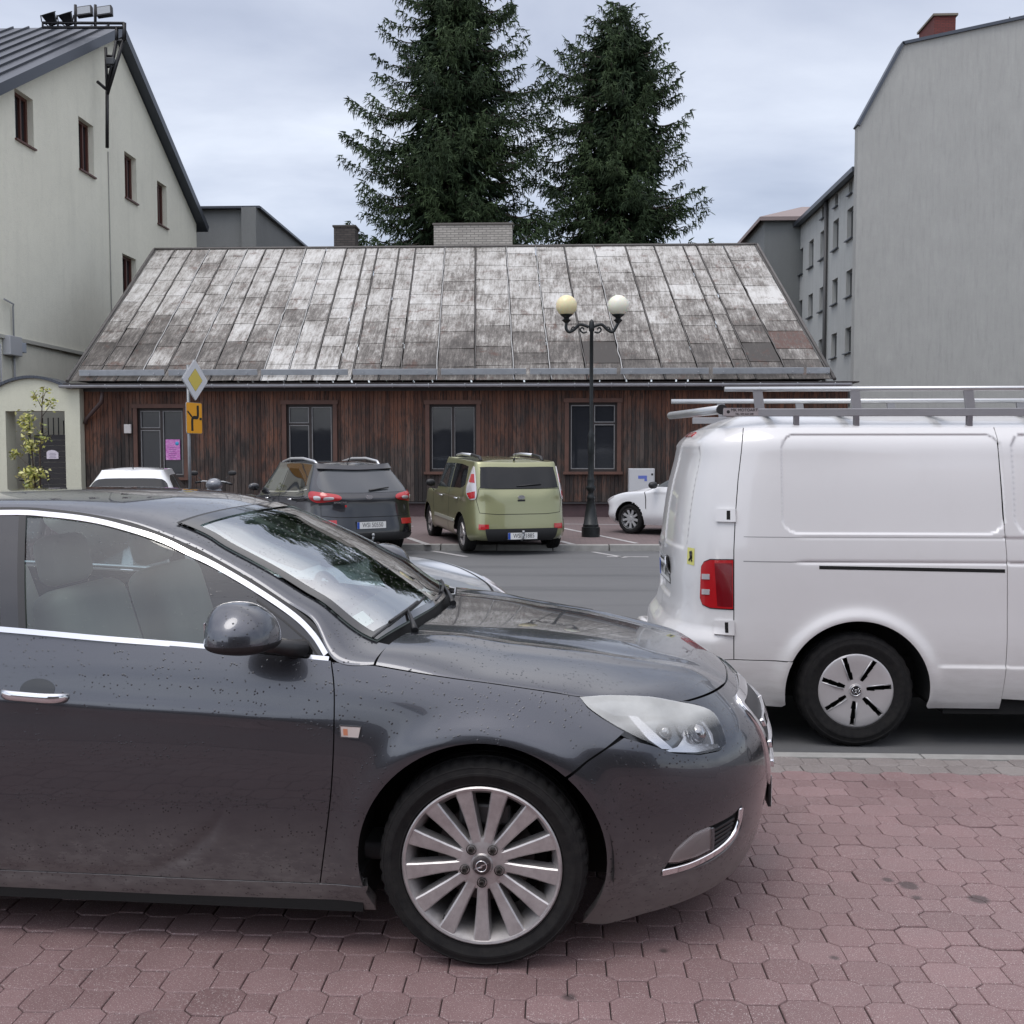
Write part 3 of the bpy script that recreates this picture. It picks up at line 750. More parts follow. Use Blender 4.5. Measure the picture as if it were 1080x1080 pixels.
# ---- handle, repeater ---------------------------------------------------
def handle(u0, z0):
    bm = bmesh.new(); n = 16; ring = []
    V = []
    for i in range(n + 1):
        f = i / n; u = u0 + .235 * f; z = z0 - .012 * f
        P = hero_side(np.array([u]), np.array([z]))[0]; o = .042 * (1 - abs(2 * f - 1)**5)
        V.append((P[0], P[1] - o + .004, P[2]))
    pts = [Vector(v) for v in V]; rings = []
    for i, p in enumerate(pts):
        h = .0165 * (1 - abs(2 * i / n - 1)**8 * .35); w = .010
        rings.append([bm.verts.new((p.x, p.y + w * math.cos(a) , p.z + h * math.sin(a))) for a in [2 * math.pi * k / 14 for k in range(14)]])
    for i in range(n):
        for k in range(14): bm.faces.new((rings[i][k], rings[i][(k + 1) % 14], rings[i + 1][(k + 1) % 14], rings[i + 1][k]))
    bm.faces.new(rings[0]); bm.faces.new(rings[-1]); bmesh.ops.recalc_face_normals(bm, faces=bm.faces)
    return bm_obj('door_handle', bm, M_CHROME, hero, smooth=True)
hq = INV(1, 729.5)
def ell(c, a, b, n=28): return [(c[0] + a * math.cos(2 * math.pi * i / n), c[1] + b * math.sin(2 * math.pi * i / n)) for i in range(n)]
h1 = handle(hq[0], hq[1]); h2 = handle(hq[0] - .93, hq[1] + .03)
for c in (INV(39, 730), INV(39, 730) + np.array([-.93, .03])):
    hs(ell(c + np.array([0, .008]), .060, .034), 'handle_recess_shade', M_GLOSSB, .0008, 0, .012, mir=False)  # flat dark gloss disc painted in for the shaded hollow behind the handle
rp = [INV(*p) for p in [(358.5, 765), (381, 766.5), (378.5, 778.5), (360, 777)]]
hs(rp, 'side_repeater', simple('repeater_lens', (.75, .66, .62), .15, .4), .004, .004, .01)
hs(ribbon(rp + [rp[0]], .004), 'repeater_frame', M_CHROME, .005, .004, .006)
q = INV(366, 772); hs([(q[0] - .010, q[1] - .01), (q[0] + .004, q[1] - .01), (q[0] + .002, q[1] + .01), (q[0] - .012, q[1] + .01)], 'repeater_bulb', simple('amber', (.45, .18, .10), .3), .005, .001, .01)

# ---- mirror ------------------------------------------------------------
def superell(c, r, n=(2.3, 2.6, 2.3), seg=40, rings=24):
    V = []; F = []
    def sp(v, e): return np.sign(v) * abs(v)**(2 / e)
    for i in range(rings + 1):
        ph = -math.pi / 2 + math.pi * i / rings
        for k in range(seg):
            th = 2 * math.pi * k / seg
            V.append([c[0] + r[0] * sp(math.cos(ph), n[2]) * sp(math.cos(th), n[0]), c[1] + r[1] * sp(math.cos(ph), n[2]) * sp(math.sin(th), n[1]), c[2] + r[2] * sp(math.sin(ph), n[2])])
    for i in range(rings):
        for k in range(seg): F.append((i * seg + k, i * seg + (k + 1) % seg, (i + 1) * seg + (k + 1) % seg, (i + 1) * seg + k))
    return V, F
def mirror(sg):
    # housing: profile over height; front (x+) is rounded, rear face nearly flat
    mc = np.array([-.725, -1.045, 1.062])
    V, F = superell((0, 0, 0), (1, 1, 1)); V = np.array(V)
    x, y, z = V.T.copy()
    zz = np.where(z > 0, z * .118, z * .040)
    xx = np.where(x > 0, x * .115, x * .095) + .0
    xx = xx - .045 * (z > 0) * z**2 * .4
    yy = y * .125
    # taper toward the outer tip
    k = 1 - .18 * sstep(-y, .2, 1); zz = zz * k; xx = xx * k
    P = np.stack([xx, yy, zz], -1)
    rot = np.array(Matrix.Rotation(R(-14), 3, 'Z')); P = P @ rot.T + mc
    fu = [f for f in F if V[list(f)].mean(0)[2] > .02]; fl = [f for f in F if V[list(f)].mean(0)[2] <= .02]
    P[:, 1] *= 1 if sg == 1 else -1
    fl2 = fl if sg == 1 else [f[::-1] for f in fl]; fu2 = fu if sg == 1 else [f[::-1] for f in fu]
    m = mesh_obj('side_mirror', P, fu2, M_PAINTTOP, hero, True)
    mesh_obj('mirror_underside', P, fl2, M_BLACKP, m, True)
    bm = bmesh.new(); a = (-.68, -.955, 1.030); b = (-.60, -.825, .995)
    pts = [Vector(a) + (Vector(b) - Vector(a)) * f for f in (0, .3, .6, 1)]; tube(bm, pts, [.020, .022, .028, .034], 12)
    if sg == -1: bmesh.ops.scale(bm, vec=(1, -1, 1), verts=bm.verts); bmesh.ops.reverse_faces(bm, faces=bm.faces)
    bm_obj('mirror_arm', bm, M_PAINTTOP if 0 else M_BLACKP, m, smooth=True)
    rotm = rot
    bm = bmesh.new(); box(bm, (0, 0, 0), (.004, .10, .06), bev=.001)
    o = bm_obj('mirror_glass', bm, M_CHROME, m); o.location = (mc[0] - .080, mc[1] * sg, mc[2] + .03); o.rotation_euler = (0, 0, R(-14) * sg)
mirror(1); mirror(-1)

# ---- wheels --------------------------------------------------------------
def tyre_mesh(parent, Rt, Rr, w, cx, cy, cz, seg=150, grooves=True, mat=None):
    h = w / 2; s = Rt - Rr
    prof = [(Rr - .012, -h * .80), (Rr + .002, -h * .86), (Rr + s * .10, -h * .93), (Rr + s * .13, -h * .955), (Rr + s * .18, -h * .955), (Rr + s * .20, -h * .965), (Rr + s * .45, -h * 1.0), (Rr + s * .47, -h * 1.012), (Rr + s * .55, -h * 1.010), (Rr + s * .57, -h * .995), (Rr + s * .74, -h * .965), (Rr + s * .76, -h * .975), (Rr + s * .80, -h * .96), (Rt - .012, -h * .88), (Rt - .004, -h * .78)]
    if grooves:
        for gc in (-.45, 0, .45): prof += [(Rt, (gc - .06) * h), (Rt - .008, (gc - .05) * h), (Rt - .008, (gc + .05) * h), (Rt, (gc + .06) * h)]
    prof += [(Rt - .004, h * .78), (Rt - .012, h * .88), (Rr + s * .5, h), (Rr, h * .85)]
    bm = bmesh.new(); lathe(bm, prof, 'Y', seg, (cx, cy, cz))
    bmesh.ops.recalc_face_normals(bm, faces=bm.faces)
    if grooves:
        bm.verts.ensure_lookup_table()
        for i, v in enumerate(bm.verts):
            k = i % seg; r_ = math.hypot(v.co.x - cx, v.co.z - cz); yy = abs(v.co.y - cy)
            if r_ > Rt - .016 and h * .5 < yy < h * .93 and k % 3 == 0: f_ = (r_ - .0055) / r_; v.co.x = cx + (v.co.x - cx) * f_; v.co.z = cz + (v.co.z - cz) * f_
    return bm_obj('tyre', bm, mat or M_TYRE, parent, autosmooth=30)
def hero_wheel(cx, side, steer=0):
    wh = bpy.data.objects.new('wheel', None); COL.objects.link(wh); wh.parent = hero; wh.location = (cx, -.80 * side, .335); wh.empty_display_size = .1
    wh.rotation_euler = (0, 0, (0 if side == 1 else math.pi) + steer)
    # outward is local -y
    Ro = .335; Rr = .232
    tyre_mesh(wh, Ro, .249, .240, 0, 0, 0)
    yf = -.112
    bm = bmesh.new()  # barrel and lip
    lathe(bm, [(Rr + .021, yf + .012), (Rr + .0225, yf - .004), (Rr + .018, yf - .008), (Rr + .011, yf - .006), (Rr + .006, yf + .004), (Rr - .004, yf + .02), (Rr - .012, yf + .05), (Rr - .02, .08), (Rr - .01, .1)], 'Y', 96)
    bmesh.ops.recalc_face_normals(bm, faces=bm.faces); bmesh.ops.reverse_faces(bm, faces=bm.faces)
    rim = bm_obj('rim', bm, M_ALLOY, wh, autosmooth=35)
    bm = bmesh.new()
    n = 13
    for k in range(n):
        a = -math.pi / 2 + 2 * math.pi * k / n; ca, sa = math.cos(a), math.sin(a); tx, tz = -sa, ca
        st = [(.050, .0175, yf + .014), (.085, .0150, yf + .013), (.12, .0158, yf + .011), (.165, .0188, yf + .007), (.205, .0220, yf + .001), (.244, .0262, yf - .003)]
        rows = []
        for r, hw, y in st:
            rows.append([bm.verts.new((ca * r + tx * w, yy, sa * r + tz * w)) for w, yy in ((-hw - .006, y + .040), (-hw - .0015, y + .004), (-hw + .003, y), (hw - .003, y), (hw + .0015, y + .004), (hw + .006, y + .040))])
        for i in range(len(rows) - 1):
            for j in range(5): bm.faces.new((rows[i][j], rows[i + 1][j], rows[i + 1][j + 1], rows[i][j + 1]))
    # hub dish
    lathe(bm, [(.001, yf + .004), (.032, yf + .004), (.036, yf + .010), (.064, yf + .012), (.082, yf + .016), (.088, yf + .03), (.086, yf + .05)], 'Y', 64)
    bmesh.ops.recalc_face_normals(bm, faces=bm.faces)
    bm_obj('spokes', bm, M_ALLOY, wh, autosmooth=30)
    for k in range(5):
        a = -math.pi / 2 + 2 * math.pi * k / 5; r = .058
        bm = bmesh.new(); lathe(bm, [(.0165, yf + .008), (.0155, yf + .005), (.014, yf + .010)], 'Y', 24); lathe(bm, [(.0105, yf + .01), (.0105, yf - .0), (.0065, yf - .001), (.0062, yf + .006), (.0005, yf + .006)], 'Y', 6)
        o = bm_obj('wheel_bolt', bm, simple('bolt', (.06, .055, .05), .5, .5) if k == 0 else bpy.data.materials['bolt'], wh, autosmooth=30); o.location = (r * math.cos(a), 0, r * math.sin(a))
    bm = bmesh.new(); lathe(bm, [(.0005, yf - .006), (.024, yf - .005), (.029, yf - .002), (.030, yf + .01)], 'Y', 40)
    cap = bm_obj('centre_cap', bm, simple('cap_dark', (.06, .05, .05), .3, .3), wh, autosmooth=40)
    bm = bmesh.new()                        # ring with a lightning bolt
    lathe(bm, [(.0185, yf - .0058), (.0185, yf - .0085), (.0155, yf - .0085), (.0155, yf - .0058)], 'Y', 40)
    prism(bm, [(-.024, -.010), (.004, .0005), (-.002, .004), (.024, .0125), (-.003, -.0005), (.003, -.004)], 'Y', yf - .0088, yf - .006)
    bm_obj('emblem', bm, M_CHROME, cap)
    bm = bmesh.new(); lathe(bm, [(.001, .0), (.13, .0), (.158, .0), (.158, .02), (.1, .02)], 'Y', 48); bm_obj('brake_disc', bm, simple('brake_iron', (.10, .09, .09), .45, .8), wh, autosmooth=40)
    bm = bmesh.new(); box(bm, (.0, .0, .135), (.17, .06, .07), bev=.01); bm_obj('brake_caliper', bm, simple('caliper', (.14, .14, .14), .5, .5), wh)
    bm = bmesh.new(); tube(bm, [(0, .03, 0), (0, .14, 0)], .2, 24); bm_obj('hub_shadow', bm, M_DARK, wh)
    bm = bmesh.new(); tube(bm, [(-.12, yf + .03, -.178), (-.122, yf + .005, -.18)], .005, 8); bm_obj('valve', bm, M_BLACKP, wh)
    return wh
for cx in (0, -WB):
    for sd in (1, -1): hero_wheel(cx, sd)

# ---- interior ---------------------------------------------------------------
def soft_box(name, c, s, mat, parent, rx=0, ry=0, bev=.05, seg=4):
    bm = bmesh.new(); g = bmesh.ops.create_cube(bm, size=1); bmesh.ops.scale(bm, vec=s, verts=bm.verts)
    bmesh.ops.bevel(bm, geom=list(bm.edges), offset=bev, segments=seg, profile=.5, affect='EDGES')
    T = Matrix.Translation(c) @ Matrix.Rotation(ry, 4, 'Y') @ Matrix.Rotation(rx, 4, 'X'); bmesh.ops.transform(bm, matrix=T, verts=bm.verts)
    return bm_obj(name, bm, mat, parent, smooth=True)
for y in (-.37, .37):
    soft_box('seat_cushion', (-1.18, y, .52), (.52, .50, .18), M_SEAT, hero, ry=R(-8), bev=.07)
    soft_box('seat_back', (-1.52, y, .84), (.17, .50, .62), M_SEAT, hero, ry=R(-17), bev=.07)
    soft_box('headrest', (-1.66, y, 1.235), (.11, .27, .19), M_SEAT, hero, ry=R(-12), bev=.05)
soft_box('rear_bench', (-2.35, 0, .80), (.16, 1.25, .66), M_SEAT, hero, ry=R(-20), bev=.06)
for y in (-.42, .42): soft_box('headrest', (-2.5, y, 1.16), (.09, .26, .14), M_SEAT, hero, bev=.04)
soft_box('dashboard', (-.50, 0, .90), (.42, 1.42, .16), M_INT, hero, ry=R(6), bev=.06)
soft_box('parcel_shelf', (-2.85, 0, .98), (.6, 1.3, .05), M_INT, hero, bev=.02)
soft_box('cabin_floor', (-1.5, 0, .30), (2.6, 1.5, .06), M_INT, hero, bev=.02)
for y in (-.80, .80): soft_box('door_card', (-1.6, y, .68), (2.0, .05, .48), M_INT, hero, bev=.02)
bm = bmesh.new(); bmesh.ops.create_uvsphere(bm, u_segments=8, v_segments=6, radius=.001)
bm.free()
def torus(bm, c, Rm, r, rot=None, seg=40, s2=10):
    M_ = Matrix.Translation(c) @ (rot.to_4x4() if rot else Matrix())
    rg = [[bm.verts.new(M_ @ Vector(((Rm + r * math.cos(b)) * math.cos(a), (Rm + r * math.cos(b)) * math.sin(a), r * math.sin(b)))) for b in [2 * math.pi * j / s2 for j in range(s2)]] for a in [2 * math.pi * i / seg for i in range(seg)]]
    for i in range(seg):
        for j in range(s2): bm.faces.new((rg[i][j], rg[(i + 1) % seg][j], rg[(i + 1) % seg][(j + 1) % s2], rg[i][(j + 1) % s2])).smooth = True
bm = bmesh.new(); rt = Matrix.Rotation(R(65), 3, 'Y'); torus(bm, (-.80, .37, .93), .185, .016, rt); box(bm, (-.79, .37, .93), (.05, .30, .05), ry=0, bev=.01); bm_obj('steering_wheel', bm, M_INT, hero)
# inspection sticker low in the near corner of the windscreen
P = gh_fn(np.array([12.55, 12.55, 12.95, 12.95]), np.array([.80, .70, .70, .80])); N = fn_normals(gh_fn, np.array([12.7]), np.array([.74]), 1)[0]
P = P + N * .0015
stk = mesh_obj('windscreen_sticker', P, [(0, 1, 2, 3)], M_WHITE, hero)
P2 = P.mean(0) + (P - P.mean(0)) * .5 + N * .001
mesh_obj('sticker_print', P2, [(0, 1, 2, 3)], simple('sticker_grey', (.3, .33, .34), .5), stk)
# =================================================================== ground
ROADZ = -.08; FARZ = .03
K0, K1 = 5.50, 5.585           # near kerb stone
FK = 18.15                    # far kerb face
def rand_attr(me, vals, name='tint'):
    a = me.attributes.new(name, 'FLOAT', 'FACE'); a.data.foreach_set('value', [float(v) for v in vals])
def attr(g, name='tint'): return g.n('Attribute', attribute_name=name).outputs['Fac']

def paver_mat():
    g = NG('red_concrete_paver'); t = attr(g)
    sp = g.noise(260, 2, .5); sp = g.math('GREATER_THAN', sp, .63)
    sp2 = g.noise(190, 2, .5); sp2 = g.math('LESS_THAN', sp2, .34)
    n = g.noise(3.2, 6, .65); n2 = g.noise(45, 4, .7)
    red = g.mix(t, (.172, .097, .099), (.268, .164, .166)); grey = g.mix(t, (.17, .165, .155), (.27, .26, .245))
    c = g.mix(attr(g, 'grey'), red, grey)
    c = g.mix(g.math('MULTIPLY', g.math('SUBTRACT', 1., n), .55), c, (.085, .062, .060))
    c = g.mix(g.math('MULTIPLY', n2, .35), c, (.26, .19, .18))
    c = g.mix(g.math('MULTIPLY', sp, .6), c, (.55, .50, .48)); c = g.mix(g.math('MULTIPLY', sp2, .5), c, (.05, .04, .04))
    st = g.noise(1.3, 3, .5); st = g.ramp(st, [(.66, (0, 0, 0)), (.72, (1, 1, 1))]); c = g.mix(g.math('MULTIPLY', st, .35), c, (.05, .045, .045))
    for (sx, sy, sr) in ((958, 934, .035), (1032, 948, .035), (936, 928, .018), (967, 947, .016), (700, 1003, .014), (600, 1052, .02), (880, 1010, .012)):
        q = atZ(sx, sy, 0); dd = g.n('VectorMath', operation='DISTANCE', ins={0: g.obj(), 1: tuple(q)}).outputs['Value']; dd = g.math('ADD', dd, g.math('MULTIPLY', g.noise(30, 3), .02))
        c = g.mix(g.math('MULTIPLY', g.n('MapRange', ins={'Value': dd, 'From Min': sr + .018, 'From Max': sr + .004}).outputs[0], .7), c, (.035, .030, .030))
    nr = g.bump(g.noise(220, 3, .6), .35, .003)
    r = g.ramp(n, [(.35, (.42, .42, .42)), (.7, (.75, .75, .75))])
    return g.out(g.bsdf(col=c, rough=r, nrm=nr, spec=.4))
M_PAVER = paver_mat()
M_JOINT = simple('joint_sand', (.022, .019, .017), .95, var=.5, scale=60)
V = []; F = []; T = []; GR = []
def tile(cx, cy, poly, ins, z, tint, grey, tilt, mul=None):
    """poly CCW; ins = per-edge inset"""
    n = len(poly)
    def off(k):
        L = []
        for i in range(n):
            a = np.array(poly[i]); b = np.array(poly[(i + 1) % n]); d = (b - a) / np.linalg.norm(b - a); nn = np.array([-d[1], d[0]]); L.append((a + nn * (ins[i] + k * (mul[i] if mul else 1)), d))
        out = []
        for i in range(n):
            p, d = L[i - 1]; q, e = L[i]; den = d[0] * e[1] - d[1] * e[0]; t = ((q[0] - p[0]) * e[1] - (q[1] - p[1]) * e[0]) / den; out.append(p + d * t)
        return out
    r = []
    for k, zz in ((0, -.02), (0, -.0045), (.0018, -.0012), (.0050, 0)):
        s = len(V)
        for p in off(k): V.append((cx + p[0], cy + p[1], z + zz + p[0] * tilt[0] + p[1] * tilt[1]))
        r.append(s)
    for a, b in zip(r, r[1:]):
        for i in range(n): F.append((a + i, a + (i + 1) % n, b + (i + 1) % n, b + i)); T.append(tint); GR.append(grey)
    F.append(tuple(r[-1] + i for i in range(n))); T.append(tint); GR.append(grey)
Pp, hh = .25, .044; hx_, hy_ = .047, .049; ax_, ay_ = Pp / 2 - hx_, Pp / 2 - hy_
oct_ = [(ax_, -hy_), (ax_, hy_), (hx_, ay_), (-hx_, ay_), (-ax_, hy_), (-ax_, -hy_), (-hx_, -ay_), (hx_, -ay_)]
sq_ = [(ax_, -hy_), (ax_ + 2 * hx_, -hy_), (ax_ + 2 * hx_, hy_), (ax_, hy_)]
j = .0016; rows = 40
ytop = 5.497
rnd = random.Random(3)
for r_ in range(rows):
    cy = 5.43 - r_ * Pp / 2
    for c_ in range(-26, 30):
        cx = c_ * Pp + (Pp / 2 if r_ % 2 else 0)
        if cy < 3.0 and abs(cx) > 4.7: continue
        tint = min(1, max(0, rnd.gauss(.5, .22))); z = rnd.gauss(0, .0008); tl = (rnd.gauss(0, .005), rnd.gauss(0, .005))
        if c_ % 13 == 5 and r_ % 7 == 3: z -= .002
        jit = .0012 + rnd.random() * .0008
        gy = 1.0 if r_ <= 1 else 0.0
        tile(cx, cy, oct_, [.0005] + [jit] * 7, z, tint, gy, tl, [.35] + [1] * 7); tile(cx, cy, sq_, [jit, jit, jit, .0005], z - .0004, min(1, max(0, tint + rnd.gauss(0, .05))), gy, tl, [1, 1, 1, .35])
keep = [i for i, f in enumerate(F) if all(V[k][1] < ytop + .1 for k in f)]
V = np.array(V); V[:, 1] = np.minimum(V[:, 1], ytop)
pav = structure(mesh_obj('pavement', V, [F[i] for i in keep], M_PAVER)); me = pav.data
ok = len(me.polygons) == len(keep)
if ok: rand_attr(me, [T[i] for i in keep]); rand_attr(me, [GR[i] for i in keep], 'grey')
bm = bmesh.new(); prism(bm, [(-60, -40), (60, -40), (60, K0), (-60, K0)], 'Z', -.3, -.0085); structure(bm_obj('pavement_bed', bm, M_JOINT))
def outer_pave():
    g = NG('red_paving_far'); n = g.noise(2, 5, .6); c = g.mix(n, (.10, .065, .065), (.19, .12, .12)); return g.out(g.bsdf(col=c, rough=.7))
bm = bmesh.new()
for r4 in ((-60, -40, 60, .42), (-60, .42, -4.9, 2.95), (4.95, .42, 60, 2.95), (-60, 2.95, -6.6, K0 - .3), (7.6, 2.95, 60, K0 - .3)):
    prism(bm, [(r4[0], r4[1]), (r4[2], r4[1]), (r4[2], r4[3]), (r4[0], r4[3])], 'Z', -.007, -.0015)
structure(bm_obj('outer_pavement', bm, outer_pave()))
# kerb stones
M_KERB = simple('kerb_concrete', (.27, .265, .25), .85, var=.3, scale=9, bump=.4)
bm = bmesh.new(); x = -30.0
while x < 30:
    box(bm, (x + .497, (K0 + K1) / 2 + rnd.gauss(0, .0015), -.10 + rnd.gauss(0, .001)), (.992, K1 - K0, .205), bev=.006); x += 1.0
structure(bm_obj('near_kerb', bm, M_KERB))
bm = bmesh.new(); x = -40.0
while x < 40:
    box(bm, (x + .497, FK + .08 + rnd.gauss(0, .003), -.10 + rnd.gauss(0, .002)), (.985, .16, .262), bev=.012); x += 1.0
structure(bm_obj('far_kerb', bm, M_KERB))
def asphalt():
    g = NG('asphalt'); n = g.noise(.5, 6, .6, sc=(.35, 1.6, 1)); n2 = g.noise(120, 3, .7); n3 = g.noise(7, 6, .7)
    c = g.mix(n, (.072, .074, .076), (.125, .127, .129)); c = g.mix(g.math('MULTIPLY', n2, .45), c, (.19, .19, .19)); wt = g.noise(.8, 5, .6, sc=(.12, 1.5, 1)); c = g.mix(g.ramp(wt, [(.52, (0, 0, 0)), (.66, (.7, .7, .7))]), c, (.055, .057, .060)); c = g.mix(g.math('MULTIPLY', n3, .3), c, (.05, .05, .052))
    return g.out(g.bsdf(col=c, rough=.72, nrm=g.bump(n2, .5, .004)))
bm = bmesh.new(); prism(bm, [(-120, K1 - .01), (120, K1 - .01), (120, FK + .02), (-120, FK + .02)], 'Z', -.4, ROADZ); structure(bm_obj('road', bm, asphalt()))
bm = bmesh.new(); prism(bm, [(-1200, FK + .3), (1200, FK + .3), (1200, 1500), (-1200, 1500)], 'Z', -.5, FARZ - .01); structure(bm_obj('ground', bm, simple('ground', (.10, .09, .08), .9, var=.3, scale=1)))
def farpave():
    g = NG('far_paving'); b = g.n('TexBrick', ins={'Vector': g.obj(), 'Scale': 1., 'Mortar Size': .006, 'Brick Width': .2, 'Row Height': .1, 'Color1': (.17, .115, .11, 1), 'Color2': (.125, .085, .085, 1), 'Mortar': (.06, .05, .05, 1)})
    n = g.noise(.9, 6, .65); c = g.mix(g.math('MULTIPLY', n, .6), b.outputs[0], (.10, .088, .088)); n2 = g.noise(30, 4, .7)
    return g.out(g.bsdf(col=g.mix(g.math('MULTIPLY', n2, .25), c, (.20, .17, .165)), rough=.8))
bm = bmesh.new(); prism(bm, [(-60, FK + .158), (60, FK + .158), (60, 26.6), (-60, 26.6)], 'Z', -.35, FARZ - .002); structure(bm_obj('far_pavement', bm, farpave()))
M_LINE = simple('worn_white_paint', (.38, .37, .365), .7, var=.6, scale=9)
def ground_line(px, z, w, name):
    P = [atZ(a, b, z) for a, b in px]; bm = bmesh.new()
    for p, q in zip(P, P[1:]):
        d = (q - p); d /= np.linalg.norm(d); n = np.array([-d[1], d[0], 0]) * w / 2
        bm.faces.new([bm.verts.new(Vector((*(v[:2]), z + .0))) for v in (p - n, q - n, q + n, p + n)])
    return structure(bm_obj(name, bm, M_LINE))
ground_line([(592, 552.5), (668, 553.5)], FARZ + .003, .10, 'parking_line')
ground_line([(594, 557), (672, 573)], FARZ + .003, .10, 'parking_line')
ground_line([(430, 567), (452, 574.5)], FARZ + .003, .12, 'parking_line')
ground_line([(591, 570.5), (604, 574)], FARZ + .003, .12, 'parking_line')
ground_line([(436, 555), (432, 555)], FARZ + .003, .12, 'parking_line')
ground_line([(456, 581), (492, 587)], ROADZ + .004, .10, 'road_marking')
ground_line([(625, 582), (660, 588)], ROADZ + .004, .09, 'road_marking'); ground_line([(640, 587), (684, 587.3)], ROADZ + .004, .08, 'road_marking')

# =================================================================== wooden house
YH = 26.35
def wood():
    g = NG('weathered_boards'); t = attr(g)
    o = g.obj(); sx = g.n('SeparateXYZ', ins={'Vector': o})
    streak = g.noise(3, 6, .7, sc=(9, 9, .9)); patch = g.noise(.55, 5, .65, sc=(1, 1, 1.1)); fine = g.noise(16, 5, .7, sc=(6, 6, .6))
    zf = g.n('MapRange', ins={'Value': sx.outputs[2], 'From Min': .6, 'From Max': 3.4}).outputs[0]
    brown = g.mix(t, (.080, .031, .018), (.165, .068, .038)); grey = g.mix(t, (.012, .010, .009), (.085, .066, .056))
    k = g.math('ADD', g.math('MULTIPLY', zf, 1.25), g.math('MULTIPLY', g.math('SUBTRACT', patch, .5), 3.6)); k = g.math('ADD', k, g.math('MULTIPLY', g.math('SUBTRACT', streak, .5), 2.6))
    k = g.math('MINIMUM', g.math('MAXIMUM', g.math('SUBTRACT', k, .26), 0.), 1.)
    c = g.mix(k, grey, brown)
    hl = g.ramp(fine, [(.58, (0, 0, 0)), (.75, (1, 1, 1))]); c = g.mix(g.math('MULTIPLY', hl, .6), c, (.20, .125, .09))
    dk = g.ramp(streak, [(.36, (1, 1, 1)), (.48, (0, 0, 0))]); c = g.mix(g.math('MULTIPLY', dk, .85), c, (.010, .008, .008)); dk2 = g.ramp(g.noise(1.3, 7, .75, sc=(2.2, 2.2, .7)), [(.50, (0, 0, 0)), (.60, (1, 1, 1))]); dk2 = g.math('MULTIPLY', dk2, g.n('MapRange', ins={'Value': sx.outputs[2], 'From Min': 3.1, 'From Max': 2.3}).outputs[0]); c = g.mix(g.math('MULTIPLY', dk2, .75), c, (.014, .011, .010))
    return g.out(g.bsdf(col=c, rough=.8, nrm=g.bump(fine, .4, .01)))
M_WOOD = wood()
M_TRIM = simple('brown_trim', (.090, .043, .030), .7, var=.5, scale=3, bump=.2)
M_SASHD = simple('dark_sash', (.018, .012, .011), .6, var=.2)
M_SASHL = simple('grey_sash', (.20, .20, .20), .6, var=.3, scale=12)
M_PANE = (lambda g: g.out(g.bsdf(col=g.mix(g.noise(1.2, 3), (.010, .012, .016), (.03, .033, .038)), rough=.04, nrm=g.bump(g.noise(1.6, 2), .05, .03), spec=.4)))(NG('old_pane'))
xl = atY(83, 500, YH)[0]; xr = atY(893, 500, YH)[0]; zt = 3.42; zb = .42
house = thing('wooden_house', 'long low weathered brown timber house with patchy sheet metal roof and four dark windows', 'house', ((xl + xr) / 2, YH, FARZ))
HX, HY, HZ = (xl + xr) / 2, YH, FARZ
wins = []
for k, (a, b, c, d) in enumerate([(145, 195, 431, 503), (302, 352, 427, 495), (453, 502.5, 427, 497), (600, 650.5, 425, 497)]):
    p = atY(a, c, YH); q = atY(b, d, YH); wins.append((p[0], q[0], q[2], p[2]))
V = []; F = []; T = []
x = xl; 
def plank(x0, x1, z0, z1, y, t):
    s = len(V); V.extend([(x0, y + .01, z0), (x0 + .004, y, z0), (x1 - .004, y, z0), (x1, y + .01, z0), (x0, y + .01, z1), (x0 + .004, y, z1), (x1 - .004, y, z1), (x1, y + .01, z1)])
    for i in range(3): F.append((s + i, s + i + 1, s + i + 5, s + i + 4)); T.append(t)
while x < xr:
    w = .095 + rnd.random() * .02; x1 = min(x + w - .004, xr); t = min(1, max(0, rnd.gauss(.45, .3))); y = rnd.gauss(0, .004)
    z0s = [(zb, zt)]
    for (a, b, c, d) in wins:
        if x1 > a - .01 and x < b + .01: z0s = [(zb, c - .02), (d + .02, zt)]
    for z0, z1 in z0s: plank(x - HX, x1 - HX, z0 - HZ, z1 - HZ, y, t)
    x += w
o = mesh_obj('board_wall', V, F, M_WOOD, house); rand_attr(o.data, T)
bm = bmesh.new()
# core walls behind the boards with window openings
zs = sorted({zb, zt, *[w[2] for w in wins], *[w[3] for w in wins]})
xs_ = [xl] + [v for w in wins for v in (w[0], w[1])] + [xr]
for i in range(len(xs_) - 1):
    a, b = xs_[i], xs_[i + 1]
    if i % 2 == 0: box(bm, ((a + b) / 2 - HX, .09, (zb + zt) / 2 - HZ), (b - a, .14, zt - zb))
    else:
        w = wins[i // 2]; box(bm, ((a + b) / 2 - HX, .09, (zb + w[2]) / 2 - HZ), (b - a, .14, w[2] - zb)); box(bm, ((a + b) / 2 - HX, .09, (w[3] + zt) / 2 - HZ), (b - a, .14, zt - w[3]))
for sx in (xl + .1, xr - .1): box(bm, (sx - HX, 6.2, (zb + zt) / 2 - HZ), (.2, 12.0, zt - zb))
box(bm, (0, 12.4, (zb + zt) / 2 - HZ), (xr - xl, .2, zt - zb))
bm_obj('wall_core', bm, M_SASHD, house)
bm = bmesh.new(); box(bm, (0, 6.25, (zb + FARZ - .1) / 2 - HZ), (xr - xl - .04, 12.46, zb - FARZ + .1 - .06)); bm_obj('plinth', bm, simple('plinth_paint', (.070, .042, .044), .7, var=.35, scale=4), house)
bm = bmesh.new(); box(bm, (0, -.02, zb - HZ - .03), (xr - xl + .06, .12, .035)); box(bm, (0, .0, zt - HZ - .06), (xr - xl, .05, .18)); bm_obj('drip_board', bm, simple('drip_metal', (.035, .033, .035), .5, var=.3), house)
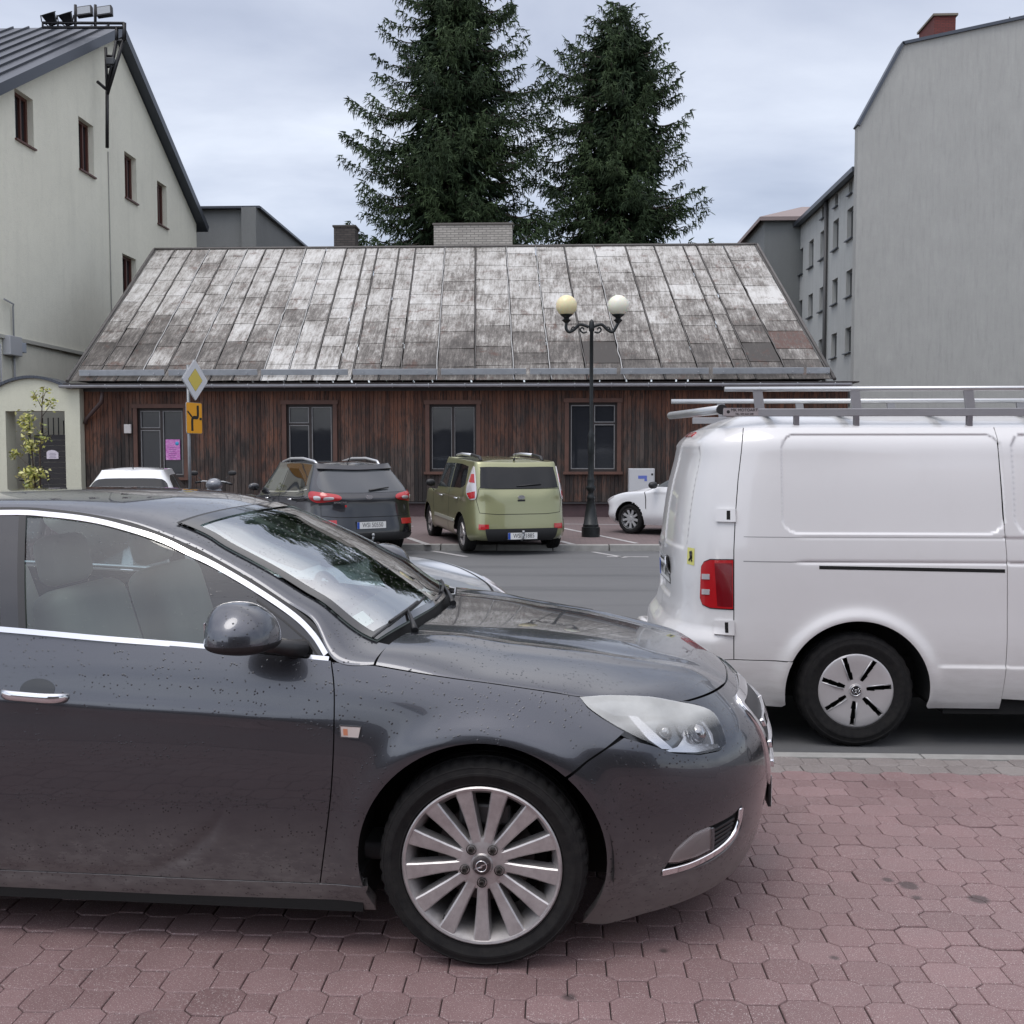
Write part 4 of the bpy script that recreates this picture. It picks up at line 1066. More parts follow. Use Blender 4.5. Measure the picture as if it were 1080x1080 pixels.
for k, (a, b, c, d) in enumerate(wins):
    w = b - a; h = d - c
    bm = bmesh.new(); tw = .105
    box(bm, (a - tw / 2 - HX, -.03, (c + d) / 2 - HZ), (tw, .045, h + .02)); box(bm, (b + tw / 2 - HX, -.03, (c + d) / 2 - HZ), (tw, .045, h + .02))
    box(bm, ((a + b) / 2 - HX, -.034, d + tw / 2 + .012 - HZ), (w + 2 * tw + .06, .055, tw)); box(bm, ((a + b) / 2 - HX, -.05, c - .045 - HZ), (w + 2 * tw + .08, .10, .07))
    fr = bm_obj('window', bm, M_TRIM, house)
    bm = bmesh.new(); ft = .055; y = .085
    for bx in (((a + ft / 2), (c + d) / 2, ft, h), (b - ft / 2, (c + d) / 2, ft, h)): box(bm, (bx[0] - HX, y, bx[1] - HZ), (bx[2], .07, bx[3]))
    box(bm, ((a + b) / 2 - HX, y, d - ft / 2 - HZ), (w - 2 * ft, .07, ft)); box(bm, ((a + b) / 2 - HX, y, c + ft / 2 - HZ), (w - 2 * ft, .07, ft)); box(bm, ((a + b) / 2 - HX, y - .005, (c + d) / 2 - HZ), (.07, .07, h - 2 * ft))
    bm_obj('window_frame', bm, M_SASHD, fr)
    cells = []
    xm0, xm1 = (a + b) / 2 - .035, (a + b) / 2 + .035
    L = (a + ft, xm0); Rr_ = (xm1, b - ft); z0, z1 = c + ft, d - ft; zm = z0 + (z1 - z0) * .70
    split = [('L',), ('L',), (), ('R',)][k]
    for nm, (p, q) in (('L', L), ('R', Rr_)):
        cells += [(p, q, z0, zm), (p, q, zm + .05, z1)] if nm in split else [(p, q, z0, z1)]
    bm = bmesh.new(); bp_ = bmesh.new()
    for (p, q, r0, r1) in cells:
        s_ = .022 if k != 2 else .015
        for c_, s3 in (((p + s_ / 2, (r0 + r1) / 2), (s_, r1 - r0)), ((q - s_ / 2, (r0 + r1) / 2), (s_, r1 - r0)), (((p + q) / 2, r1 - s_ / 2), (q - p - 2 * s_, s_)), (((p + q) / 2, r0 + s_ / 2), (q - p - 2 * s_, s_))):
            box(bm, (c_[0] - HX, .075, c_[1] - HZ), (s3[0], .05, s3[1]))
        box(bp_, ((p + q) / 2 - HX, .10, (r0 + r1) / 2 - HZ), (q - p - .01, .01, r1 - r0 - .01))
    if split and split[0] == 'L': box(bm, ((L[0] + L[1]) / 2 - HX, .08, zm + .025 - HZ), (L[1] - L[0], .05, .05), mi=1)
    if split and split[0] == 'R': box(bm, ((Rr_[0] + Rr_[1]) / 2 - HX, .08, zm + .025 - HZ), (Rr_[1] - Rr_[0], .05, .05), mi=1)
    bm_obj('sash', bm, [M_SASHL, M_SASHD], fr); bm_obj('pane', bp_, M_PANE, fr)
# poster in the first window
p = atY(174.5, 463.5, YH + .05); q = atY(190, 485, YH + .05)
po = thing('poster', 'pink paper notice taped inside the leftmost window of the timber house', 'poster', ((p[0] + q[0]) / 2, YH + .06, (p[2] + q[2]) / 2))
g = NG('poster_pink'); n = g.noise(9, 5, .8, sc=(1, 1, 3)); M_PINK = g.out(g.bsdf(col=g.mix(g.ramp(n, [(.48, (0, 0, 0)), (.56, (1, 1, 1))]), (.50, .14, .44), (.62, .30, .58)), rough=.6))
w, h = q[0] - p[0], p[2] - q[2]
bm = bmesh.new(); box(bm, (0, 0, 0), (w, .006, h)); bm_obj('sheet', bm, M_PINK, po)
bm = bmesh.new(); lathe(bm, [(.0005, -.005), (.05, -.005), (.05, -.001)], 'Y', 20, (w * .30, 0, h * .30)); bm_obj('blue_dot', bm, simple('poster_blue', (.05, .35, .62), .6), po)
bm = bmesh.new()
for i in range(6): box(bm, (-.02 + .02 * (i % 2), -.0045, h * (.12 - .1 * i)), (w * (.6 - .1 * (i % 3)), .002, .012))
bm_obj('print', bm, simple('poster_print', (.20, .05, .22), .6), po)
# roof -------------------------------------------------------------------
YE, YR = 25.95, 32.7
RBL, RBR, RTL, RTR = atY(74, 402.5, YE), atY(877, 399.5, YE), atY(165, 264, YR), atY(796, 257.5, YR)
zr_ = (RTL[2] + RTR[2]) / 2; ze_ = (RBL[2] + RBR[2]) / 2; RTL[2] = RTR[2] = zr_; RBL[2] = RBR[2] = ze_
off = np.array([HX, HY, HZ])
def roofp(u, v, back=False):
    u = np.asarray(u, float); v = np.asarray(v, float)
    P = (RBL * (1 - u)[..., None] + RBR * u[..., None]) * (1 - v)[..., None] + (RTL * (1 - u)[..., None] + RTR * u[..., None]) * v[..., None]
    if back: P = P.copy(); P[..., 1] = 2 * YR - P[..., 1]
    return P - off
rn = np.cross(RBR - RBL, RTL - RBL); rn /= np.linalg.norm(rn)
def roofmat():
    g = NG('old_sheet_roof'); t = attr(g); wh = attr(g, 'white'); o = g.obj()
    ru = attr(g, 'low')
    big = g.noise(.35, 6, .7); med = g.noise(1.9, 9, .8, sc=(1.7, .7, .7)); fine = g.noise(9, 8, .82, sc=(2.6, .55, .55)); stv = g.noise(4.5, 7, .8, sc=(3.2, .22, .22))
    f = g.math('ADD', g.math('MULTIPLY', med, 1.1), g.math('MULTIPLY', fine, .95)); f = g.math('ADD', f, g.math('MULTIPLY', stv, .90)); f = g.math('ADD', f, g.math('MULTIPLY', big, 1.15))
    f = g.math('ADD', f, g.math('MULTIPLY', g.math('SUBTRACT', t, .5), .10)); f = g.math('ADD', f, g.math('MULTIPLY', wh, .15)); f = g.math('SUBTRACT', f, g.math('MULTIPLY', ru, .34))
    f = g.math('SUBTRACT', f, 1.50)
    c = g.ramp(f, [(.05, (.038, .033, .029)), (.27, (.095, .085, .076)), (.42, (.18, .168, .152)), (.58, (.34, .328, .306)), (.80, (.50, .495, .475))])
    rs = g.noise(1.7, 6, .8); rs = g.ramp(rs, [(.565, (0, 0, 0)), (.65, (1, 1, 1))]); c = g.mix(g.math('MULTIPLY', rs, .6), c, (.085, .035, .022))
    rf = attr(g, 'rust'); c = g.mix(g.math('MULTIPLY', rf, g.ramp(fine, [(.42, (0, 0, 0)), (.52, (1, 1, 1))])), c, (.085, .042, .032))
    return g.out(g.bsdf(col=c, rough=.62, metal=.1, nrm=g.bump(fine, .25, .01)))
M_ROOF = roofmat(); M_SEAM = simple('roof_seam', (.085, .078, .072), .6, var=.6, scale=6)
M_SEAML = simple('roof_seam_pale', (.34, .335, .325), .6, var=.4, scale=6)
bot_px = [74, 100, 123, 147, 172, 199, 224, 249, 279, 306, 334, 360, 376, 405, 427, 466, 507, 548, 587, 625, 664, 706, 744, 782, 800, 835, 877]
us = [(b - 74) / (877 - 74) for b in bot_px]
for back in (False, True):
    V = []; F = []; T = []; Wt = []; LOW = []; RU = []
    rr = random.Random(11 if not back else 5)
    for i in range(len(us) - 1):
        v = 0.; n = 0
        step0 = .125 if i < 15 else .118
        first = rr.uniform(.08, .13)
        edges = [0, first]
        while edges[-1] < 1: edges.append(edges[-1] + rr.choice([step0, step0, step0 * 1.05, step0 * .6, step0 * 1.2]))
        edges[-1] = 1.0
        if edges[-1] - edges[-2] < .03: edges.pop(-2)
        cb = rr.gauss(.5, .18); cw = 1 if us[i] > .24 and us[i] < .34 else 0
        for a, b in zip(edges, edges[1:]):
            e = .0015; lift = .012
            Q = [roofp(us[i] + e, a - .004 if a else a, back), roofp(us[i + 1] - e, a - .004 if a else a, back), roofp(us[i + 1] - e, b, back), roofp(us[i] + e, b, back)]
            nn = rn if not back else rn * [1, -1, 1]
            wob = rr.gauss(0, .004)
            Q[0] = Q[0] + nn * (lift + wob); Q[1] = Q[1] + nn * (lift - wob)
            m = (Q[0] + Q[1] + Q[2] + Q[3]) / 4 + nn * rr.gauss(.004, .004)
            mb = (Q[0] + Q[1]) / 2 + nn * .003
            s = len(V); V.extend(Q + [m, Q[0] - nn * lift, Q[1] - nn * lift])
            fs = [(s, s + 1, s + 4), (s + 1, s + 2, s + 4), (s + 2, s + 3, s + 4), (s + 3, s, s + 4), (s + 5, s + 6, s + 1, s)]
            if back: fs = [f[::-1] for f in fs]
            tt_ = min(1.2, max(-.2, rr.gauss(cb, .2))); ww = 1. if rr.random() < (.42 if cw else .05) else 0.; ruz = 1. if rr.random() < .012 else 0.
            low = max(0, 1 - (a + b) / 2 / .55) * (.35 if .24 < us[i] < .36 else 1) * rr.uniform(.92, 1.1)
            low += .75 if (.62 < us[i] and a < .2 and rr.random() < .15) else 0
            for f in fs: F.append(f); T.append(tt_); Wt.append(ww); LOW.append(low); RU.append(ruz)
    o = mesh_obj('roof_sheets', V, F, M_ROOF, house); 
    if len(o.data.polygons) == len(F): rand_attr(o.data, T); rand_attr(o.data, Wt, 'white'); rand_attr(o.data, LOW, 'low'); rand_attr(o.data, RU, 'rust')
    o['label'] = 'street side roof slope of patchy grey sheets' if not back else 'rear roof slope of grey sheets'
bmd = bmesh.new(); bml = bmesh.new()
for i, u in enumerate(us):
    n = 24; P = roofp(np.full(n, u), np.linspace(.0, 1, n)); P = P + rn * .012; P[:, 0] += np.array([rr.gauss(0, .008) for _ in range(n)])
    tube(bml if i in (3, 5, 8, 9, 15, 18, 17, 20) else bmd, P, [.017] * n, 5)
P = roofp(np.linspace(-.003, 1.003, 30), np.full(30, 1.)); tube(bmd, P + rn * .02, .045, 6)
for u in (-.004, 1.004): tube(bmd, roofp(np.full(2, u), np.array([0, 1.])) + rn * .0, .05, 6)
bm_obj('roof_seams', bmd, M_SEAM, house); bm_obj('roof_seams', bml, M_SEAML, house)
bm = bmesh.new()  # gable triangles and soffit
for u_ in (.004, .996):
    a_, b_, c_ = roofp(np.array([u_] * 3), np.array([.02, 1., .02])); c_ = c_.copy(); c_[1] = 2 * (YR - HY) - c_[1]; d_ = np.array([0, 0, -.08])
    fc = bm.faces.new([bm.verts.new(Vector(v + d_)) for v in (a_, c_, b_)])
box(bm, (0, -.18, zt - HZ + .02), (xr - xl + .3, .5, .03)); bm_obj('gable', bm, M_SASHD, house)
# snow boards and gutter
M_ZINC = simple('zinc', (.30, .32, .34), .5, .35, var=.3, scale=5)
M_GUT = simple('gutter_metal', (.36, .37, .39), .45, .0, var=.3, scale=4)
for a, b in ((82, 174.5), (179, 275), (279, 372), (377, 467), (471, 561), (565, 656), (660, 752), (756, 850), (853, 877)):
    ua, ub = (a - 74) / 803, (b - 74) / 803
    p = roofp(np.array([ua, ub]), np.array([.022, .022])) + rn * .05
    bm = bmesh.new(); c = (p[0] + p[1]) / 2; box(bm, c + np.array([0, 0, .08]), (p[1][0] - p[0][0], .03, .15), rx=R(8 + rr.gauss(0, 2)), bev=.006); sb = bm_obj('snow_board', bm, M_ZINC, house)
    bm = bmesh.new()
    for f in (.12, .88):
        q = p[0] + (p[1] - p[0]) * f; bm = bmesh.new(); box(bm, q + np.array([0, .04, .06]), (.025, .16, .03)); bm_obj('bracket', bm, M_GUT, sb)
bm = bmesh.new(); n = 8; gy, gzz = YE - HY - .06, ze_ - HZ - .10; xa, xb = atY(64, 407, YE)[0] - HX, atY(897, 403, YE)[0] - HX
prof = [(gy + .075 * math.cos(a), gzz + .075 * math.sin(a)) for a in np.linspace(math.pi, 2 * math.pi, 9)] + [(gy + .068 * math.cos(a), gzz + .068 * math.sin(a)) for a in np.linspace(2 * math.pi, math.pi, 9)]
prism(bm, prof, 'X', xa, xb)
x = xa + .3
while x < xb: tube(bm, [(x, gy + .081 * math.cos(a), gzz + .081 * math.sin(a)) for a in np.linspace(math.pi * .95, 2.05 * math.pi, 9)], .012, 5); x += .92
bm_obj('gutter', bm, M_GUT, house)
bm = bmesh.new(); a = atY(108, 413, YE + .1) - off; b = atY(107, 424, YE + .12) - off; c = atY(91, 442, YE + .3) - off; d = atY(90, 447, YE + .3) - off
tube(bm, [a, b, c, d], [.05, .055, .05, .055], 10); bm_obj('downpipe', bm, simple('pipe_brown', (.045, .025, .022), .5), house)
p = atY(131, 447.5, YH - .06); q = atY(138.5, 457, YH - .06)
bm = bmesh.new(); box(bm, ((p[0] + q[0]) / 2 - HX, -.05, (p[2] + q[2]) / 2 - HZ), (q[0] - p[0], .08, p[2] - q[2]), bev=.008); bm_obj('junction_box', bm, simple('box_white', (.5, .48, .46), .5), house)
# chimneys
def brickmat(name, c1, c2, mo, sc=1., w=.25, h=.075):
    g = NG(name); o = g.obj(); sp = g.n('SeparateXYZ', ins={'Vector': o}); v = g.n('CombineXYZ', ins={'X': g.math('ADD', sp.outputs[0], sp.outputs[1]), 'Y': sp.outputs[2]}).outputs[0]
    b = g.n('TexBrick', ins={'Vector': v, 'Scale': sc, 'Mortar Size': .012, 'Brick Width': w, 'Row Height': h, 'Color1': (*c1, 1), 'Color2': (*c2, 1), 'Mortar': (*mo, 1)})
    n = g.noise(3, 5, .7); c = g.mix(g.math('MULTIPLY', n, .7), b.outputs[0], [x * .35 for x in c1])
    return g.out(g.bsdf(col=c, rough=.85, nrm=g.bump(b.outputs[1], -.5, .01)))
def chimney(px0, px1, py0, py1, Y, dep, mat, capmat, cap=.06):
    p = atY(px0, py0, Y); q = atY(px1, py1, Y); w = q[0] - p[0]; cx = (p[0] + q[0]) / 2 - HX; z1 = p[2] - HZ; z0 = q[2] - HZ - 1.2
    bm = bmesh.new(); box(bm, (cx, Y + dep / 2 - HY, (z0 + z1) / 2), (w, dep, z1 - z0)); ch = bm_obj('chimney', bm, mat, house)
    bm = bmesh.new(); box(bm, (cx, Y + dep / 2 - HY, z1 + cap / 2), (w + .08, dep + .08, cap), bev=.01); bm_obj('chimney_cap', bm, capmat, ch)
chimney(457.5, 540, 237.5, 260, 32.75, .55, brickmat('pale_brick', (.50, .47, .42), (.38, .36, .32), (.17, .16, .15)), simple('cap_c', (.12, .11, .10), .9))
chimney(352, 374.5, 239.5, 262, 33.1, .6, brickmat('dark_brick', (.10, .085, .075), (.06, .05, .045), (.03, .03, .03)), simple('cap_d', (.06, .055, .05), .9))

# =================================================================== plaster buildings
def plaster(name, c, streak=.35, scale=1., dark=(.1, .1, .09)):
    g = NG(name); n = g.noise(.35 * scale, 6, .65); st = g.noise(1.2 * scale, 6, .7, sc=(1.8, 1.8, .22)); f = g.noise(24, 4, .7)
    col = g.mix(n, [x * .86 for x in c], [min(1, x * 1.1) for x in c])
    s2 = g.ramp(st, [(.5, (0, 0, 0)), (.72, (1, 1, 1))]); col = g.mix(g.math('MULTIPLY', s2, streak), col, dark)
    s3 = g.ramp(st, [(.28, (1, 1, 1)), (.44, (0, 0, 0))]); col = g.mix(g.math('MULTIPLY', s3, streak * .6), col, [min(1, x * 1.35) for x in c])
    mt = g.noise(5, 7, .8); col = g.mix(g.math('MULTIPLY', mt, .38), col, [x * .72 for x in c]); cr = g.noise(.9, 9, .8); cr = g.ramp(g.math('ABSOLUTE', g.math('SUBTRACT', cr, .5)), [(.0, (1, 1, 1)), (.007, (0, 0, 0))]); col = g.mix(g.math('MULTIPLY', cr, .22), col, dark)
    return g.out(g.bsdf(col=col, rough=.9, nrm=g.bump(f, .5, .02)))
M_CREAM = plaster('cream_render', (.80, .79, .67), .12, 1.1, (.25, .25, .21))
M_CREAM2 = plaster('gate_render', (.60, .60, .48), .10, 1.4, (.2, .2, .16))
M_GREYR = plaster('grey_render', (.365, .365, .345), .42, 2.6, (.23, .235, .228))
M_GREYW = plaster('pale_grey_render', (.42, .43, .415), .3, 1.5, (.2, .21, .2))
M_GREYD = plaster('dark_grey_render', (.19, .198, .195), .2, 1.5, (.1, .1, .1))
M_ROOFD = simple('slate_grey_metal', (.062, .070, .085), .4, .5, var=.15)
M_WINB = simple('red_brown_frame', (.085, .028, .020), .5)
M_DGLASS = (lambda g: g.out(g.bsdf(col=(.02, .022, .025), rough=.05, spec=.7)))(NG('dark_window_glass'))
M_REVEAL = simple('reveal', (.26, .25, .21), .9, var=.2)
def holed_wall(name, axis, c0, thick, outline, holes, mat, parent, off):
    """vertical wall in plane axis=c0; outline/holes in (h,z); holes are rects (h0,h1,z0,z1)"""
    hp = [[(a, c), (b, c), (b, d), (a, d)] for a, b, c, d in holes]
    loops = [list(outline)] + hp; pts = []; ed = []
    for L in loops:
        s = len(pts); pts += [Vector(p) for p in L]; ed += [(s + i, s + (i + 1) % len(L)) for i in range(len(L))]
    r = delaunay_2d_cdt(pts, ed, [], 0, 1e-9); V2 = np.array([tuple(v) for v in r[0]]); F = np.array([f for f in r[2]])
    C = V2[F].mean(1); k = in_poly(C, outline)
    for h in hp: k &= ~in_poly(C, h)
    F = F[k]
    def P(h, z, d): return (c0 + d, h, z) if axis == 'X' else (h, c0 + d, z)
    V = [P(h, z, 0) for h, z in V2]; FF = [tuple(f) for f in F]
    n = len(V)
    for L in loops:
        for i in range(len(L)):
            a, b = L[i], L[(i + 1) % len(L)]; s = len(V); V += [P(*a, 0), P(*b, 0), P(*b, thick), P(*a, thick)]; FF.append((s, s + 1, s + 2, s + 3))
    V = np.array(V) - off
    o = mesh_obj(name, V, FF, mat, parent); return o
# ---- left cream building (gable wall in plane X = XL)
XL = -15.0
def onL(px, py): return atX(px, py, XL)
rg = onL(121, 38); e1 = onL(207, 236); e0y = rg[1] * 2 - e1[1] - .6
zr2, ze2 = rg[2], e1[2]
B1 = thing('cream_building', 'tall cream rendered building with a steep gable and dark metal roof on the left', 'building', (XL - 5, 35, 0)); o1 = np.array([XL - 5, 35, 0])
Y1 = e1[1]; Y0 = e0y; z0e = zr2 - (rg[1] - Y0) * (zr2 - ze2) / (Y1 - rg[1])
gable = [(Y0, -.05), (Y1, -.05), (Y1, ze2 - .02), (rg[1], zr2 - .02), (Y0, z0e - .12)]
wpx = [((15, 92), (36, 157)), ((82.5, 122), (99.5, 187)), ((131, 159), (144.5, 215)), ((165.5, 190), (176.5, 241)), ((129, 267), (144.5, 318))]
holes = []
for (a, b) in wpx:
    p = onL(*a); q = onL(*b); m = (p + q) / 2
    pT = onL(a[0], a[1]); qB = onL(b[0], b[1]); zt_ = onL(a[0], a[1])[2]; zb_ = onL(b[0], b[1])[2]
    holes.append((p[1], q[1], zb_, zt_))
holed_wall('gable_wall', 'X', XL, -.4, gable, holes, M_CREAM, B1, o1)
bm = bmesh.new()
prism(bm, [(XL - 18, Y0), (XL - .41, Y0), (XL - .41, Y1), (XL - 18, Y1)], 'Z', 0, min(ze2, z0e) - .3); bmesh.ops.translate(bm, vec=-Vector(o1), verts=bm.verts); bm_obj('wall', bm, M_CREAM, B1)
# roof slabs with standing seams
def slab(Ya, za, Yb, zb_, name):
    bm = bmesh.new(); x0, x1 = XL - 18, XL + .35; th = .28
    d = np.array([Yb - Ya, zb_ - za]); d /= np.linalg.norm(d); nn = np.array([-d[1], d[0]]); nn = nn if nn[1] > 0 else -nn
    prism(bm, [(Ya, za), (Yb, zb_), (Yb + nn[0] * th, zb_ + nn[1] * th), (Ya + nn[0] * th, za + nn[1] * th)], 'X', x0, x1)
    x = x1 - .5
    while x > x0:
        prism(bm, [(Ya + nn[0] * th, za + nn[1] * th), (Yb + nn[0] * th, zb_ + nn[1] * th), (Yb + nn[0] * (th + .06), zb_ + nn[1] * (th + .06)), (Ya + nn[0] * (th + .06), za + nn[1] * (th + .06))], 'X', x - .02, x + .02); x -= .55
    bmesh.ops.translate(bm, vec=-Vector(o1), verts=bm.verts); bm_obj(name, bm, M_ROOFD, B1)
sl_ = (zr2 - ze2) / (Y1 - rg[1])
slab(rg[1] + .0, zr2 + .02, Y1 + .45, ze2 - .45 * sl_ + .02, 'roof'); slab(Y0 - .45, z0e - .45 * sl_ + .02, rg[1] + .0, zr2 + .02, 'roof')
for (a, b, c, d) in holes:
    bm = bmesh.new(); X = XL - .22 - o1[0]; fw = .09; m = (a + b) / 2 - o1[1]; h = d - c; w = b - a; zc_ = (c + d) / 2
    box(bm, (X, a + fw / 2 - o1[1], zc_), (.08, fw, h)); box(bm, (X, b - fw / 2 - o1[1], zc_), (.08, fw, h)); box(bm, (X, m, d - fw / 2), (.08, w - 2 * fw, fw)); box(bm, (X, m, c + fw / 2), (.08, w - 2 * fw, fw))
    box(bm, (X + .01, m + w * .12, zc_), (.07, .07, h - 2 * fw)); 
    wf = bm_obj('window', bm, M_WINB, B1)
    bm = bmesh.new(); box(bm, (X - .03, m, zc_), (.02, w - .1, h - .1)); bm_obj('pane', bm, M_DGLASS, wf)
    bm = bmesh.new(); box(bm, (XL - .12 - o1[0], m, c - .03), (.38, w + .08, .05)); bm_obj('sill', bm, M_WINB, wf)
bm = bmesh.new(); pq = onL(113.5, 160); pe = onL(121, 345); tube(bm, [(.015 + XL - o1[0], pq[1] - o1[1], pq[2]), (.015 + XL - o1[0], pq[1] - o1[1], 2)], .022, 6)
bm_obj('lightning_rod_wire', bm, simple('wire', (.28, .28, .25), .6), B1)
pa = onL(-40, 345); pb = onL(100, 376)
bm = bmesh.new(); box(bm, (XL + .04 - o1[0], (Y0 + 40.) / 2 - o1[1], pb[2]), (.09, 40. - Y0 - .1, .10)); bm_obj('wall_ledge', bm, simple('ledge', (.42, .42, .37), .7), B1)
# meter box with pipes on the cream wall
p = onL(2.5, 372); q = onL(15, 358)
mb = thing('meter_box', 'small grey electrical box with pipes on the cream wall at the left edge', 'electrical box', (XL + .12, (p[1] + q[1]) / 2, (p[2] + q[2]) / 2))
bm = bmesh.new(); box(bm, (0, 0, 0), (.22, q[1] - p[1], abs(q[2] - p[2]) + .1), bev=.015); bm_obj('box', bm, simple('mb', (.40, .41, .42), .5), mb)
bm = bmesh.new(); box(bm, (0, (q[1] - p[1]) / 2 + .14, .0), (.18, .25, .28), bev=.015); bm_obj('side_box', bm, simple('mb2', (.36, .40, .45), .5), mb)
t1 = onL(11, 324); dy = t1[1] - (p[1] + q[1]) / 2; dz = t1[2] - (p[2] + q[2]) / 2
bm = bmesh.new(); tube(bm, [(-.05, dy, 0), (-.05, dy, dz), (-.02, dy - .02, dz + .08), (-.02, dy - .5, dz + .15)], .025, 7); tube(bm, [(-.05, dy, 0), (-.05, dy, -1.6)], .03, 7); tube(bm, [(-.05, dy - .7, 0), (-.05, dy - .7, -2.2)], .02, 7); bm_obj('pipe', bm, simple('mbp', (.30, .31, .32), .5), mb)
# ---- floodlight mast on the gable
fl = thing('floodlight_mast', 'black steel bracket with four floodlights above the cream gable ridge', 'floodlights', (XL + .5, rg[1], zr2)); fo = np.array([XL + .5, rg[1], zr2])
M_IRON = simple('black_steel', (.012, .012, .014), .45, .3)
YM = 33.4
def fp(px, py, Y=None): return atY(px, py, Y or YM) - fo
bm = bmesh.new()
def bar(a, b, r=.05): tube(bm, [fp(*a), fp(*b)], r, 4)
bar((45, 24), (131, 24.5)); bar((45, 29), (131, 29)); bar((131, 24), (131, 43), .07); bar((123, 29), (123, 43), .06); bar((123, 43), (131, 43))
for x_ in (45, 61, 80, 101, 114.5): bar((x_, 23.5), (x_, 29.5), .035)
bar((123, 43), (113, 94), .06); bar((130, 43), (113, 100), .06); bar((111.5, 50), (113, 100), .05); bar((113, 96), (113, 156), .06); bar((112, 94), (102.5, 86), .05)
bar((112, 59), (121, 59), .04); bar((112, 70.5), (120, 70.5), .04)
bar((79.5, 5), (79.5, 28), .05); bar((100.5, 5), (100.5, 28), .05)
bm_obj('frame', bm, M_IRON, fl)
M_FLG = simple('flood_glass', (.22, .24, .26), .25, .2)
for k, (cx_, cy_, kind) in enumerate(((51.5, 16, 'r'), (69, 16, 'r'), (89.5, 12.5, 's'), (110.5, 12.5, 's'))):
    c = fp(cx_, cy_)
    bm = bmesh.new(); T_ = Matrix.Translation(c) @ Matrix.Rotation(R(40), 4, 'X') @ (Matrix.Rotation(R(18), 4, 'Y') if kind == 's' else Matrix())
    if kind == 'r':
        lathe(bm, [(.10, -.32), (.13, -.28), (.16, -.18), (.22, .02), (.26, .05), (.245, .06), (.20, .0)], 'Z', 20); bmesh.ops.transform(bm, matrix=Matrix.Translation(c) @ Matrix.Rotation(R(28), 4, 'X') @ Matrix.Rotation(R(-14), 4, 'Y'), verts=bm.verts)
        tube(bm, [c + np.array([-.27, 0, 0]), c + np.array([-.24, 0, -.2]), c + np.array([0, 0, -.36]), c + np.array([.24, 0, -.2]), c + np.array([.27, 0, 0])], .02, 5)
        hd = bm_obj('floodlight', bm, M_IRON, fl)
        bm = bmesh.new(); lathe(bm, [(.001, .03), (.21, .03)], 'Z', 20); bmesh.ops.transform(bm, matrix=Matrix.Translation(c) @ Matrix.Rotation(R(28), 4, 'X') @ Matrix.Rotation(R(-14), 4, 'Y'), verts=bm.verts)
    else:
        box(bm, (0, 0, 0), (.50, .16, .34), bev=.02, M=Matrix.Translation(c) @ Matrix.Rotation(R(-14), 4, 'X') @ Matrix.Rotation(R(-8), 4, 'Y')); tube(bm, [c + np.array([-.35, 0, -.15]), c], .03, 5)
        hd = bm_obj('floodlight', bm, M_IRON, fl); bm = bmesh.new(); box(bm, (0, -.085, .0), (.42, .01, .25), M=Matrix.Translation(c) @ Matrix.Rotation(R(-14), 4, 'X') @ Matrix.Rotation(R(-8), 4, 'Y'))
    bm_obj('lamp_glass', bm, M_FLG, hd)
c = fp(117, 65); bm = bmesh.new(); box(bm, c, (.25, .2, .22), bev=.02); bm_obj('ballast_box', bm, simple('ballast', (.06, .065, .07), .5), fl)
# ---- grey flat roofed building behind, left
g0 = atY(206, 221.5, 45.); B2 = thing('grey_building', 'low dark grey flat roofed building between the cream gable and the spruces', 'building', (-16, 50, 0)); o2 = np.array([-16, 50, 0])
xcor = atY(272, 222, 45.)[0]
bm = bmesh.new(); prism(bm, [(-22, 45), (xcor, 45), (xcor, 60), (-22, 60)], 'Z', 0, g0[2]); prism(bm, [(xcor - .62, 44.6), (xcor + .02, 44.6), (xcor + .02, 45.02), (xcor - .62, 45.02)], 'Z', 0, g0[2] + .02)
bmesh.ops.translate(bm, vec=-Vector(o2), verts=bm.verts); bm_obj('wall', bm, M_GREYD, B2)
bm = bmesh.new(); box(bm, ((-22 + xcor) / 2, 44.9, g0[2] + .05), (xcor + 22 + .3, .35, .10)); box(bm, (xcor + .05, 52.5, g0[2] + .05), (.25, 15.3, .10)); bmesh.ops.translate(bm, vec=-Vector(o2), verts=bm.verts); bm_obj('roof_edge', bm, M_ROOFD, B2)
wz = atY(230, 262, 45)[2]; bm = bmesh.new(); box(bm, (atY(235, 260, 45)[0] - o2[0], 44.98 - o2[1], wz - .7), (1.7, .06, 1.5)); bm_obj('window', bm, M_DGLASS, B2)
# ---- right hand block
Y3 = 49.5
def on3(px, py): return atY(px, py, Y3)
P5, P6, P7 = on3(905, 133), on3(952, 47), on3(1080, 19.5)
X3 = P5[0]; B3 = thing('grey_tenement', 'tall blank grey rendered end wall of a tenement with a red chimney on the right', 'building', (X3 + 8, Y3 + 8, 0)); o3 = np.array([X3 + 8, Y3 + 8, 0])
XE = X3 + 24; s67 = (P7[2] - P6[2]) / (P7[0] - P6[0]); XRg = P7[0] + 2.0; zRg = P7[2] + 2 * s67
outl = [(X3, 0), (XE, 0), (XE, P6[2] - 1), (XRg, zRg), (P6[0], P6[2]), (X3, P5[2])]
bm = bmesh.new(); prism(bm, outl, 'Y', Y3, Y3 + .5); bmesh.ops.translate(bm, vec=-Vector(o3), verts=bm.verts); bm_obj('end_wall', bm, M_GREYR, B3)
bm = bmesh.new()
def cop(a, b):
    d = Vector((b[0] - a[0], 0, b[1] - a[1])); L = d.length; box(bm, (0, 0, 0), (L + .05, .7, .14), M=Matrix.Translation(((a[0] + b[0]) / 2 - o3[0], Y3 + .22 - o3[1], (a[1] + b[1]) / 2 + .04)) @ Matrix.Rotation(-math.atan2(d.z, d.x), 4, 'Y'))
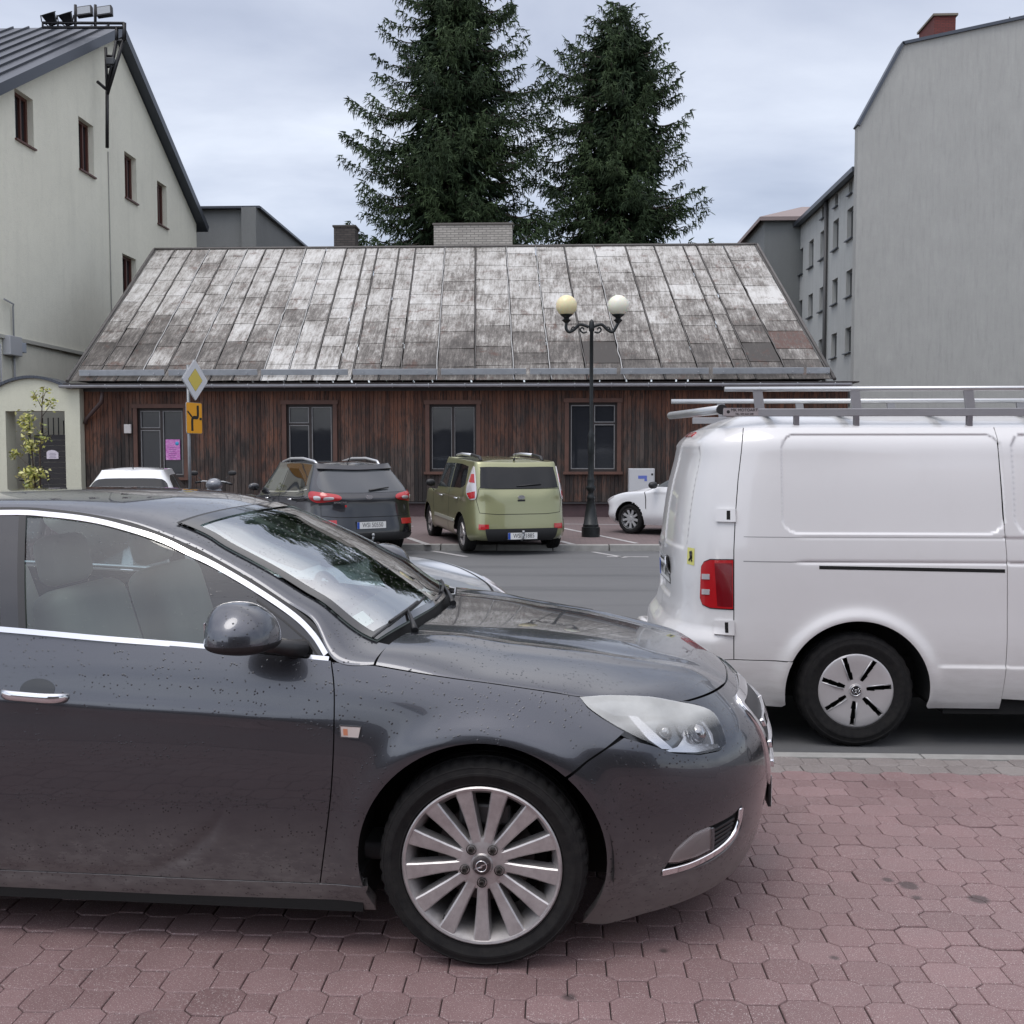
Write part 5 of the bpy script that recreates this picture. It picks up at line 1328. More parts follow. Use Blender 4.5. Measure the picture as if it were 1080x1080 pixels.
cop((X3, P5[2]), (P6[0], P6[2])); cop((P6[0], P6[2]), (XRg, zRg)); bm_obj('coping', bm, M_ROOFD, B3)
zev = atY(903, 178.5, Y3 + .5)[2]
pxc = [895.4, 880.6, 867., 855., 844.2]; rowsz = [(252.6, 220.5), (312.5, 285), (371.5, 345)]
holes = []
Yc = [float(atX(p_, 300, X3 + .35)[1]) for p_ in pxc]
X3w = X3 + .35
zrows = []
for (b_, t_) in rowsz:
    zrows.append((atX(895.4, b_, X3w)[2], atX(895.4, t_, X3w)[2]))
for y_ in Yc:
    for (a_, b_) in zrows + [(zrows[2][0] - (zrows[1][0] - zrows[2][0]), zrows[2][1] - (zrows[1][0] - zrows[2][0]))]: holes.append((y_ - .52, y_ + .52, a_, b_))
za, zb2 = atX(895.4, 206, X3w)[2], atX(895.4, 191.5, X3w)[2]
for y_ in Yc[:3]: holes.append((y_ - .3, y_ + .3, za, zb2))
Ye = float(atX(840, 300, X3w)[1]) + .2
holed_wall('side_wall', 'X', X3w, .3, [(Y3 + .5, 0), (Ye, 0), (Ye, zev), (Y3 + .5, zev)], holes, M_GREYW, B3, o3)
for (a, b, c, d) in holes:
    bm = bmesh.new(); box(bm, (X3w + .22 - o3[0], (a + b) / 2 - o3[1], (c + d) / 2), (.05, b - a - .02, d - c - .02)); wf = bm_obj('window', bm, simple('upvc', (.22, .23, .24), .5) if 'upvc' not in bpy.data.materials else bpy.data.materials['upvc'], B3)
    bm = bmesh.new(); box(bm, (X3w + .19 - o3[0], (a + b) / 2 - o3[1] - (b - a) * .22, (c + d) / 2), (.02, (b - a) * .38, d - c - .22)); box(bm, (X3w + .19 - o3[0], (a + b) / 2 - o3[1] + (b - a) * .22, (c + d) / 2), (.02, (b - a) * .38, d - c - .22)); bm_obj('pane', bm, M_DGLASS, wf)
    bm = bmesh.new(); box(bm, (X3w - .04 - o3[0], (a + b) / 2 - o3[1], c - .04), (.2, b - a + .12, .05)); bm_obj('sill', bm, M_ROOFD, wf)
bm = bmesh.new(); prism(bm, [(X3w + .3, Y3 + .5), (XE - .1, Y3 + .5), (XE - .1, Ye), (X3w + .3, Ye)], 'Z', 0, zev - .2); bmesh.ops.translate(bm, vec=-Vector(o3), verts=bm.verts); bm_obj('wall', bm, M_GREYR, B3)
bm = bmesh.new(); prism(bm, [(X3w - .35, zev), (XRg, zRg - .5), (XE, P6[2] - 2)], 'Y', Y3 + .5, Ye); box(bm, (X3w - .3, (Y3 + .5 + Ye) / 2, zev + .02), (.3, Ye - Y3 - .5, .22)); bmesh.ops.translate(bm, vec=-Vector(o3), verts=bm.verts); bm_obj('roof', bm, M_ROOFD, B3)
bm = bmesh.new(); yp = float(atX(872.5, 300, X3w)[1]); tube(bm, [(X3w - .12 - o3[0], yp - o3[1], zev), (X3w - .12 - o3[0], yp - o3[1], 0)], .10, 8); bm_obj('drainpipe', bm, simple('drain', (.05, .05, .05), .5), B3)
pc = on3(997.5, 35)
bm = bmesh.new(); p_, q_ = on3(986, 18), on3(1012.5, 38); cw_ = q_[0] - p_[0]
box(bm, ((p_[0] + q_[0]) / 2 + .1 - o3[0], Y3 + 1.6 - o3[1], p_[2] - .9), (1.0, 2.0, 2.4)); ch = bm_obj('chimney', bm, brickmat('red_brick', (.20, .045, .035), (.15, .035, .03), (.06, .03, .03)), B3)
bm = bmesh.new(); box(bm, ((p_[0] + q_[0]) / 2 + .1 - o3[0], Y3 + 1.6 - o3[1], p_[2] + .33), (1.15, 2.2, .10)); bm_obj('chimney_cap', bm, simple('capr', (.16, .14, .11), .8), ch)
an = thing('roof_antenna', 'small metal aerial frame on the grey tenement roof at the right edge', 'antenna', on3(1069, 24)); bm = bmesh.new(); a0 = on3(1069, 24)
def ap(px, py): return on3(px, py) - a0 + np.array([0, .8, 0])
for a, b, r_ in (((1059, 18), (1059, 26), .05), ((1059, 20), (1073, 17), .04), ((1073, 10), (1073, 22), .03), ((1062, 26), (1073, 21), .03), ((1075, 17), (1079, 21), .08), ((1050, 25), (1058, 24), .02), ((1060, 19), (1064, 26), .03), ((1053, 19), (1050, 25), .012), ((1073, 22), (1079, 20), .05)): tube(bm, [ap(*a), ap(*b)], r_, 5)
bm_obj('aerial_frame', bm, M_IRON, an)
# projecting wing further back
Y4 = 62.; p_ = atY(806.5, 228, Y4); q_ = atY(843, 400, Y4); B4 = thing('rear_wing', 'darker grey block with a shallow hipped roof behind the tenement side wall', 'building', (p_[0], Y4, 0)); o4 = np.array([p_[0], Y4, 0])
bm = bmesh.new(); prism(bm, [(p_[0], Y4), (q_[0] + 3, Y4), (q_[0] + 3, Y4 + 7.5), (p_[0], Y4 + 7.5)], 'Z', 0, p_[2] - .15); bmesh.ops.translate(bm, vec=-Vector(o4), verts=bm.verts); bm_obj('wall', bm, plaster('wing_render', (.17, .18, .178), .3, 1.2, (.12, .125, .125)), B4)
bm = bmesh.new(); x0_, x1_ = p_[0] - .35, q_[0] + 3; y0_, y1_ = Y4 - .35, Y4 + 7.8; zz = p_[2] - .1
vs = [bm.verts.new(Vector(v)) for v in ((x0_, y0_, zz), (x1_, y0_, zz), (x1_, y1_, zz), (x0_, y1_, zz), (x0_ + 3.4, (y0_ + y1_) / 2, zz + 1.5), (x1_ + 3, (y0_ + y1_) / 2, zz + 1.5), (x0_, y0_, zz - .22), (x1_, y0_, zz - .22), (x0_, y1_, zz - .22))]
for f in ((0, 1, 5, 4), (1, 2, 5), (2, 3, 4, 5), (3, 0, 4), (6, 7, 1, 0), (8, 6, 0, 3)): bm.faces.new([vs[i] for i in f])
bmesh.ops.translate(bm, vec=-Vector(o4), verts=bm.verts); bm_obj('roof', bm, simple('roof_pinkish', (.24, .19, .18), .7, var=.2), B4)

# ---- gate wall
YG = 26.1
gw = thing('gate_wall', 'cream rendered wall with an arched top and a tall gateway at the far left', 'wall', (-13.2, YG, 0)); og = np.array([-13.2, YG, 0])
def gx(px): return float(atY(px, 430, YG)[0])
def gzf(py): return float(atY(40, py, YG)[2])
xs_ = np.linspace(gx(-4), gx(72), 21); xm = gx(34); hw = (gx(72) - gx(-4)) / 2
arcz = gzf(410) + (gzf(399) - gzf(410)) * (1 - ((xs_ - xm) / hw)**2)
outl = [(gx(-60), 0), (gx(5.5), 0), (gx(5.5), gzf(433.5)), (gx(68), gzf(433.5)), (gx(68), 0), (gx(84), 0), (gx(84), gzf(410)), *[(a, b) for a, b in zip(xs_[::-1], arcz[::-1])], (gx(-60), gzf(410))]
bm = bmesh.new(); prism(bm, outl, 'Y', YG, YG + .5); bmesh.ops.translate(bm, vec=-Vector(og), verts=bm.verts); bmesh.ops.triangulate(bm, faces=[f for f in bm.faces if len(f.verts) > 4]); bm_obj('wall', bm, M_CREAM2, gw)
bm = bmesh.new(); pts = [(gx(-60), gzf(410))] + [(a, b) for a, b in zip(xs_, arcz)]
for a, b in zip(pts, pts[1:]):
    L = math.hypot(b[0] - a[0], b[1] - a[1]); box(bm, (0, 0, 0), (L + .01, .66, .07), M=Matrix.Translation(((a[0] + b[0]) / 2 - og[0], .25, (a[1] + b[1]) / 2 + .035)) @ Matrix.Rotation(-math.atan2(b[1] - a[1], b[0] - a[0]), 4, 'Y'))
bm_obj('coping', bm, M_ROOFD, gw)
gt = thing('gate', 'dark wooden yard gate with iron bars on top in the arched gateway', 'gate', (gx(40), YG + .42, FARZ)); ogt = np.array([gx(40), YG + .42, FARZ])
bm = bmesh.new(); x = gx(27) + .05; zz1 = gzf(458)
k = 0
zz_ = .1
while zz_ < zz1 - .1: box(bm, ((gx(27) + gx(69)) / 2 - ogt[0], rnd.gauss(0, .004), zz_ + .07), (gx(69) - gx(27), .05, .135)); zz_ += .145
bm_obj('boards', bm, simple('gate_wood', (.022, .020, .022), .7, var=.4, scale=8), gt)
bm = bmesh.new()
for px in (36, 42, 47.6, 53, 58.6, 63.7): tube(bm, [(gx(px) - ogt[0], 0, zz1 - .1), (gx(px) - ogt[0], 0, gzf(440 if px not in (58.6, 63.7) else 443) - FARZ)], .014, 6)
for px in (22, 36): tube(bm, [(gx(px - 1) - ogt[0], .0, 0), (gx(px - 1) - ogt[0], .0, gzf(452))], .025, 6)
bm_obj('bar', bm, M_IRON, gt)
bm = bmesh.new(); a = [(gx(40.5), gzf(484)), (gx(53), gzf(484)), (gx(53), gzf(477.5)), (gx(50), gzf(475.3)), (gx(46), gzf(474.5)), (gx(42), gzf(475.3)), (gx(40.5), gzf(477))]
prism(bm, [(u - ogt[0], v - FARZ) for u, v in a], 'Y', -.05, -.035); gs = bm_obj('gate_sign', bm, simple('gs', (.62, .58, .64), .5), gt)
bm = bmesh.new()
for r_ in range(4): box(bm, ((gx(47)) - ogt[0], -.052, gzf(478 + r_ * 1.5) - FARZ), (.15 + .03 * (r_ % 2), .003, .012))
bm_obj('sign_print', bm, simple('gsp', (.25, .22, .28), .5), gs)
# ---- building behind the photographer (seen in paint and glass)
B5 = thing('facing_tenement', 'pale plastered building with rows of windows behind the photographer, reflected in the car doors', 'building', (0, -11, 0)); 
M_B5 = plaster('ochre_render', (.17, .16, .155), .2, .8, (.12, .11, .1)); bm = bmesh.new(); box(bm, (7, -2.5, 3.8), (20, 5, 7.6)); box(bm, (-10.5, -3.0, 1.6), (14.9, 4, 3.2)); bm_obj('wall', bm, M_B5, B5)
bm = bmesh.new(); prism(bm, [(.25, 7.6), (-5.6, 7.6), (-2.5, 9.6)], 'X', -3.3, 17.3); bm_obj('roof', bm, simple('tile_roof', (.10, .06, .05), .8), B5)
for i in range(5, 11):
    for r_, z_ in enumerate((1.7, 5.0)):
        bm = bmesh.new(); box(bm, (-16 + i * 3.0, .03, z_), (1.25, .08, 1.5)); wf = bm_obj('window', bm, simple('w5', (.5, .5, .48), .5) if 'w5' not in bpy.data.materials else bpy.data.materials['w5'], B5)
        bm = bmesh.new(); box(bm, (-16 + i * 3.0, .08, z_), (1.05, .02, 1.3)); bm_obj('pane', bm, M_DGLASS, wf)
# =================================================================== generic car body net for the cars further away
class NetCar:
    def __init__(s, p):
        w, L, zr = p['w'], p['L'], p['zr']; s.p = p
        xm = np.linspace(p['rw'], p['fw'], 5)
        base = [(0, 0), (.012, .48), (p.get('rc', .10), .84), (.42, .975), (p['rw'], 1), (xm[1], 1), (xm[2], 1), (xm[3], 1), (p['fw'], .995), (L - .36, .95), (L - .13, .78), (L - .025, .42), (L, 0)]
        ins = p.get('ins', [.07, .012, 0, .02]); cx, cz = p['cowl']; rbx, rbz = p['rb']; rtx, rtz = p['rt']; wtx = p['wt']; gy = p.get('gy', .76)
        z3 = np.interp(range(13), [0, 2, 4, 7, 8, 9, 10, 12], p['z3']); zb = p['belt']
        net = np.zeros((13, 9, 3))
        cxy = [(cx - .08, .83), (cx + .02, .66), (cx + .10, .44), (cx + .14, .22), (cx + .15, 0)]
        n5 = [(rtx, 0), (rtx + .01, .42), (rtx + .06, gy * .93)] + [(x, gy) for x in np.linspace(rtx + .28, wtx - .05, 5)] + [(wtx + .02, gy * .93), (wtx + .06, gy * .70), (wtx + .085, gy * .46), (wtx + .10, gy * .23), (wtx + .10, 0)]
        for c, (x, y) in enumerate(base):
            rear = max(0, 1 - c / 3); front = max(0, (c - 8.5) / 3.5); cen = np.array([L / 2, 0])
            for l in range(4):
                z = [p.get('sill', .22), .36, p.get('z2', .60), z3[c]][l]; i = ins[l]
                xx = x; yy = y * w
                if c <= 2: xx += i + (p.get('rin', [.03, 0, .02, .05])[l]); yy -= i * (y > .5)
                elif c >= 9: xx -= (i + p.get('fin', [.05, 0, .01, .10])[l]) * min(1, (c - 8.5) / 2) ; yy -= i * 1.2 * (y > .5)
                else: yy -= i
                if c == 9: yy -= p.get('fin', [.05, 0, .01, .10])[l] * .5
                net[c, l] = (xx, yy, z)
            if c <= 2: net[c, 4] = (rbx + [0, .01, .07][c], y * w * .965, rbz)
            elif c <= 7: net[c, 4] = ([None, None, None, .52, p['rw'] + .02, xm[1], xm[2], xm[3]][c], w * p.get('by', .94), zb[0] + (zb[1] - zb[0]) * (c - 3) / 4)
            else: q = cxy[c - 8]; net[c, 4] = (q[0], q[1] * w, cz - .035 * (c == 8))
            x5, y5 = n5[c]; z5 = zr - .10 + (rtz - (zr - .10)) * max(0, 1 - c / 4)
            net[c, 5] = (x5, y5 * w, z5)
            k = (x5 - (rtx + wtx) / 2) / ((wtx - rtx) / 2)
            net[c, 6] = (x5 - .07 * k, y5 * w * .90, z5 + .065)
            net[c, 7] = (x5 - .22 * k, y5 * w * .48, min(zr - .004, z5 + .092) if abs(k) > .6 else zr - .008)
            net[c, 8] = (x5 - .30 * k, 0, min(zr, z5 + .098) if abs(k) > .6 else zr)
        mir = net * [1, -1, 1]
        net = np.concatenate([mir[2:0:-1], net, mir[11:9:-1]]); net = np.concatenate([net, (net * [1, -1, 1])[:, 7:6:-1]], 1)
        s.net = net; s.kc = np.arange(-2, 15.); s.kv = np.arange(10.); s.Wc = spline_mat(s.kc); s.rows = [Spl(s.kv, n) for n in net]
        s.WC = s.Wc
    def __call__(s, c, v):
        c = np.asarray(c, float); v = np.asarray(v, float)
        sg = np.where((c < 0) | (c > 12), -1., 1.); c = np.where(c < 0, -c, c); c = np.where(c > 12, 24 - c, c)
        Q = np.stack([r(v) for r in s.rows]); M = np.tensordot(s.WC, Q, 1)
        i = np.clip(np.floor(c + 2).astype(int), 0, 15); n = np.arange(len(c)); b = (c - s.kc[i])[:, None]; a = 1 - b
        P = a * Q[i, n] + b * Q[i + 1, n] + ((a**3 - a) * M[i, n] + (b**3 - b) * M[i + 1, n]) / 6
        P[:, 1] *= sg
        return P
def gen_wheel(parent, x, y, r, w, side, rimr=.62, spokes=5, rimmat=None, steer=0, cover=False, zc=None, seg=48, capmat=None):
    wh = bpy.data.objects.new('wheel', None); COL.objects.link(wh); wh.parent = parent; wh.location = (x, y, r if zc is None else zc); wh.rotation_euler = (0, 0, (0 if side == -1 else math.pi) + steer)
    Rr = r * rimr; tyre_mesh(wh, r, Rr, w, 0, 0, 0, seg)
    yf = -w * .42; rimmat = rimmat or M_ALLOY
    bm = bmesh.new(); lathe(bm, [(Rr + .012, yf), (Rr + .006, yf - .006), (Rr - .008, yf + .01), (Rr - .02, w * .3)], 'Y', seg)
    if cover: lathe(bm, [(.0005, yf - .012), (Rr * .22, yf - .012), (Rr * .3, yf - .006), (Rr * .85, yf - .004), (Rr * .97, yf + .004), (Rr * .99, yf + .02)], 'Y', seg)
    bmesh.ops.recalc_face_normals(bm, faces=bm.faces); 
    if not cover:
        for k in range(spokes):
            a = -math.pi / 2 + 2 * math.pi * k / spokes; ca, sa = math.cos(a), math.sin(a); hw0, hw1 = Rr * .17, Rr * .12
            rows = [[bm.verts.new((ca * q - sa * t, yy, sa * q + ca * t)) for t, yy in ((-h_ - .006, yf + .03), (-h_, yf + .004 + d_), (h_, yf + .004 + d_), (h_ + .006, yf + .03))] for q, h_, d_ in ((Rr * .1, hw0, .012), (Rr * .5, hw1 * .8, .008), (Rr * .99, hw1, 0))]
            for i in range(2):
                for j in range(3): bm.faces.new((rows[i][j], rows[i][j + 1], rows[i + 1][j + 1], rows[i + 1][j]))
        lathe(bm, [(.0005, yf + .002), (Rr * .22, yf + .004), (Rr * .26, yf + .02)], 'Y', 24)
    bm_obj('rim', bm, rimmat, wh, autosmooth=35)
    if not cover:
        bm = bmesh.new(); lathe(bm, [(.0005, .0), (Rr * .97, .0)], 'Y', 24); bm_obj('brake_disc', bm, M_DARK, wh)
    return wh, Rr, yf
def net_car(name, label, P, loc, rz, paint, wheels, glass):
    t = thing(name, label, 'car', loc, rz); f = NetCar(P); L, w = P['L'], P['w']
    cs = np.linspace(-12, 12, 440); vs = np.linspace(0, 8, 110)
    C, V_ = np.meshgrid(cs, vs, indexing='ij'); Pn = f(C.ravel(), V_.ravel()); N = fn_normals(f, np.clip(C.ravel(), -11.98, 11.98), np.clip(V_.ravel(), .01, 7.97), 1)
    N = np.where(((N * (Pn - [L / 2, 0, .7])).sum(1) < 0)[:, None], -N, N)
    wr = wheels['r']; ra = wr + P.get('gap', .055)
    G3 = Pn.copy()
    for hx in (P['rw'], P['fw']):
        d = np.hypot(Pn[:, 0] - hx, Pn[:, 2] - wr); m = (abs(Pn[:, 1]) > w * .6) & (abs(d - ra) < .022)
        k = (ra / d)[:, None]; G3[m] = np.where(True, np.stack([hx + (Pn[m, 0] - hx) * k[m, 0], Pn[m, 1], wr + (Pn[m, 2] - wr) * k[m, 0]], 1), 0)
        fl = np.exp(-((d - ra - .015) / .05)**2) * P.get('flare', .02) * (abs(Pn[:, 1]) > w * .7) * (Pn[:, 2] < ra + wr + .1); G3 = G3 + N * fl[:, None]
    Vv, F = grid_mesh(G3.reshape(len(cs), len(vs), 3)); keep = []
    for fc in F:
        c = (Vv[fc[0]] + Vv[fc[2]]) / 2; bad = False
        for hx in (P['rw'], P['fw']):
            if abs(c[1]) > w * .6 and math.hypot(c[0] - hx, c[2] - wr) < ra - .004: bad = True
        if not bad: keep.append(fc)
    a = keep[len(keep) // 3]
    nn = np.cross(Vv[a[1]] - Vv[a[0]], Vv[a[3]] - Vv[a[0]])
    if np.dot(nn, N[a[0]]) < 0: keep = [q[::-1] for q in keep]
    mesh_obj('body', Vv, keep, paint, t, True, N)
    bm = bmesh.new(); box(bm, (L / 2, 0, .34), (L - .7, w * 1.3, .22)); box(bm, (L / 2, 0, .5), (L - .5, w * 1.55, .15)); bm_obj('underbody', bm, M_DARK, t)
    for hx in (P['rw'], P['fw']): arch_liner(t, hx, ra + .01, -w * .97, -w * .62, M_DARK, wr)
    for hx, st in ((P['rw'], 0), (P['fw'], wheels.get('steer', 0))):
        for sd in (-1, 1): gen_wheel(t, hx, sd * (w - wheels['w'] / 2 - .015), wr, wheels['w'], sd, wheels.get('rim', .62), wheels.get('spokes', 5), wheels.get('mat'), st, wheels.get('cover', False))
    def pn(nm, poly, mat, off=.004, sk=.006, sp=.08, mir=False, par=None, sm=0, corner=()):
        if sm: poly = smooth_poly(poly, sm, True, corner)
        o = panel(nm, f, poly, mat, par or t, sp, off, sk, sign=-1 if f_sign < 0 else 1)
        if mir: panel(nm, f, [(-a, b) for a, b in poly][::-1], mat, par or t, sp, off, sk, sign=-1 if f_sign > 0 else 1) if False else panel(nm, lambda c, v: f(c, v) * [1, -1, 1], poly, mat, par or t, sp, off, sk, sign=1 if f_sign < 0 else -1)
        return o
    q = f(np.array([6.]), np.array([2.5])); n6 = fn_normals(f, np.array([6.]), np.array([2.5]), 1)[0]; f_sign = 1 if n6[1] > 0 else -1
    return t, f, pn
def seam(pn, pts, w=.012, mat=None, off=.0015): return pn('shut_line', ribbon(pts, w), mat or M_DARK, off, 0, .1, True)
def rear_frame(f, v, out=.012, z=None, c=0.):
    P = f(np.array([c]), np.array([v]))[0]; return Matrix(((0, 0, -1, P[0] - out), (-1, 0, 0, P[1]), (0, 1, 0, z or P[2]), (0, 0, 0, 1)))
def plate(t, M_, txt, w=.52, h=.112, eu=True, holder=True):
    bm = bmesh.new(); box(bm, (0, 0, -.006), (w + .02, h + .022, .012), bev=.003, M=M_); hd = bm_obj('plate_holder', bm, M_BLACKP, t)
    bm = bmesh.new(); box(bm, (0, 0, .002), (w, h, .003), M=M_); n = bm_obj('number_plate', bm, M_PLATE, hd)
    bm = bmesh.new(); box(bm, (-w / 2 + .022, 0, .0045), (.042, h - .004, .002), M=M_); bm_obj('blue_band', bm, M_BLUE, hd)
    text_obj('plate_letters', txt, h * .93, M_BLACKPRINT, hd, M_ @ Matrix.Translation((.02, 0, .0045)), sx=.80)
def oval_badge(t, M_, txt=None, a=.062, b=.034, mat=None):
    bm = bmesh.new(); n = 28
    r0 = [bm.verts.new(M_ @ Vector((a * math.cos(2 * math.pi * k / n), b * math.sin(2 * math.pi * k / n), .006))) for k in range(n)]
    r1 = [bm.verts.new(M_ @ Vector((a * .88 * math.cos(2 * math.pi * k / n), b * .82 * math.sin(2 * math.pi * k / n), .006))) for k in range(n)]
    r2 = [bm.verts.new(M_ @ Vector((a * 1.03 * math.cos(2 * math.pi * k / n), b * 1.03 * math.sin(2 * math.pi * k / n), -.004))) for k in range(n)]
    for k in range(n):
        j = (k + 1) % n; bm.faces.new((r0[k], r0[j], r1[j], r1[k])); bm.faces.new((r2[k], r2[j], r0[j], r0[k]))
    bd = bm_obj('badge', bm, M_CHROME, t)
    bm = bmesh.new(); bm.faces.new([bm.verts.new(M_ @ Vector((a * .9 * math.cos(2 * math.pi * k / n), b * .85 * math.sin(2 * math.pi * k / n), .003))) for k in range(n)]); bm_obj('badge_ground', bm, mat or simple('badge_grey', (.35, .35, .36), .3, .6), bd)
    if txt: text_obj('badge_letters', txt, b * 1.25, M_CHROME, bd, M_ @ Matrix.Translation((0, 0, .006)), sx=1.15)
M_PRIV = (lambda g: g.out(g.bsdf(col=(.008, .009, .010), rough=.04, spec=.35, coat=.0)))(NG('privacy_glass'))
M_AUTOGL = (lambda g: g.out(g.bsdf(col=(.035, .042, .042), rough=.03, spec=.8, coat=.3)))(NG('distant_car_glass'))
M_RED = simple('red_lens', (.40, .012, .016), .12, .0, .6)
M_REDD = simple('dark_red_lens', (.16, .006, .010), .12, .0, .6)
M_CLEARL = simple('clear_lens', (.55, .53, .54), .12, .3, .6)
M_RAIL = simple('roof_rail', (.62, .63, .65), .3, .7)
M_GREEN = car_paint('olive_green_paint', (.265, .270, .140), .45, .33, drops=False)
M_GREEN2 = M_GREEN
M_SUVP = car_paint('charcoal_paint', (.013, .014, .018), .4, .25, drops=False)
M_WHITEP = car_paint('white_paint', (.74, .75, .76), 0., .35, drops=False)
M_SILVER = car_paint('silver_paint', (.46, .49, .53), .45, .3, drops=False)

# ---- green boxy hatchback ---------------------------------------------------
rwp = atZ(487, 582, ROADZ)
SP = dict(L=4.10, w=.885, rw=.75, fw=3.30, zr=1.62, sill=.25, z3=[.92, .92, .90, .90, .96, .90, .84, .80], belt=(1.10, 1.00), cowl=(2.98, 1.03), rb=(.13, 1.13), rt=(.30, 1.50), wt=2.42, gy=.83, by=.972, ins=[.06, .0, .0, .012], rin=[.03, 0, .015, .05], rc=.11, gap=.05, flare=.03, z2=.62)
HS = R(90 + 19.5)
def place_rear(px, py, zz, P, heading, side=1, xr=None):
    """world origin so that the rear wheel of the given side touches the ground at the pixel"""
    g_ = atZ(px, py, zz); loc = Vector((P['rw'], side * (P['w'] - .02), 0)); loc.rotate(Matrix.Rotation(heading, 3, 'Z')); return Vector((g_[0] - loc.x, g_[1] - loc.y, zz))
soul_o = place_rear(487, 583, ROADZ, SP, HS)
soul, sf, pn = net_car('green_hatchback', 'olive green boxy small car with black rear window, parked nose to the timber house', SP, soul_o, HS, M_GREEN, dict(r=.325, w=.215, spokes=5, rim=.68), None)
soul.rotation_euler = (0, R(-1.6), HS)      # front wheels stand on the raised pavement
pn('rear_window', [(-1.90, 4.12), (-1.8, 4.02), (0, 4.0), (1.8, 4.02), (1.90, 4.12), (1.86, 4.80), (1.72, 4.93), (0, 4.95), (-1.72, 4.93), (-1.86, 4.80)], M_PRIV, .005, .006, .12, sm=5)
seam(pn, [(0, 3.98), (1.0, 3.98), (2.0, 3.98), (2.12, 3.0), (1.9, 2.32), (1.0, 2.25), (0, 2.25)], .03)
pn('tail_lamp', [(2.16, 3.20), (2.66, 3.15), (2.85, 3.8), (2.78, 4.5), (2.52, 4.95), (2.26, 4.7), (2.12, 4.0)], M_CLEARL, .014, .02, .08, True, sm=4)
pn('tail_lamp_red', [(2.20, 3.25), (2.64, 3.2), (2.78, 3.75), (2.18, 3.85)], M_RED, .018, .01, .08, True)
pn('tail_lamp_red', [(2.22, 4.25), (2.70, 4.3), (2.60, 4.6), (2.30, 4.6)], M_RED, .018, .01, .08, True)
pn('side_window', [(3.25, 4.22), (4.3, 4.10), (5.35, 4.10), (5.42, 4.98), (4.4, 4.98), (3.45, 4.90)], M_PRIV, .004, .005, .12, True)
pn('side_window', [(5.48, 4.10), (6.6, 4.10), (7.55, 4.12), (7.0, 4.93), (5.52, 4.98)], M_AUTOGL, .004, .005, .12, True)
pn('windscreen', [(8.3, 4.12), (12, 4.12), (15.7, 4.12), (15.7, 4.93), (12, 4.93), (8.3, 4.93)], M_AUTOGL, .004, .005, .15)
seam(pn, [(5.42, 4.0), (5.45, 2.5), (5.42, .9)], .02); seam(pn, [(3.7, 4.0), (3.95, 3.2), (4.2, 2.9)], .02); seam(pn, [(7.45, 4.0), (7.35, 2.5), (7.3, .9)], .02)
pn('side_strip', [(4.75, 1.55), (7.1, 1.55), (7.1, 1.75), (4.75, 1.75)], simple('pale_moulding', (.42, .43, .36), .4, .3), .014, .012, .1, True)
pn('bumper_insert', [(-1.45, .05), (1.45, .05), (1.60, 1.45), (-1.60, 1.45)], M_BLACKP, .018, .02, .12)
pn('reflector', [(1.42, 1.38), (1.95, 1.40), (1.95, 1.72), (1.42, 1.72)], M_RED, .016, .01, .08, True)
for y in (-.56, .56):
    bm = bmesh.new(); pts = [(.62, y, 1.575), (.72, y, 1.645), (1.2, y * 1.02, 1.672), (1.9, y * 1.02, 1.672), (2.3, y, 1.640), (2.4, y, 1.59)]; tube(bm, pts[:3], .030, 8); bm_obj('roof_rail_end', bm, M_BLACKP, soul)
    bm = bmesh.new(); tube(bm, pts[2:5], .026, 8); bm_obj('roof_rail', bm, M_RAIL, soul)
for sd in (1, -1):
    for c_, z_ in ((4.55, 3.15), (6.3, 3.05)):
        P_ = sf(np.array([c_]), np.array([z_]))[0]; bm = bmesh.new(); tube(bm, [(P_[0] - .09, sd * (P_[1] + .012), P_[2]), (P_[0] - .05, sd * (P_[1] + .035), P_[2]), (P_[0] + .05, sd * (P_[1] + .035), P_[2]), (P_[0] + .09, sd * (P_[1] + .012), P_[2])], .014, 8); bm_obj('door_handle', bm, M_RAIL, soul)
    V_, F_ = superell((2.76, sd * .97, 1.10), (.06, .09, .07)); mesh_obj('side_mirror', V_, F_, M_PAINTTOP if 0 else M_BLACKP, soul, True)
Mb = rear_frame(sf, 3.35, .010); oval_badge(soul, Mb, 'KIA')
bm = bmesh.new(); box(bm, (0, -.055, 0), (.13, .03, .02), M=Mb); bm_obj('boot_handle', bm, M_BLACKP, soul)
Mp = rear_frame(sf, .85, .035); plate(soul, Mp, 'WSI P1885')
bm = bmesh.new(); a = sf(np.array([0.]), np.array([.0]))[0]; tube(bm, [(.3, 0, .26), (.02, 0, .26), (-.06, 0, .30), (-.07, 0, .40)], .018, 8); tube(bm, [(-.07, 0, .38), (-.07, 0, .43)], [.022, .024], 10); bm_obj('tow_hook', bm, M_STEEL, soul)
bm = bmesh.new(); tube(bm, [(.50, -.0, 1.60), (.40, 0, 1.72)], [.008, .004], 6); tube(bm, [(.52, -.0, 1.60), (.47, 0, 1.63)], .018, 6); bm_obj('aerial', bm, M_BLACKP, soul)
bm = bmesh.new(); P_ = sf(np.array([0., .7]), np.array([4.12, 4.16])); tube(bm, [(P_[0][0] - .02, .06, P_[0][2]), (P_[1][0] - .02, -.38, P_[1][2] + .02)], .010, 6); bm_obj('rear_wiper', bm, M_BLACKP, soul)

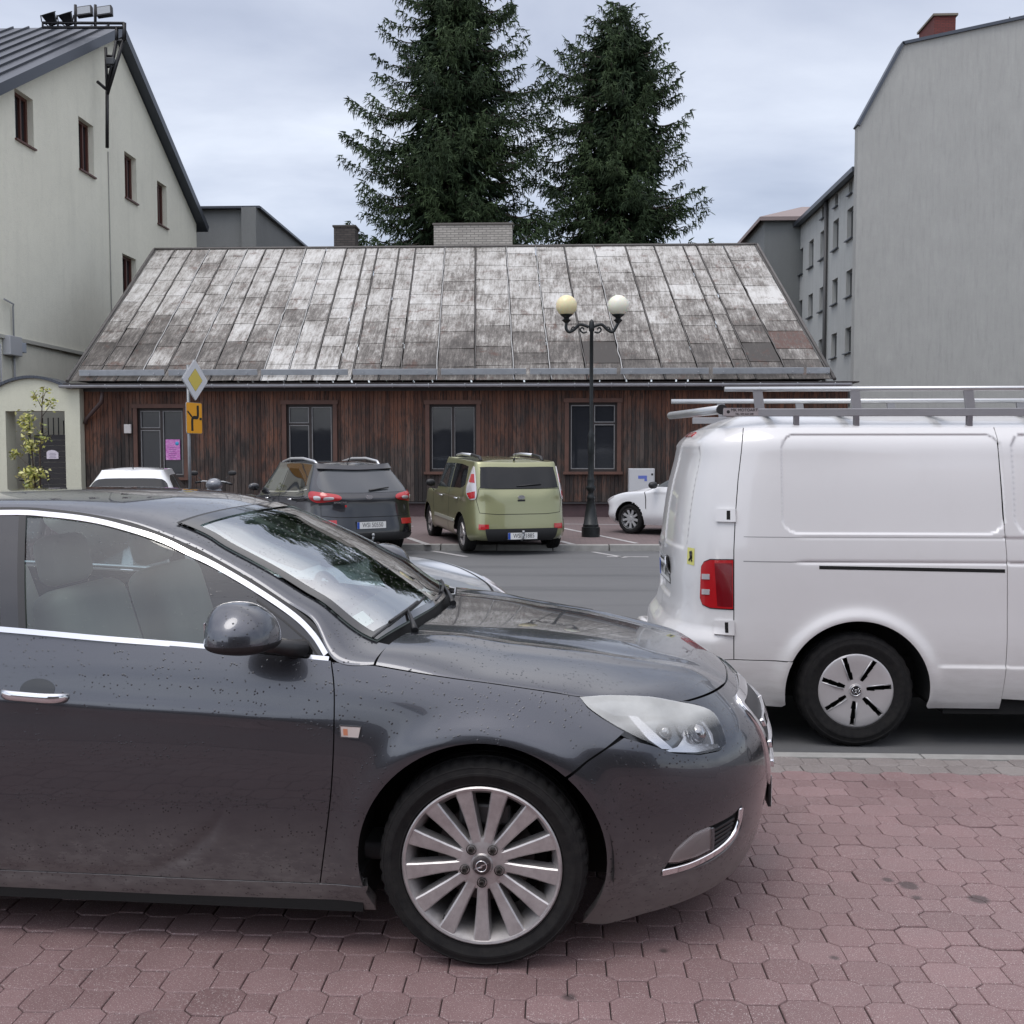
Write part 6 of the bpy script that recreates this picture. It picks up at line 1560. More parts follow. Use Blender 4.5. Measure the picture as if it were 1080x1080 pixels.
# ---- dark suv ---------------------------------------------------------------
VP = dict(L=4.44, w=.925, rw=.92, fw=3.56, zr=1.60, sill=.28, z3=[.93, .94, .92, .92, .96, .92, .86, .80], belt=(1.10, 1.03), cowl=(3.12, 1.06), rb=(.16, 1.08), rt=(.62, 1.45), wt=2.50, gy=.76, by=.955, ins=[.07, .0, .0, .02], rin=[.05, 0, .03, .05], rc=.16, gap=.055, flare=.025, z2=.64)
HV = R(90 + 35)
suv_o = place_rear(418, 581, ROADZ, VP, HV, -1)
suv, vf, pn = net_car('dark_suv', 'charcoal grey sport utility car with silver roof rails, left of the olive green car', VP, suv_o, HV, M_SUVP, dict(r=.345, w=.225, spokes=5, rim=.66), None)
pn('rear_window', [(-1.95, 4.08), (1.95, 4.08), (1.72, 4.86), (-1.72, 4.86)], simple('suv_rear_glass', (.05, .055, .06), .05, .0, .4), .004, .006, .12, sm=5, corner=())
pn('spoiler', [(-2.1, 4.93), (2.1, 4.93), (2.2, 5.5), (-2.2, 5.5)], M_SUVP, .035, .03, .12, sm=4, corner=(0, 1, 2, 3))
pn('tail_lamp', [(1.20, 3.25), (1.95, 2.95), (2.55, 2.98), (3.0, 3.35), (2.95, 3.95), (2.2, 4.02), (1.25, 3.85)], M_RED, .012, .02, .08, True, sm=4)
pn('tail_lamp_clear', [(1.50, 3.40), (1.95, 3.30), (1.95, 3.65), (1.52, 3.66)], M_CLEARL, .016, .01, .08, True, sm=3)
pn('tail_lamp_clear', [(2.2, 3.30), (2.6, 3.30), (2.6, 3.70), (2.2, 3.70)], M_CLEARL, .016, .01, .08, True, sm=3)
pn('reflector', [(1.35, 1.72), (2.35, 1.70), (2.40, 1.98), (1.35, 2.0)], M_RED, .014, .01, .08, True)
pn('lower_bumper', [(-2.55, .0), (2.55, .0), (2.6, 1.1), (1.2, 1.25), (-1.2, 1.25), (-2.6, 1.1)], M_BLACKP, .010, .02, .15)
seam(pn, [(0, 2.12), (1.2, 2.12), (2.1, 2.2), (2.12, 3.2)], .03); seam(pn, [(2.12, 3.85), (2.1, 4.5)], .03)
pn('side_window', [(3.2, 4.25), (4.3, 4.10), (5.35, 4.10), (5.42, 4.93), (4.3, 4.90)], M_PRIV, .004, .005, .12, True)
pn('side_window', [(5.5, 4.10), (6.6, 4.10), (7.5, 4.12), (7.0, 4.90), (5.55, 4.93)], M_AUTOGL, .004, .005, .12, True)
pn('window_chrome', ribbon([(3.2, 4.10), (4.3, 4.02), (6.6, 4.02), (7.5, 4.05)], .05), M_CHROME, .008, .006, .1, True)
pn('windscreen', [(8.3, 4.12), (12, 4.12), (15.7, 4.12), (15.7, 4.93), (12, 4.93), (8.3, 4.93)], M_AUTOGL, .004, .005, .15)
seam(pn, [(5.42, 4.0), (5.45, 2.5), (5.42, .9)], .02); seam(pn, [(3.6, 4.0), (3.95, 3.2), (4.2, 2.9)], .02); seam(pn, [(7.45, 4.0), (7.35, 2.5), (7.3, .9)], .02)
for y in (-.58, .58):
    bm = bmesh.new(); tube(bm, [(.88, y * .98, 1.53), (1.0, y, 1.595), (1.5, y * 1.02, 1.645), (2.1, y * 1.02, 1.640), (2.5, y, 1.585), (2.62, y, 1.53)], [.018, .022, .024, .024, .022, .018], 8); bm_obj('roof_rail', bm, M_RAIL, suv)
for sd in (1, -1):
    for c_, z_ in ((4.6, 3.25), (6.3, 3.15)):
        P_ = vf(np.array([c_]), np.array([z_]))[0]; bm = bmesh.new(); tube(bm, [(P_[0] - .09, sd * (P_[1] + .012), P_[2]), (P_[0] - .05, sd * (P_[1] + .035), P_[2]), (P_[0] + .05, sd * (P_[1] + .035), P_[2]), (P_[0] + .09, sd * (P_[1] + .012), P_[2])], .015, 8); bm_obj('door_handle', bm, M_CHROME, suv)
    V_, F_ = superell((2.95, sd * .99, 1.12), (.07, .10, .07)); mesh_obj('side_mirror', V_, F_, M_SUVP, suv, True)
Mb = rear_frame(vf, 3.62, .008); oval_badge(suv, Mb, 'KIA')
plate(suv, rear_frame(vf, 1.72, .020), 'WSI 50550')
text_obj('model_letters', 'SPORTAGE', .040, M_CHROME, suv, rear_frame(vf, 2.95, .022, c=1.15), sx=1.3)
bm = bmesh.new(); box(bm, (0, 0, 0), (.035, .035, .003), M=rear_frame(vf, 2.70, .010, c=.95)); bm_obj('red_badge', bm, M_RED, suv)
bm = bmesh.new(); P_ = vf(np.array([-.1, -1.0]), np.array([4.10, 4.18])); tube(bm, [(P_[0][0] - .02, P_[0][1], P_[0][2]), (P_[1][0] - .02, P_[1][1], P_[1][2] + .02)], [.020, .010], 6); bm_obj('rear_wiper', bm, M_BLACKP, suv)
bm = bmesh.new(); tube(bm, [(.3, 0, .30), (-.05, 0, .30), (-.07, 0, .36)], .018, 8); bmesh.ops.create_uvsphere(bm, u_segments=12, v_segments=8, radius=.028, matrix=Matrix.Translation((-.07, 0, .39))); bm_obj('tow_hook', bm, M_STEEL, suv)
bm = bmesh.new(); tube(bm, [(.95, 0, 1.58), (.80, 0, 1.70)], [.010, .005], 6); bm_obj('aerial', bm, M_BLACKP, suv)

# ---- white car with its nose in view, right ------------------------------
WP = dict(L=4.06, w=.87, rw=.80, fw=3.27, zr=1.44, sill=.20, z3=[.85, .85, .84, .82, .83, .78, .72, .66], belt=(.98, .93), cowl=(2.86, .97), rb=(.30, 1.0), rt=(.72, 1.30), wt=2.02, gy=.76, ins=[.07, .0, .0, .02], rc=.12, gap=.05, flare=.02, z2=.56)
HW = R(90 + 50); g_ = atZ(664, 563, FARZ); lc = Vector((WP['fw'], WP['w'] - .02, 0)); lc.rotate(Matrix.Rotation(HW, 3, 'Z'))
wc, wf_, pn = net_car('white_hatchback', 'white small car showing its front wing and wheel beside the lamp post, behind the van', WP, Vector((g_[0] - lc.x, g_[1] - lc.y, FARZ)), HW, M_WHITEP, dict(r=.305, w=.20, spokes=9, rim=.66, mat=simple('cover_silver', (.50, .51, .52), .4, .4)), None)
pn('side_window', [(3.3, 4.25), (4.3, 4.10), (5.35, 4.10), (5.42, 4.93), (4.3, 4.90)], M_AUTOGL, .004, .005, .12, True)
pn('side_window', [(5.5, 4.10), (6.6, 4.10), (7.9, 4.14), (7.1, 4.92), (5.55, 4.93)], M_AUTOGL, .004, .005, .12, True)
pn('windscreen', [(8.3, 4.12), (12, 4.12), (15.7, 4.12), (15.7, 4.93), (12, 4.93), (8.3, 4.93)], M_AUTOGL, .004, .005, .15)
pn('rear_window', [(-1.9, 4.1), (1.9, 4.1), (1.8, 4.9), (-1.8, 4.9)], M_PRIV, .004, .006, .12)
pn('headlight', [(8.9, 2.75), (9.6, 2.45), (10.4, 2.35), (10.6, 2.8), (9.6, 3.0)], M_CLEARL, .006, .01, .08, True, sm=3)
seam(pn, [(5.42, 4.0), (5.45, 2.5), (5.42, .9)], .03); seam(pn, [(7.45, 4.0), (7.35, 2.5), (7.3, .9)], .03)
for sd in (1, -1): V_, F_ = superell((2.62, sd * .98, 1.0), (.07, .11, .07)); mesh_obj('side_mirror', V_, F_, M_BLACKP, wc, True)

# ---- white car whose roof shows over the saloon ---------------------------------
RP = dict(L=3.95, w=.84, rw=.72, fw=3.2, zr=1.42, sill=.2, z3=[.82, .82, .82, .82, .83, .78, .72, .66], belt=(.98, .90), cowl=(2.75, .95), rb=(.22, .98), rt=(.62, 1.30), wt=1.95, gy=.70, by=.93, ins=[.07, .0, .0, .02], rc=.12, gap=.05, flare=.02, z2=.55)
HR = R(90 + 13); cq = atZ(137, 600, ROADZ); pc_ = atY(139, 495, 18.9)
loc_ = Vector((1.1, 0, 0)); loc_.rotate(Matrix.Rotation(HR, 3, 'Z'))
rc_, rf_, pn = net_car('white_compact', 'white compact car of which only roof and rear window rise over the dark saloon roof', RP, Vector((pc_[0] - loc_.x, 18.0, FARZ - .06)), HR, M_WHITEP, dict(r=.30, w=.19, cover=True, rim=.66), None)
pn('rear_window', [(-1.80, 4.05), (1.80, 4.05), (1.76, 4.66), (-1.76, 4.66)], M_PRIV, .004, .006, .12, sm=5, corner=())
pn('side_window', [(3.0, 4.25), (4.3, 4.10), (5.35, 4.10), (5.42, 4.88), (4.0, 4.82), (3.1, 4.6)], M_AUTOGL, .004, .005, .12, True)
pn('side_window', [(5.5, 4.10), (6.6, 4.10), (7.6, 4.14), (7.1, 4.86), (5.55, 4.88)], M_AUTOGL, .004, .005, .12, True)
pn('windscreen', [(8.3, 4.12), (12, 4.12), (15.7, 4.12), (15.7, 4.93), (12, 4.93), (8.3, 4.93)], M_AUTOGL, .004, .005, .15)
pn('tail_lamp', [(1.9, 3.2), (2.6, 3.2), (2.7, 3.8), (2.0, 3.85)], M_RED, .008, .01, .08, True)
bm = bmesh.new(); tube(bm, [(.85, 0, 1.39), (.78, 0, 1.47)], [.012, .006], 6); bm_obj('aerial', bm, M_BLACKP, rc_)

# ---- silver car between saloon and road ------------------------------------------
LP = dict(L=4.0, w=.83, rw=.68, fw=3.18, zr=1.40, sill=.2, z3=[.82, .82, .82, .87, .90, .83, .75, .67], belt=(.95, .94), cowl=(2.72, 1.0), rb=(.22, .98), rt=(.62, 1.26), wt=1.95, gy=.74, by=.92, ins=[.07, .0, .0, .02], fin=[.05, 0, .02, .14], rc=.12, gap=.05, flare=.02, z2=.52)
ns = atY(545, 631, 6.75)
sc_, lf_, pn = net_car('silver_hatchback', 'light silver car of which only the bonnet shows between the dark saloon and the road', LP, Vector((ns[0] - 3.98, 7.0, ROADZ)), R(0), M_SILVER, dict(r=.29, w=.18, cover=True, rim=.66), None)
pn('windscreen', [(8.3, 4.02), (12, 4.02), (15.7, 4.02), (15.7, 4.93), (12, 4.93), (8.3, 4.93)], M_AUTOGL, .004, .005, .15)
pn('side_window', [(3.0, 4.25), (4.3, 4.10), (5.35, 4.10), (5.42, 4.88), (4.0, 4.82)], M_AUTOGL, .004, .005, .12, True)
pn('side_window', [(5.5, 4.10), (6.6, 4.10), (7.6, 4.14), (7.1, 4.86), (5.55, 4.88)], M_AUTOGL, .004, .005, .12, True)
pn('rear_window', [(-1.8, 4.05), (1.8, 4.05), (1.7, 4.8), (-1.7, 4.8)], M_PRIV, .004, .006, .12)
pn('headlight', [(8.9, 2.75), (9.6, 2.35), (10.5, 2.2), (10.8, 2.75), (9.9, 3.05)], M_CLEARL, .006, .01, .08, True, sm=3)
seam(pn, [(8.35, 3.35), (9.2, 3.2), (10.2, 3.08), (11, 3.05), (12, 3.03)], .035)
for c_ in (10.6, -10.6, 9.6):
    P_ = lf_(np.array([c_]), np.array([3.72]))[0]; bm = bmesh.new(); box(bm, P_ + np.array([0, 0, .008]), (.03, .04, .012), bev=.004); bm_obj('washer_nozzle', bm, M_BLACKP, sc_)
P_ = lf_(np.array([9.0, 10, 11, 12, 13, 14, 15]), np.full(7, 3.98)); bm = bmesh.new(); tube(bm, P_ + [0, 0, .012], .03, 6); tube(bm, lf_(np.array([9.2, 9.8, 10.6]), np.full(3, 4.12)) + [0, 0, .02], .012, 6); bm_obj('wiper', bm, M_BLACKP, sc_)

# ---- street lamp -----------------------------------------------------------
lb = atZ(623, 566, FARZ); lamp_o = thing('street_lamp', 'black cast iron street lamp with two pale globes on curled arms', 'street lamp', (lb[0], lb[1], FARZ)); YL = lb[1]
def lz(py): return float(atY(623, py, YL)[2]) - FARZ
def lw(px): return px / 1080 * YL
M_CAST = simple('cast_iron', (.016, .019, .020), .42, .4, var=.4, scale=9, bump=.15)
bm = bmesh.new(); prof = [(lw(9.6), 0), (lw(9.6), lz(556)), (lw(8.3), lz(555.6)), (lw(8.3), lz(553)), (lw(7.6), lz(552.5)), (lw(5.2), lz(535)), (lw(3.9), lz(527)), (lw(4.4), lz(526)), (lw(4.4), lz(524)), (lw(3.2), lz(522)), (lw(3.0), lz(519)), (lw(4.9), lz(516)), (lw(5.0), lz(513.5)), (lw(3.4), lz(511)), (lw(3.9), lz(507)), (lw(3.6), lz(505)), (lw(3.0), lz(503)), (lw(2.9), lz(480)), (lw(3.5), lz(478)), (lw(3.4), lz(473)), (lw(3.9), lz(469)), (lw(3.1), lz(463)), (lw(3.7), lz(459)), (lw(2.4), lz(455)), (lw(2.1), lz(452)), (lw(2.0), lz(400)), (lw(1.9), lz(350)), (lw(2.8), lz(349)), (lw(3.0), lz(345)), (lw(2.6), lz(340)), (lw(1.7), lz(338)), (.002, lz(336.5))]
lathe(bm, prof, 'Z', 8); bmesh.ops.recalc_face_normals(bm, faces=bm.faces); bm_obj('post', bm, M_CAST, lamp_o, autosmooth=50)
for k, sg in enumerate((-1, 1)):
    gxp = 597.5 if sg < 0 else 652; o_ = np.array([lb[0], YL, FARZ])
    def lp(px, py): return atY(px, py, YL) - o_
    bm = bmesh.new(); P_ = smooth_poly([(623 + sg * 2, 345), (623 + sg * 7, 343), (623 + sg * 12, 342.5), (623 + sg * 18, 348), (623 + sg * 23, 350), (623 + sg * 26, 346), (gxp, 340), (gxp, 335)], 5, False)
    tube(bm, [lp(*p) for p in P_], .030, 8); P_ = smooth_poly([(623 + sg * 4, 350), (623 + sg * 8, 351), (623 + sg * 11, 348), (623 + sg * 9, 345.5), (623 + sg * 7, 347.5)], 5, False); tube(bm, [lp(*p) for p in P_], .018, 6)
    P_ = smooth_poly([(623 + sg * 21, 349), (623 + sg * 19, 345), (623 + sg * 16, 346), (623 + sg * 17, 348.5)], 5, False); tube(bm, [lp(*p) for p in P_], .014, 6)
    arm = bm_obj('arm', bm, M_CAST, lamp_o)
    c = lp(gxp, 322.5); bm = bmesh.new(); z0 = lp(gxp, 341)[2]; lathe(bm, [(.03, z0), (.09, z0 + .06), (.05, z0 + .09), (.055, z0 + .11), (.11, z0 + .15), (.125, z0 + .165), (.09, z0 + .175)], 'Z', 20, (c[0], 0, 0)); bm_obj('globe_holder', bm, M_CAST, arm, autosmooth=50)
    bm = bmesh.new(); bmesh.ops.create_uvsphere(bm, u_segments=32, v_segments=20, radius=.205, matrix=Matrix.Translation(c))
    gm = NG('globe_%d' % k); col = (.74, .66, .40) if sg < 0 else (.74, .73, .60)
    o = bm_obj('globe', bm, gm.out(gm.bsdf(col=col, rough=.3, sub=.25, spec=.5)), lamp_o, smooth=True); o['label'] = 'yellowed globe' if sg < 0 else 'paler whitish globe'
# ---- sign post ---------------------------------------------------------------
YS = 19.5; sp0 = atY(200.5, 520, YS); sg_o = thing('sign_post', 'grey pole carrying a white and yellow diamond road sign above an orange lane sign', 'road sign', (sp0[0], YS, FARZ)); so_ = np.array([sp0[0], YS, FARZ])
bm = bmesh.new(); zt_ = atY(200, 385, YS)[2] - FARZ; tube(bm, [(0, 0, -.05), (0, 0, zt_)], .032, 12); bm_obj('pole', bm, simple('pole_grey', (.22, .23, .24), .45, .6, var=.2), sg_o)
RS = Matrix.Rotation(R(73), 4, 'Z')
c = atY(203.7, 400.8, YS) - so_; D = atY(203, 379, YS)[2] - atY(203, 422.5, YS)[2]; d2 = D / 2
def sign_plate(name, poly, mat, y, c, th=.006, par=None):
    bm = bmesh.new(); prism(bm, poly, 'Y', y, y + th); bmesh.ops.transform(bm, matrix=Matrix.Translation(c) @ RS, verts=bm.verts); return bm_obj(name, bm, mat, par or sg_o)
M_SY = simple('sign_yellow', (.62, .50, .10), .4); M_SO = simple('sign_orange', (.80, .36, .02), .4); M_SW = simple('sign_white', (.62, .63, .64), .4)
def rrect(hw, hh, r, n=5):
    o = []
    for sx, sy, a0 in ((1, 1, 0), (-1, 1, 90), (-1, -1, 180), (1, -1, 270)):
        for i in range(n + 1): a = R(a0 + 90 * i / n); o.append((sx * (hw - r) + r * math.cos(a), sy * (hh - r) + r * math.sin(a)))
    return o
def rot45(P): return [((a - b) * .7071, (a + b) * .7071) for a, b in P]
s45 = D / 1.4142 / 2
dm = sign_plate('diamond_plate', rot45(rrect(s45, s45, .03)), M_SW, -.05, c); sign_plate('plate_rim', rot45(rrect(s45 + .008, s45 + .008, .035)), M_STEEL, -.044, c, .012, dm)
sign_plate('yellow_field', rot45(rrect(s45 * .55, s45 * .55, .02)), M_SY, -.053, c, .004, dm); sign_plate('black_line', rot45(rrect(s45 * .57, s45 * .57, .02)), simple('thin_black', (.10, .10, .09), .5), -.0515, c, .004, dm)
c2 = atY(202.8, 441, YS) - so_; hh_ = (atY(203, 425, YS)[2] - atY(203, 457, YS)[2]) / 2; hw_ = hh_ * .80
om = sign_plate('lane_plate', rrect(hw_, hh_, .03), M_SO, -.05, c2); sign_plate('plate_rim', rrect(hw_ + .008, hh_ + .008, .035), M_STEEL, -.044, c2, .012, om)
def stroke(pts, w): return ribbon(pts, w)
S_ = hh_ / .5
sign_plate('thick_arrow', stroke(smooth_poly([(-.12 * S_, -.42 * S_), (-.12 * S_, -.05 * S_), (-.02 * S_, .02 * S_), (.13 * S_, .02 * S_), (.18 * S_, .10 * S_), (.18 * S_, .42 * S_)], 4, False), .11 * S_), M_BLACKPRINT, -.053, c2, .004, om)
sign_plate('thin_arrow', stroke([(-.36 * S_, .22 * S_), (-.14 * S_, .04 * S_)], .06 * S_), M_BLACKPRINT, -.053, c2, .004, om)
sign_plate('small_arrow', stroke([(.27 * S_, -.02 * S_), (.38 * S_, -.02 * S_)], .08 * S_), M_BLACKPRINT, -.053, c2, .004, om)
bm = bmesh.new()
for z_ in (c[2] + .12, c[2] - .12, c2[2] + .15, c2[2] - .15): tube(bm, [(0, 0, z_ - .02), (0, 0, z_ + .02)], .042, 12)
bm_obj('pole_clamp', bm, M_STEEL, sg_o)
# ---- utility cabinet ------------------------------------------------------------
p = atY(663, 494, 26.0); q = atY(690, 545, 26.0); cb = thing('utility_cabinet', 'pale grey utility cabinet with a small blue label against the timber wall', 'cabinet', ((p[0] + q[0]) / 2, 26.1, FARZ)); w_, h_ = q[0] - p[0], p[2] - FARZ
bm = bmesh.new(); box(bm, (0, 0, h_ / 2 + .05), (w_, .3, h_ - .1), bev=.012); bm_obj('cabinet_body', bm, simple('cabinet_grey', (.42, .43, .44), .5, var=.1), cb)
bm = bmesh.new(); box(bm, (0, -.155, h_ / 2 + .08), (w_ - .05, .012, h_ - .2), bev=.004); dr = bm_obj('door', bm, simple('cabinet_door', (.46, .47, .48), .5), cb)
bm = bmesh.new(); box(bm, (0, 0, .05), (w_ - .05, .26, .12)); bm_obj('plinth', bm, simple('cab_plinth', (.12, .12, .12), .8), cb)
bm = bmesh.new(); box(bm, (.02, -.163, h_ - .22), (w_ * .34, .003, .08)); box(bm, (.10, -.163, h_ - .29), (w_ * .10, .003, .06)); bm_obj('label_print', bm, simple('lb', (.10, .14, .42), .5), dr)
bm = bmesh.new(); box(bm, (w_ * .40, -.163, h_ - .15), (.05, .003, .05)); bm_obj('warning_mark', bm, M_BLACKPRINT, dr)
# ---- scooter ------------------------------------------------------------------
YSc = 20.3; s0 = atY(222, 520, YSc); sct = thing('motor_scooter', 'grey motor scooter with two mirrors parked behind the sign pole', 'scooter', (s0[0], YSc, FARZ)); oo = np.array([s0[0], YSc, FARZ])
def sq(px, py, d=0.): return Vector(atY(px, py, YSc) - oo) + Vector((0, d, 0))
M_SCG = simple('scooter_grey', (.17, .18, .20), .25, .2, .8)
bm = bmesh.new(); tube(bm, [sq(208, 509), sq(214, 507.5), sq(222, 508, .05), sq(236, 508), sq(243, 510)], .016, 8); hb = bm_obj('handlebar', bm, M_STEEL, sct)
bm = bmesh.new(); tube(bm, [sq(206, 509), sq(212, 508)], .022, 8); tube(bm, [sq(238, 509), sq(245, 511)], .022, 8); bm_obj('grip', bm, M_BLACKP, hb)
for a, b, c_ in (((214, 508), (209, 503), (204.5, 499)), ((236, 508), (240, 503), (245, 499))):
    bm = bmesh.new(); tube(bm, [sq(*a), sq(*b)], .008, 6); m_ = bm_obj('mirror_stalk', bm, M_BLACKP, hb)
    V_, F_ = superell(sq(*c_), (.085, .03, .05)); V_ = np.array(V_); bm_ = mesh_obj('mirror', V_, F_, M_BLACKP, hb, True)
V_, F_ = superell(sq(226, 511), (.16, .18, .13), (2.3, 2.3, 2.0)); mesh_obj('front_fairing', V_, F_, M_SCG, sct, True)
V_, F_ = superell(sq(226, 530), (.20, .14, .34), (2.5, 2.5, 2.5)); mesh_obj('leg_shield', V_, F_, M_SCG, sct, True)
V_, F_ = superell((.05, .55, .72), (.15, .36, .09), (2.5, 2.8, 2.5)); mesh_obj('saddle', V_, F_, M_BLACKP, sct, True)
V_, F_ = superell((.05, .62, .48), (.17, .40, .20), (2.5, 2.8, 2.3)); mesh_obj('rear_body', V_, F_, M_SCG, sct, True)
for dy in (-.22, .95):
    wh = bpy.data.objects.new('wheel', None); COL.objects.link(wh); wh.parent = sct; wh.location = (.05, dy, .235); wh.rotation_euler = (0, 0, R(90)); tyre_mesh(wh, .235, .15, .10, 0, 0, 0, 32, False)
    bm = bmesh.new(); lathe(bm, [(.001, -.03), (.15, -.02), (.15, .02), (.001, .03)], 'Y', 24); bm_obj('rim', bm, M_STEEL, wh)
V_, F_ = superell((.05, .3, .32), (.14, .35, .05), (3, 3, 3)); mesh_obj('footboard', V_, F_, M_BLACKP, sct, True)
# ---- bicycle at the gate ---------------------------------------------------------
YB = 25.0; b0 = atY(36, 520, YB); bk = thing('bicycle', 'black bicycle standing in front of the gateway, mostly hidden by the saloon roof', 'bicycle', (b0[0], YB, FARZ)); bo = np.array([b0[0], YB, FARZ])
def bq(px, py): return Vector(atY(px, py, YB) - bo)
for x_ in (-.52, .52):
    bm = bmesh.new(); torus(bm, (x_, 0, .34), .32, .02, Matrix.Rotation(R(90), 3, 'X'), 36, 6)
    for k in range(10): a = k * math.pi / 5; tube(bm, [(x_, 0, .34), (x_ + .31 * math.cos(a), 0, .34 + .31 * math.sin(a))], .002, 4)
    bm_obj('wheel', bm, M_RUBBER, bk)
bm = bmesh.new()
for a, b in (((-.52, 0, .34), (-.2, 0, .62)), ((-.2, 0, .62), (.38, 0, .78)), ((.38, 0, .78), (0, 0, .28)), ((0, 0, .28), (-.22, 0, .82)), ((-.52, 0, .34), (0, 0, .28)), ((.36, 0, .92), (.52, 0, .34))): tube(bm, [a, b], .016, 8)
bm_obj('frame', bm, M_IRON, bk)
bm = bmesh.new(); tube(bm, [(.36, 0, .9), (.38, 0, 1.02)], .014, 8); tube(bm, [(.22, -.28, 1.0), (.38, -.1, 1.06), (.38, .1, 1.06), (.22, .28, 1.0)], .013, 8); bm_obj('handlebar', bm, M_IRON, bk)
V_, F_ = superell((-.24, 0, .98), (.14, .08, .035)); mesh_obj('saddle', V_, F_, M_BLACKP, bk, True); bm = bmesh.new(); tube(bm, [(-.22, 0, .8), (-.24, 0, .96)], .013, 8); bm_obj('seat_post', bm, M_STEEL, bk)
# ---- shrub ------------------------------------------------------------------------
YT = 24.3; t0_ = atY(42, 520, YT); sh = thing('young_tree', 'thin young tree with sparse yellow green leaves in front of the gateway', 'young tree', (t0_[0], YT, FARZ)); to = np.array([t0_[0], YT, FARZ])
def tp(px, py, d=0.): return Vector(atY(px, py, YT) - to) + Vector((0, d, 0))
bm = bmesh.new(); tube(bm, [(0, 0, 0), tp(42, 480), tp(43.5, 450), tp(44.5, 425), tp(46, 408)], [.03, .022, .016, .011, .006], 6)
tube(bm, [tp(38, 520) , tp(33, 470), tp(30.5, 440)], [.025, .015, .006], 6)
br = [((40, 500), (12, 474)), ((38, 505), (26, 488)), ((33, 480), (22, 455)), ((44, 430), (35, 412)), ((44, 440), (55, 425)), ((44, 425), (50, 408)), ((43, 460), (50, 455)), ((36, 505), (44, 500)), ((30, 500), (45, 505))]
for a, b in br: tube(bm, [tp(*a), tp(*b)], [.010, .004], 5)
bm_obj('trunk', bm, simple('bark', (.06, .045, .035), .85, var=.3), sh)
bm = bmesh.new(); rl = random.Random(5)
def leaf(c, s, bmx, mi=0):
    u = Vector((rl.gauss(0, 1), rl.gauss(0, 1), rl.gauss(0, .7))).normalized(); v = u.cross(Vector((rl.gauss(0, 1), rl.gauss(0, 1), rl.gauss(0, 1)))).normalized()
    f = bmx.faces.new([bmx.verts.new(c + u * s), bmx.verts.new(c + v * s * .45), bmx.verts.new(c - u * s), bmx.verts.new(c - v * s * .45)]); f.material_index = mi
cl = [((31, 500), 13, 8, 150), ((32, 470), 9, 10, 130), ((28, 448), 9, 12, 130), ((30, 440), 4, 5, 30), ((16, 480), 6, 5, 40), ((53, 425), 5, 7, 38), ((39, 418), 5, 8, 30), ((48, 412), 6, 5, 16), ((42, 500), 8, 6, 50), ((48, 463), 5, 6, 25), ((33, 512), 9, 5, 90), ((43, 450), 3, 10, 8)]
for (px, py), rx, ry, n_ in cl:
    for _ in range(n_): leaf(tp(px + rl.gauss(0, rx * .45), py + rl.gauss(0, ry * .5), rl.gauss(0, .12)), rl.uniform(.04, .075), bm, rl.choice((0, 0, 1, 2)))
bm_obj('leaves', bm, [simple('leaf_yellow', (.42, .42, .10), .5), simple('leaf_green', (.20, .24, .06), .5), simple('leaf_pale', (.55, .53, .22), .5)], sh)
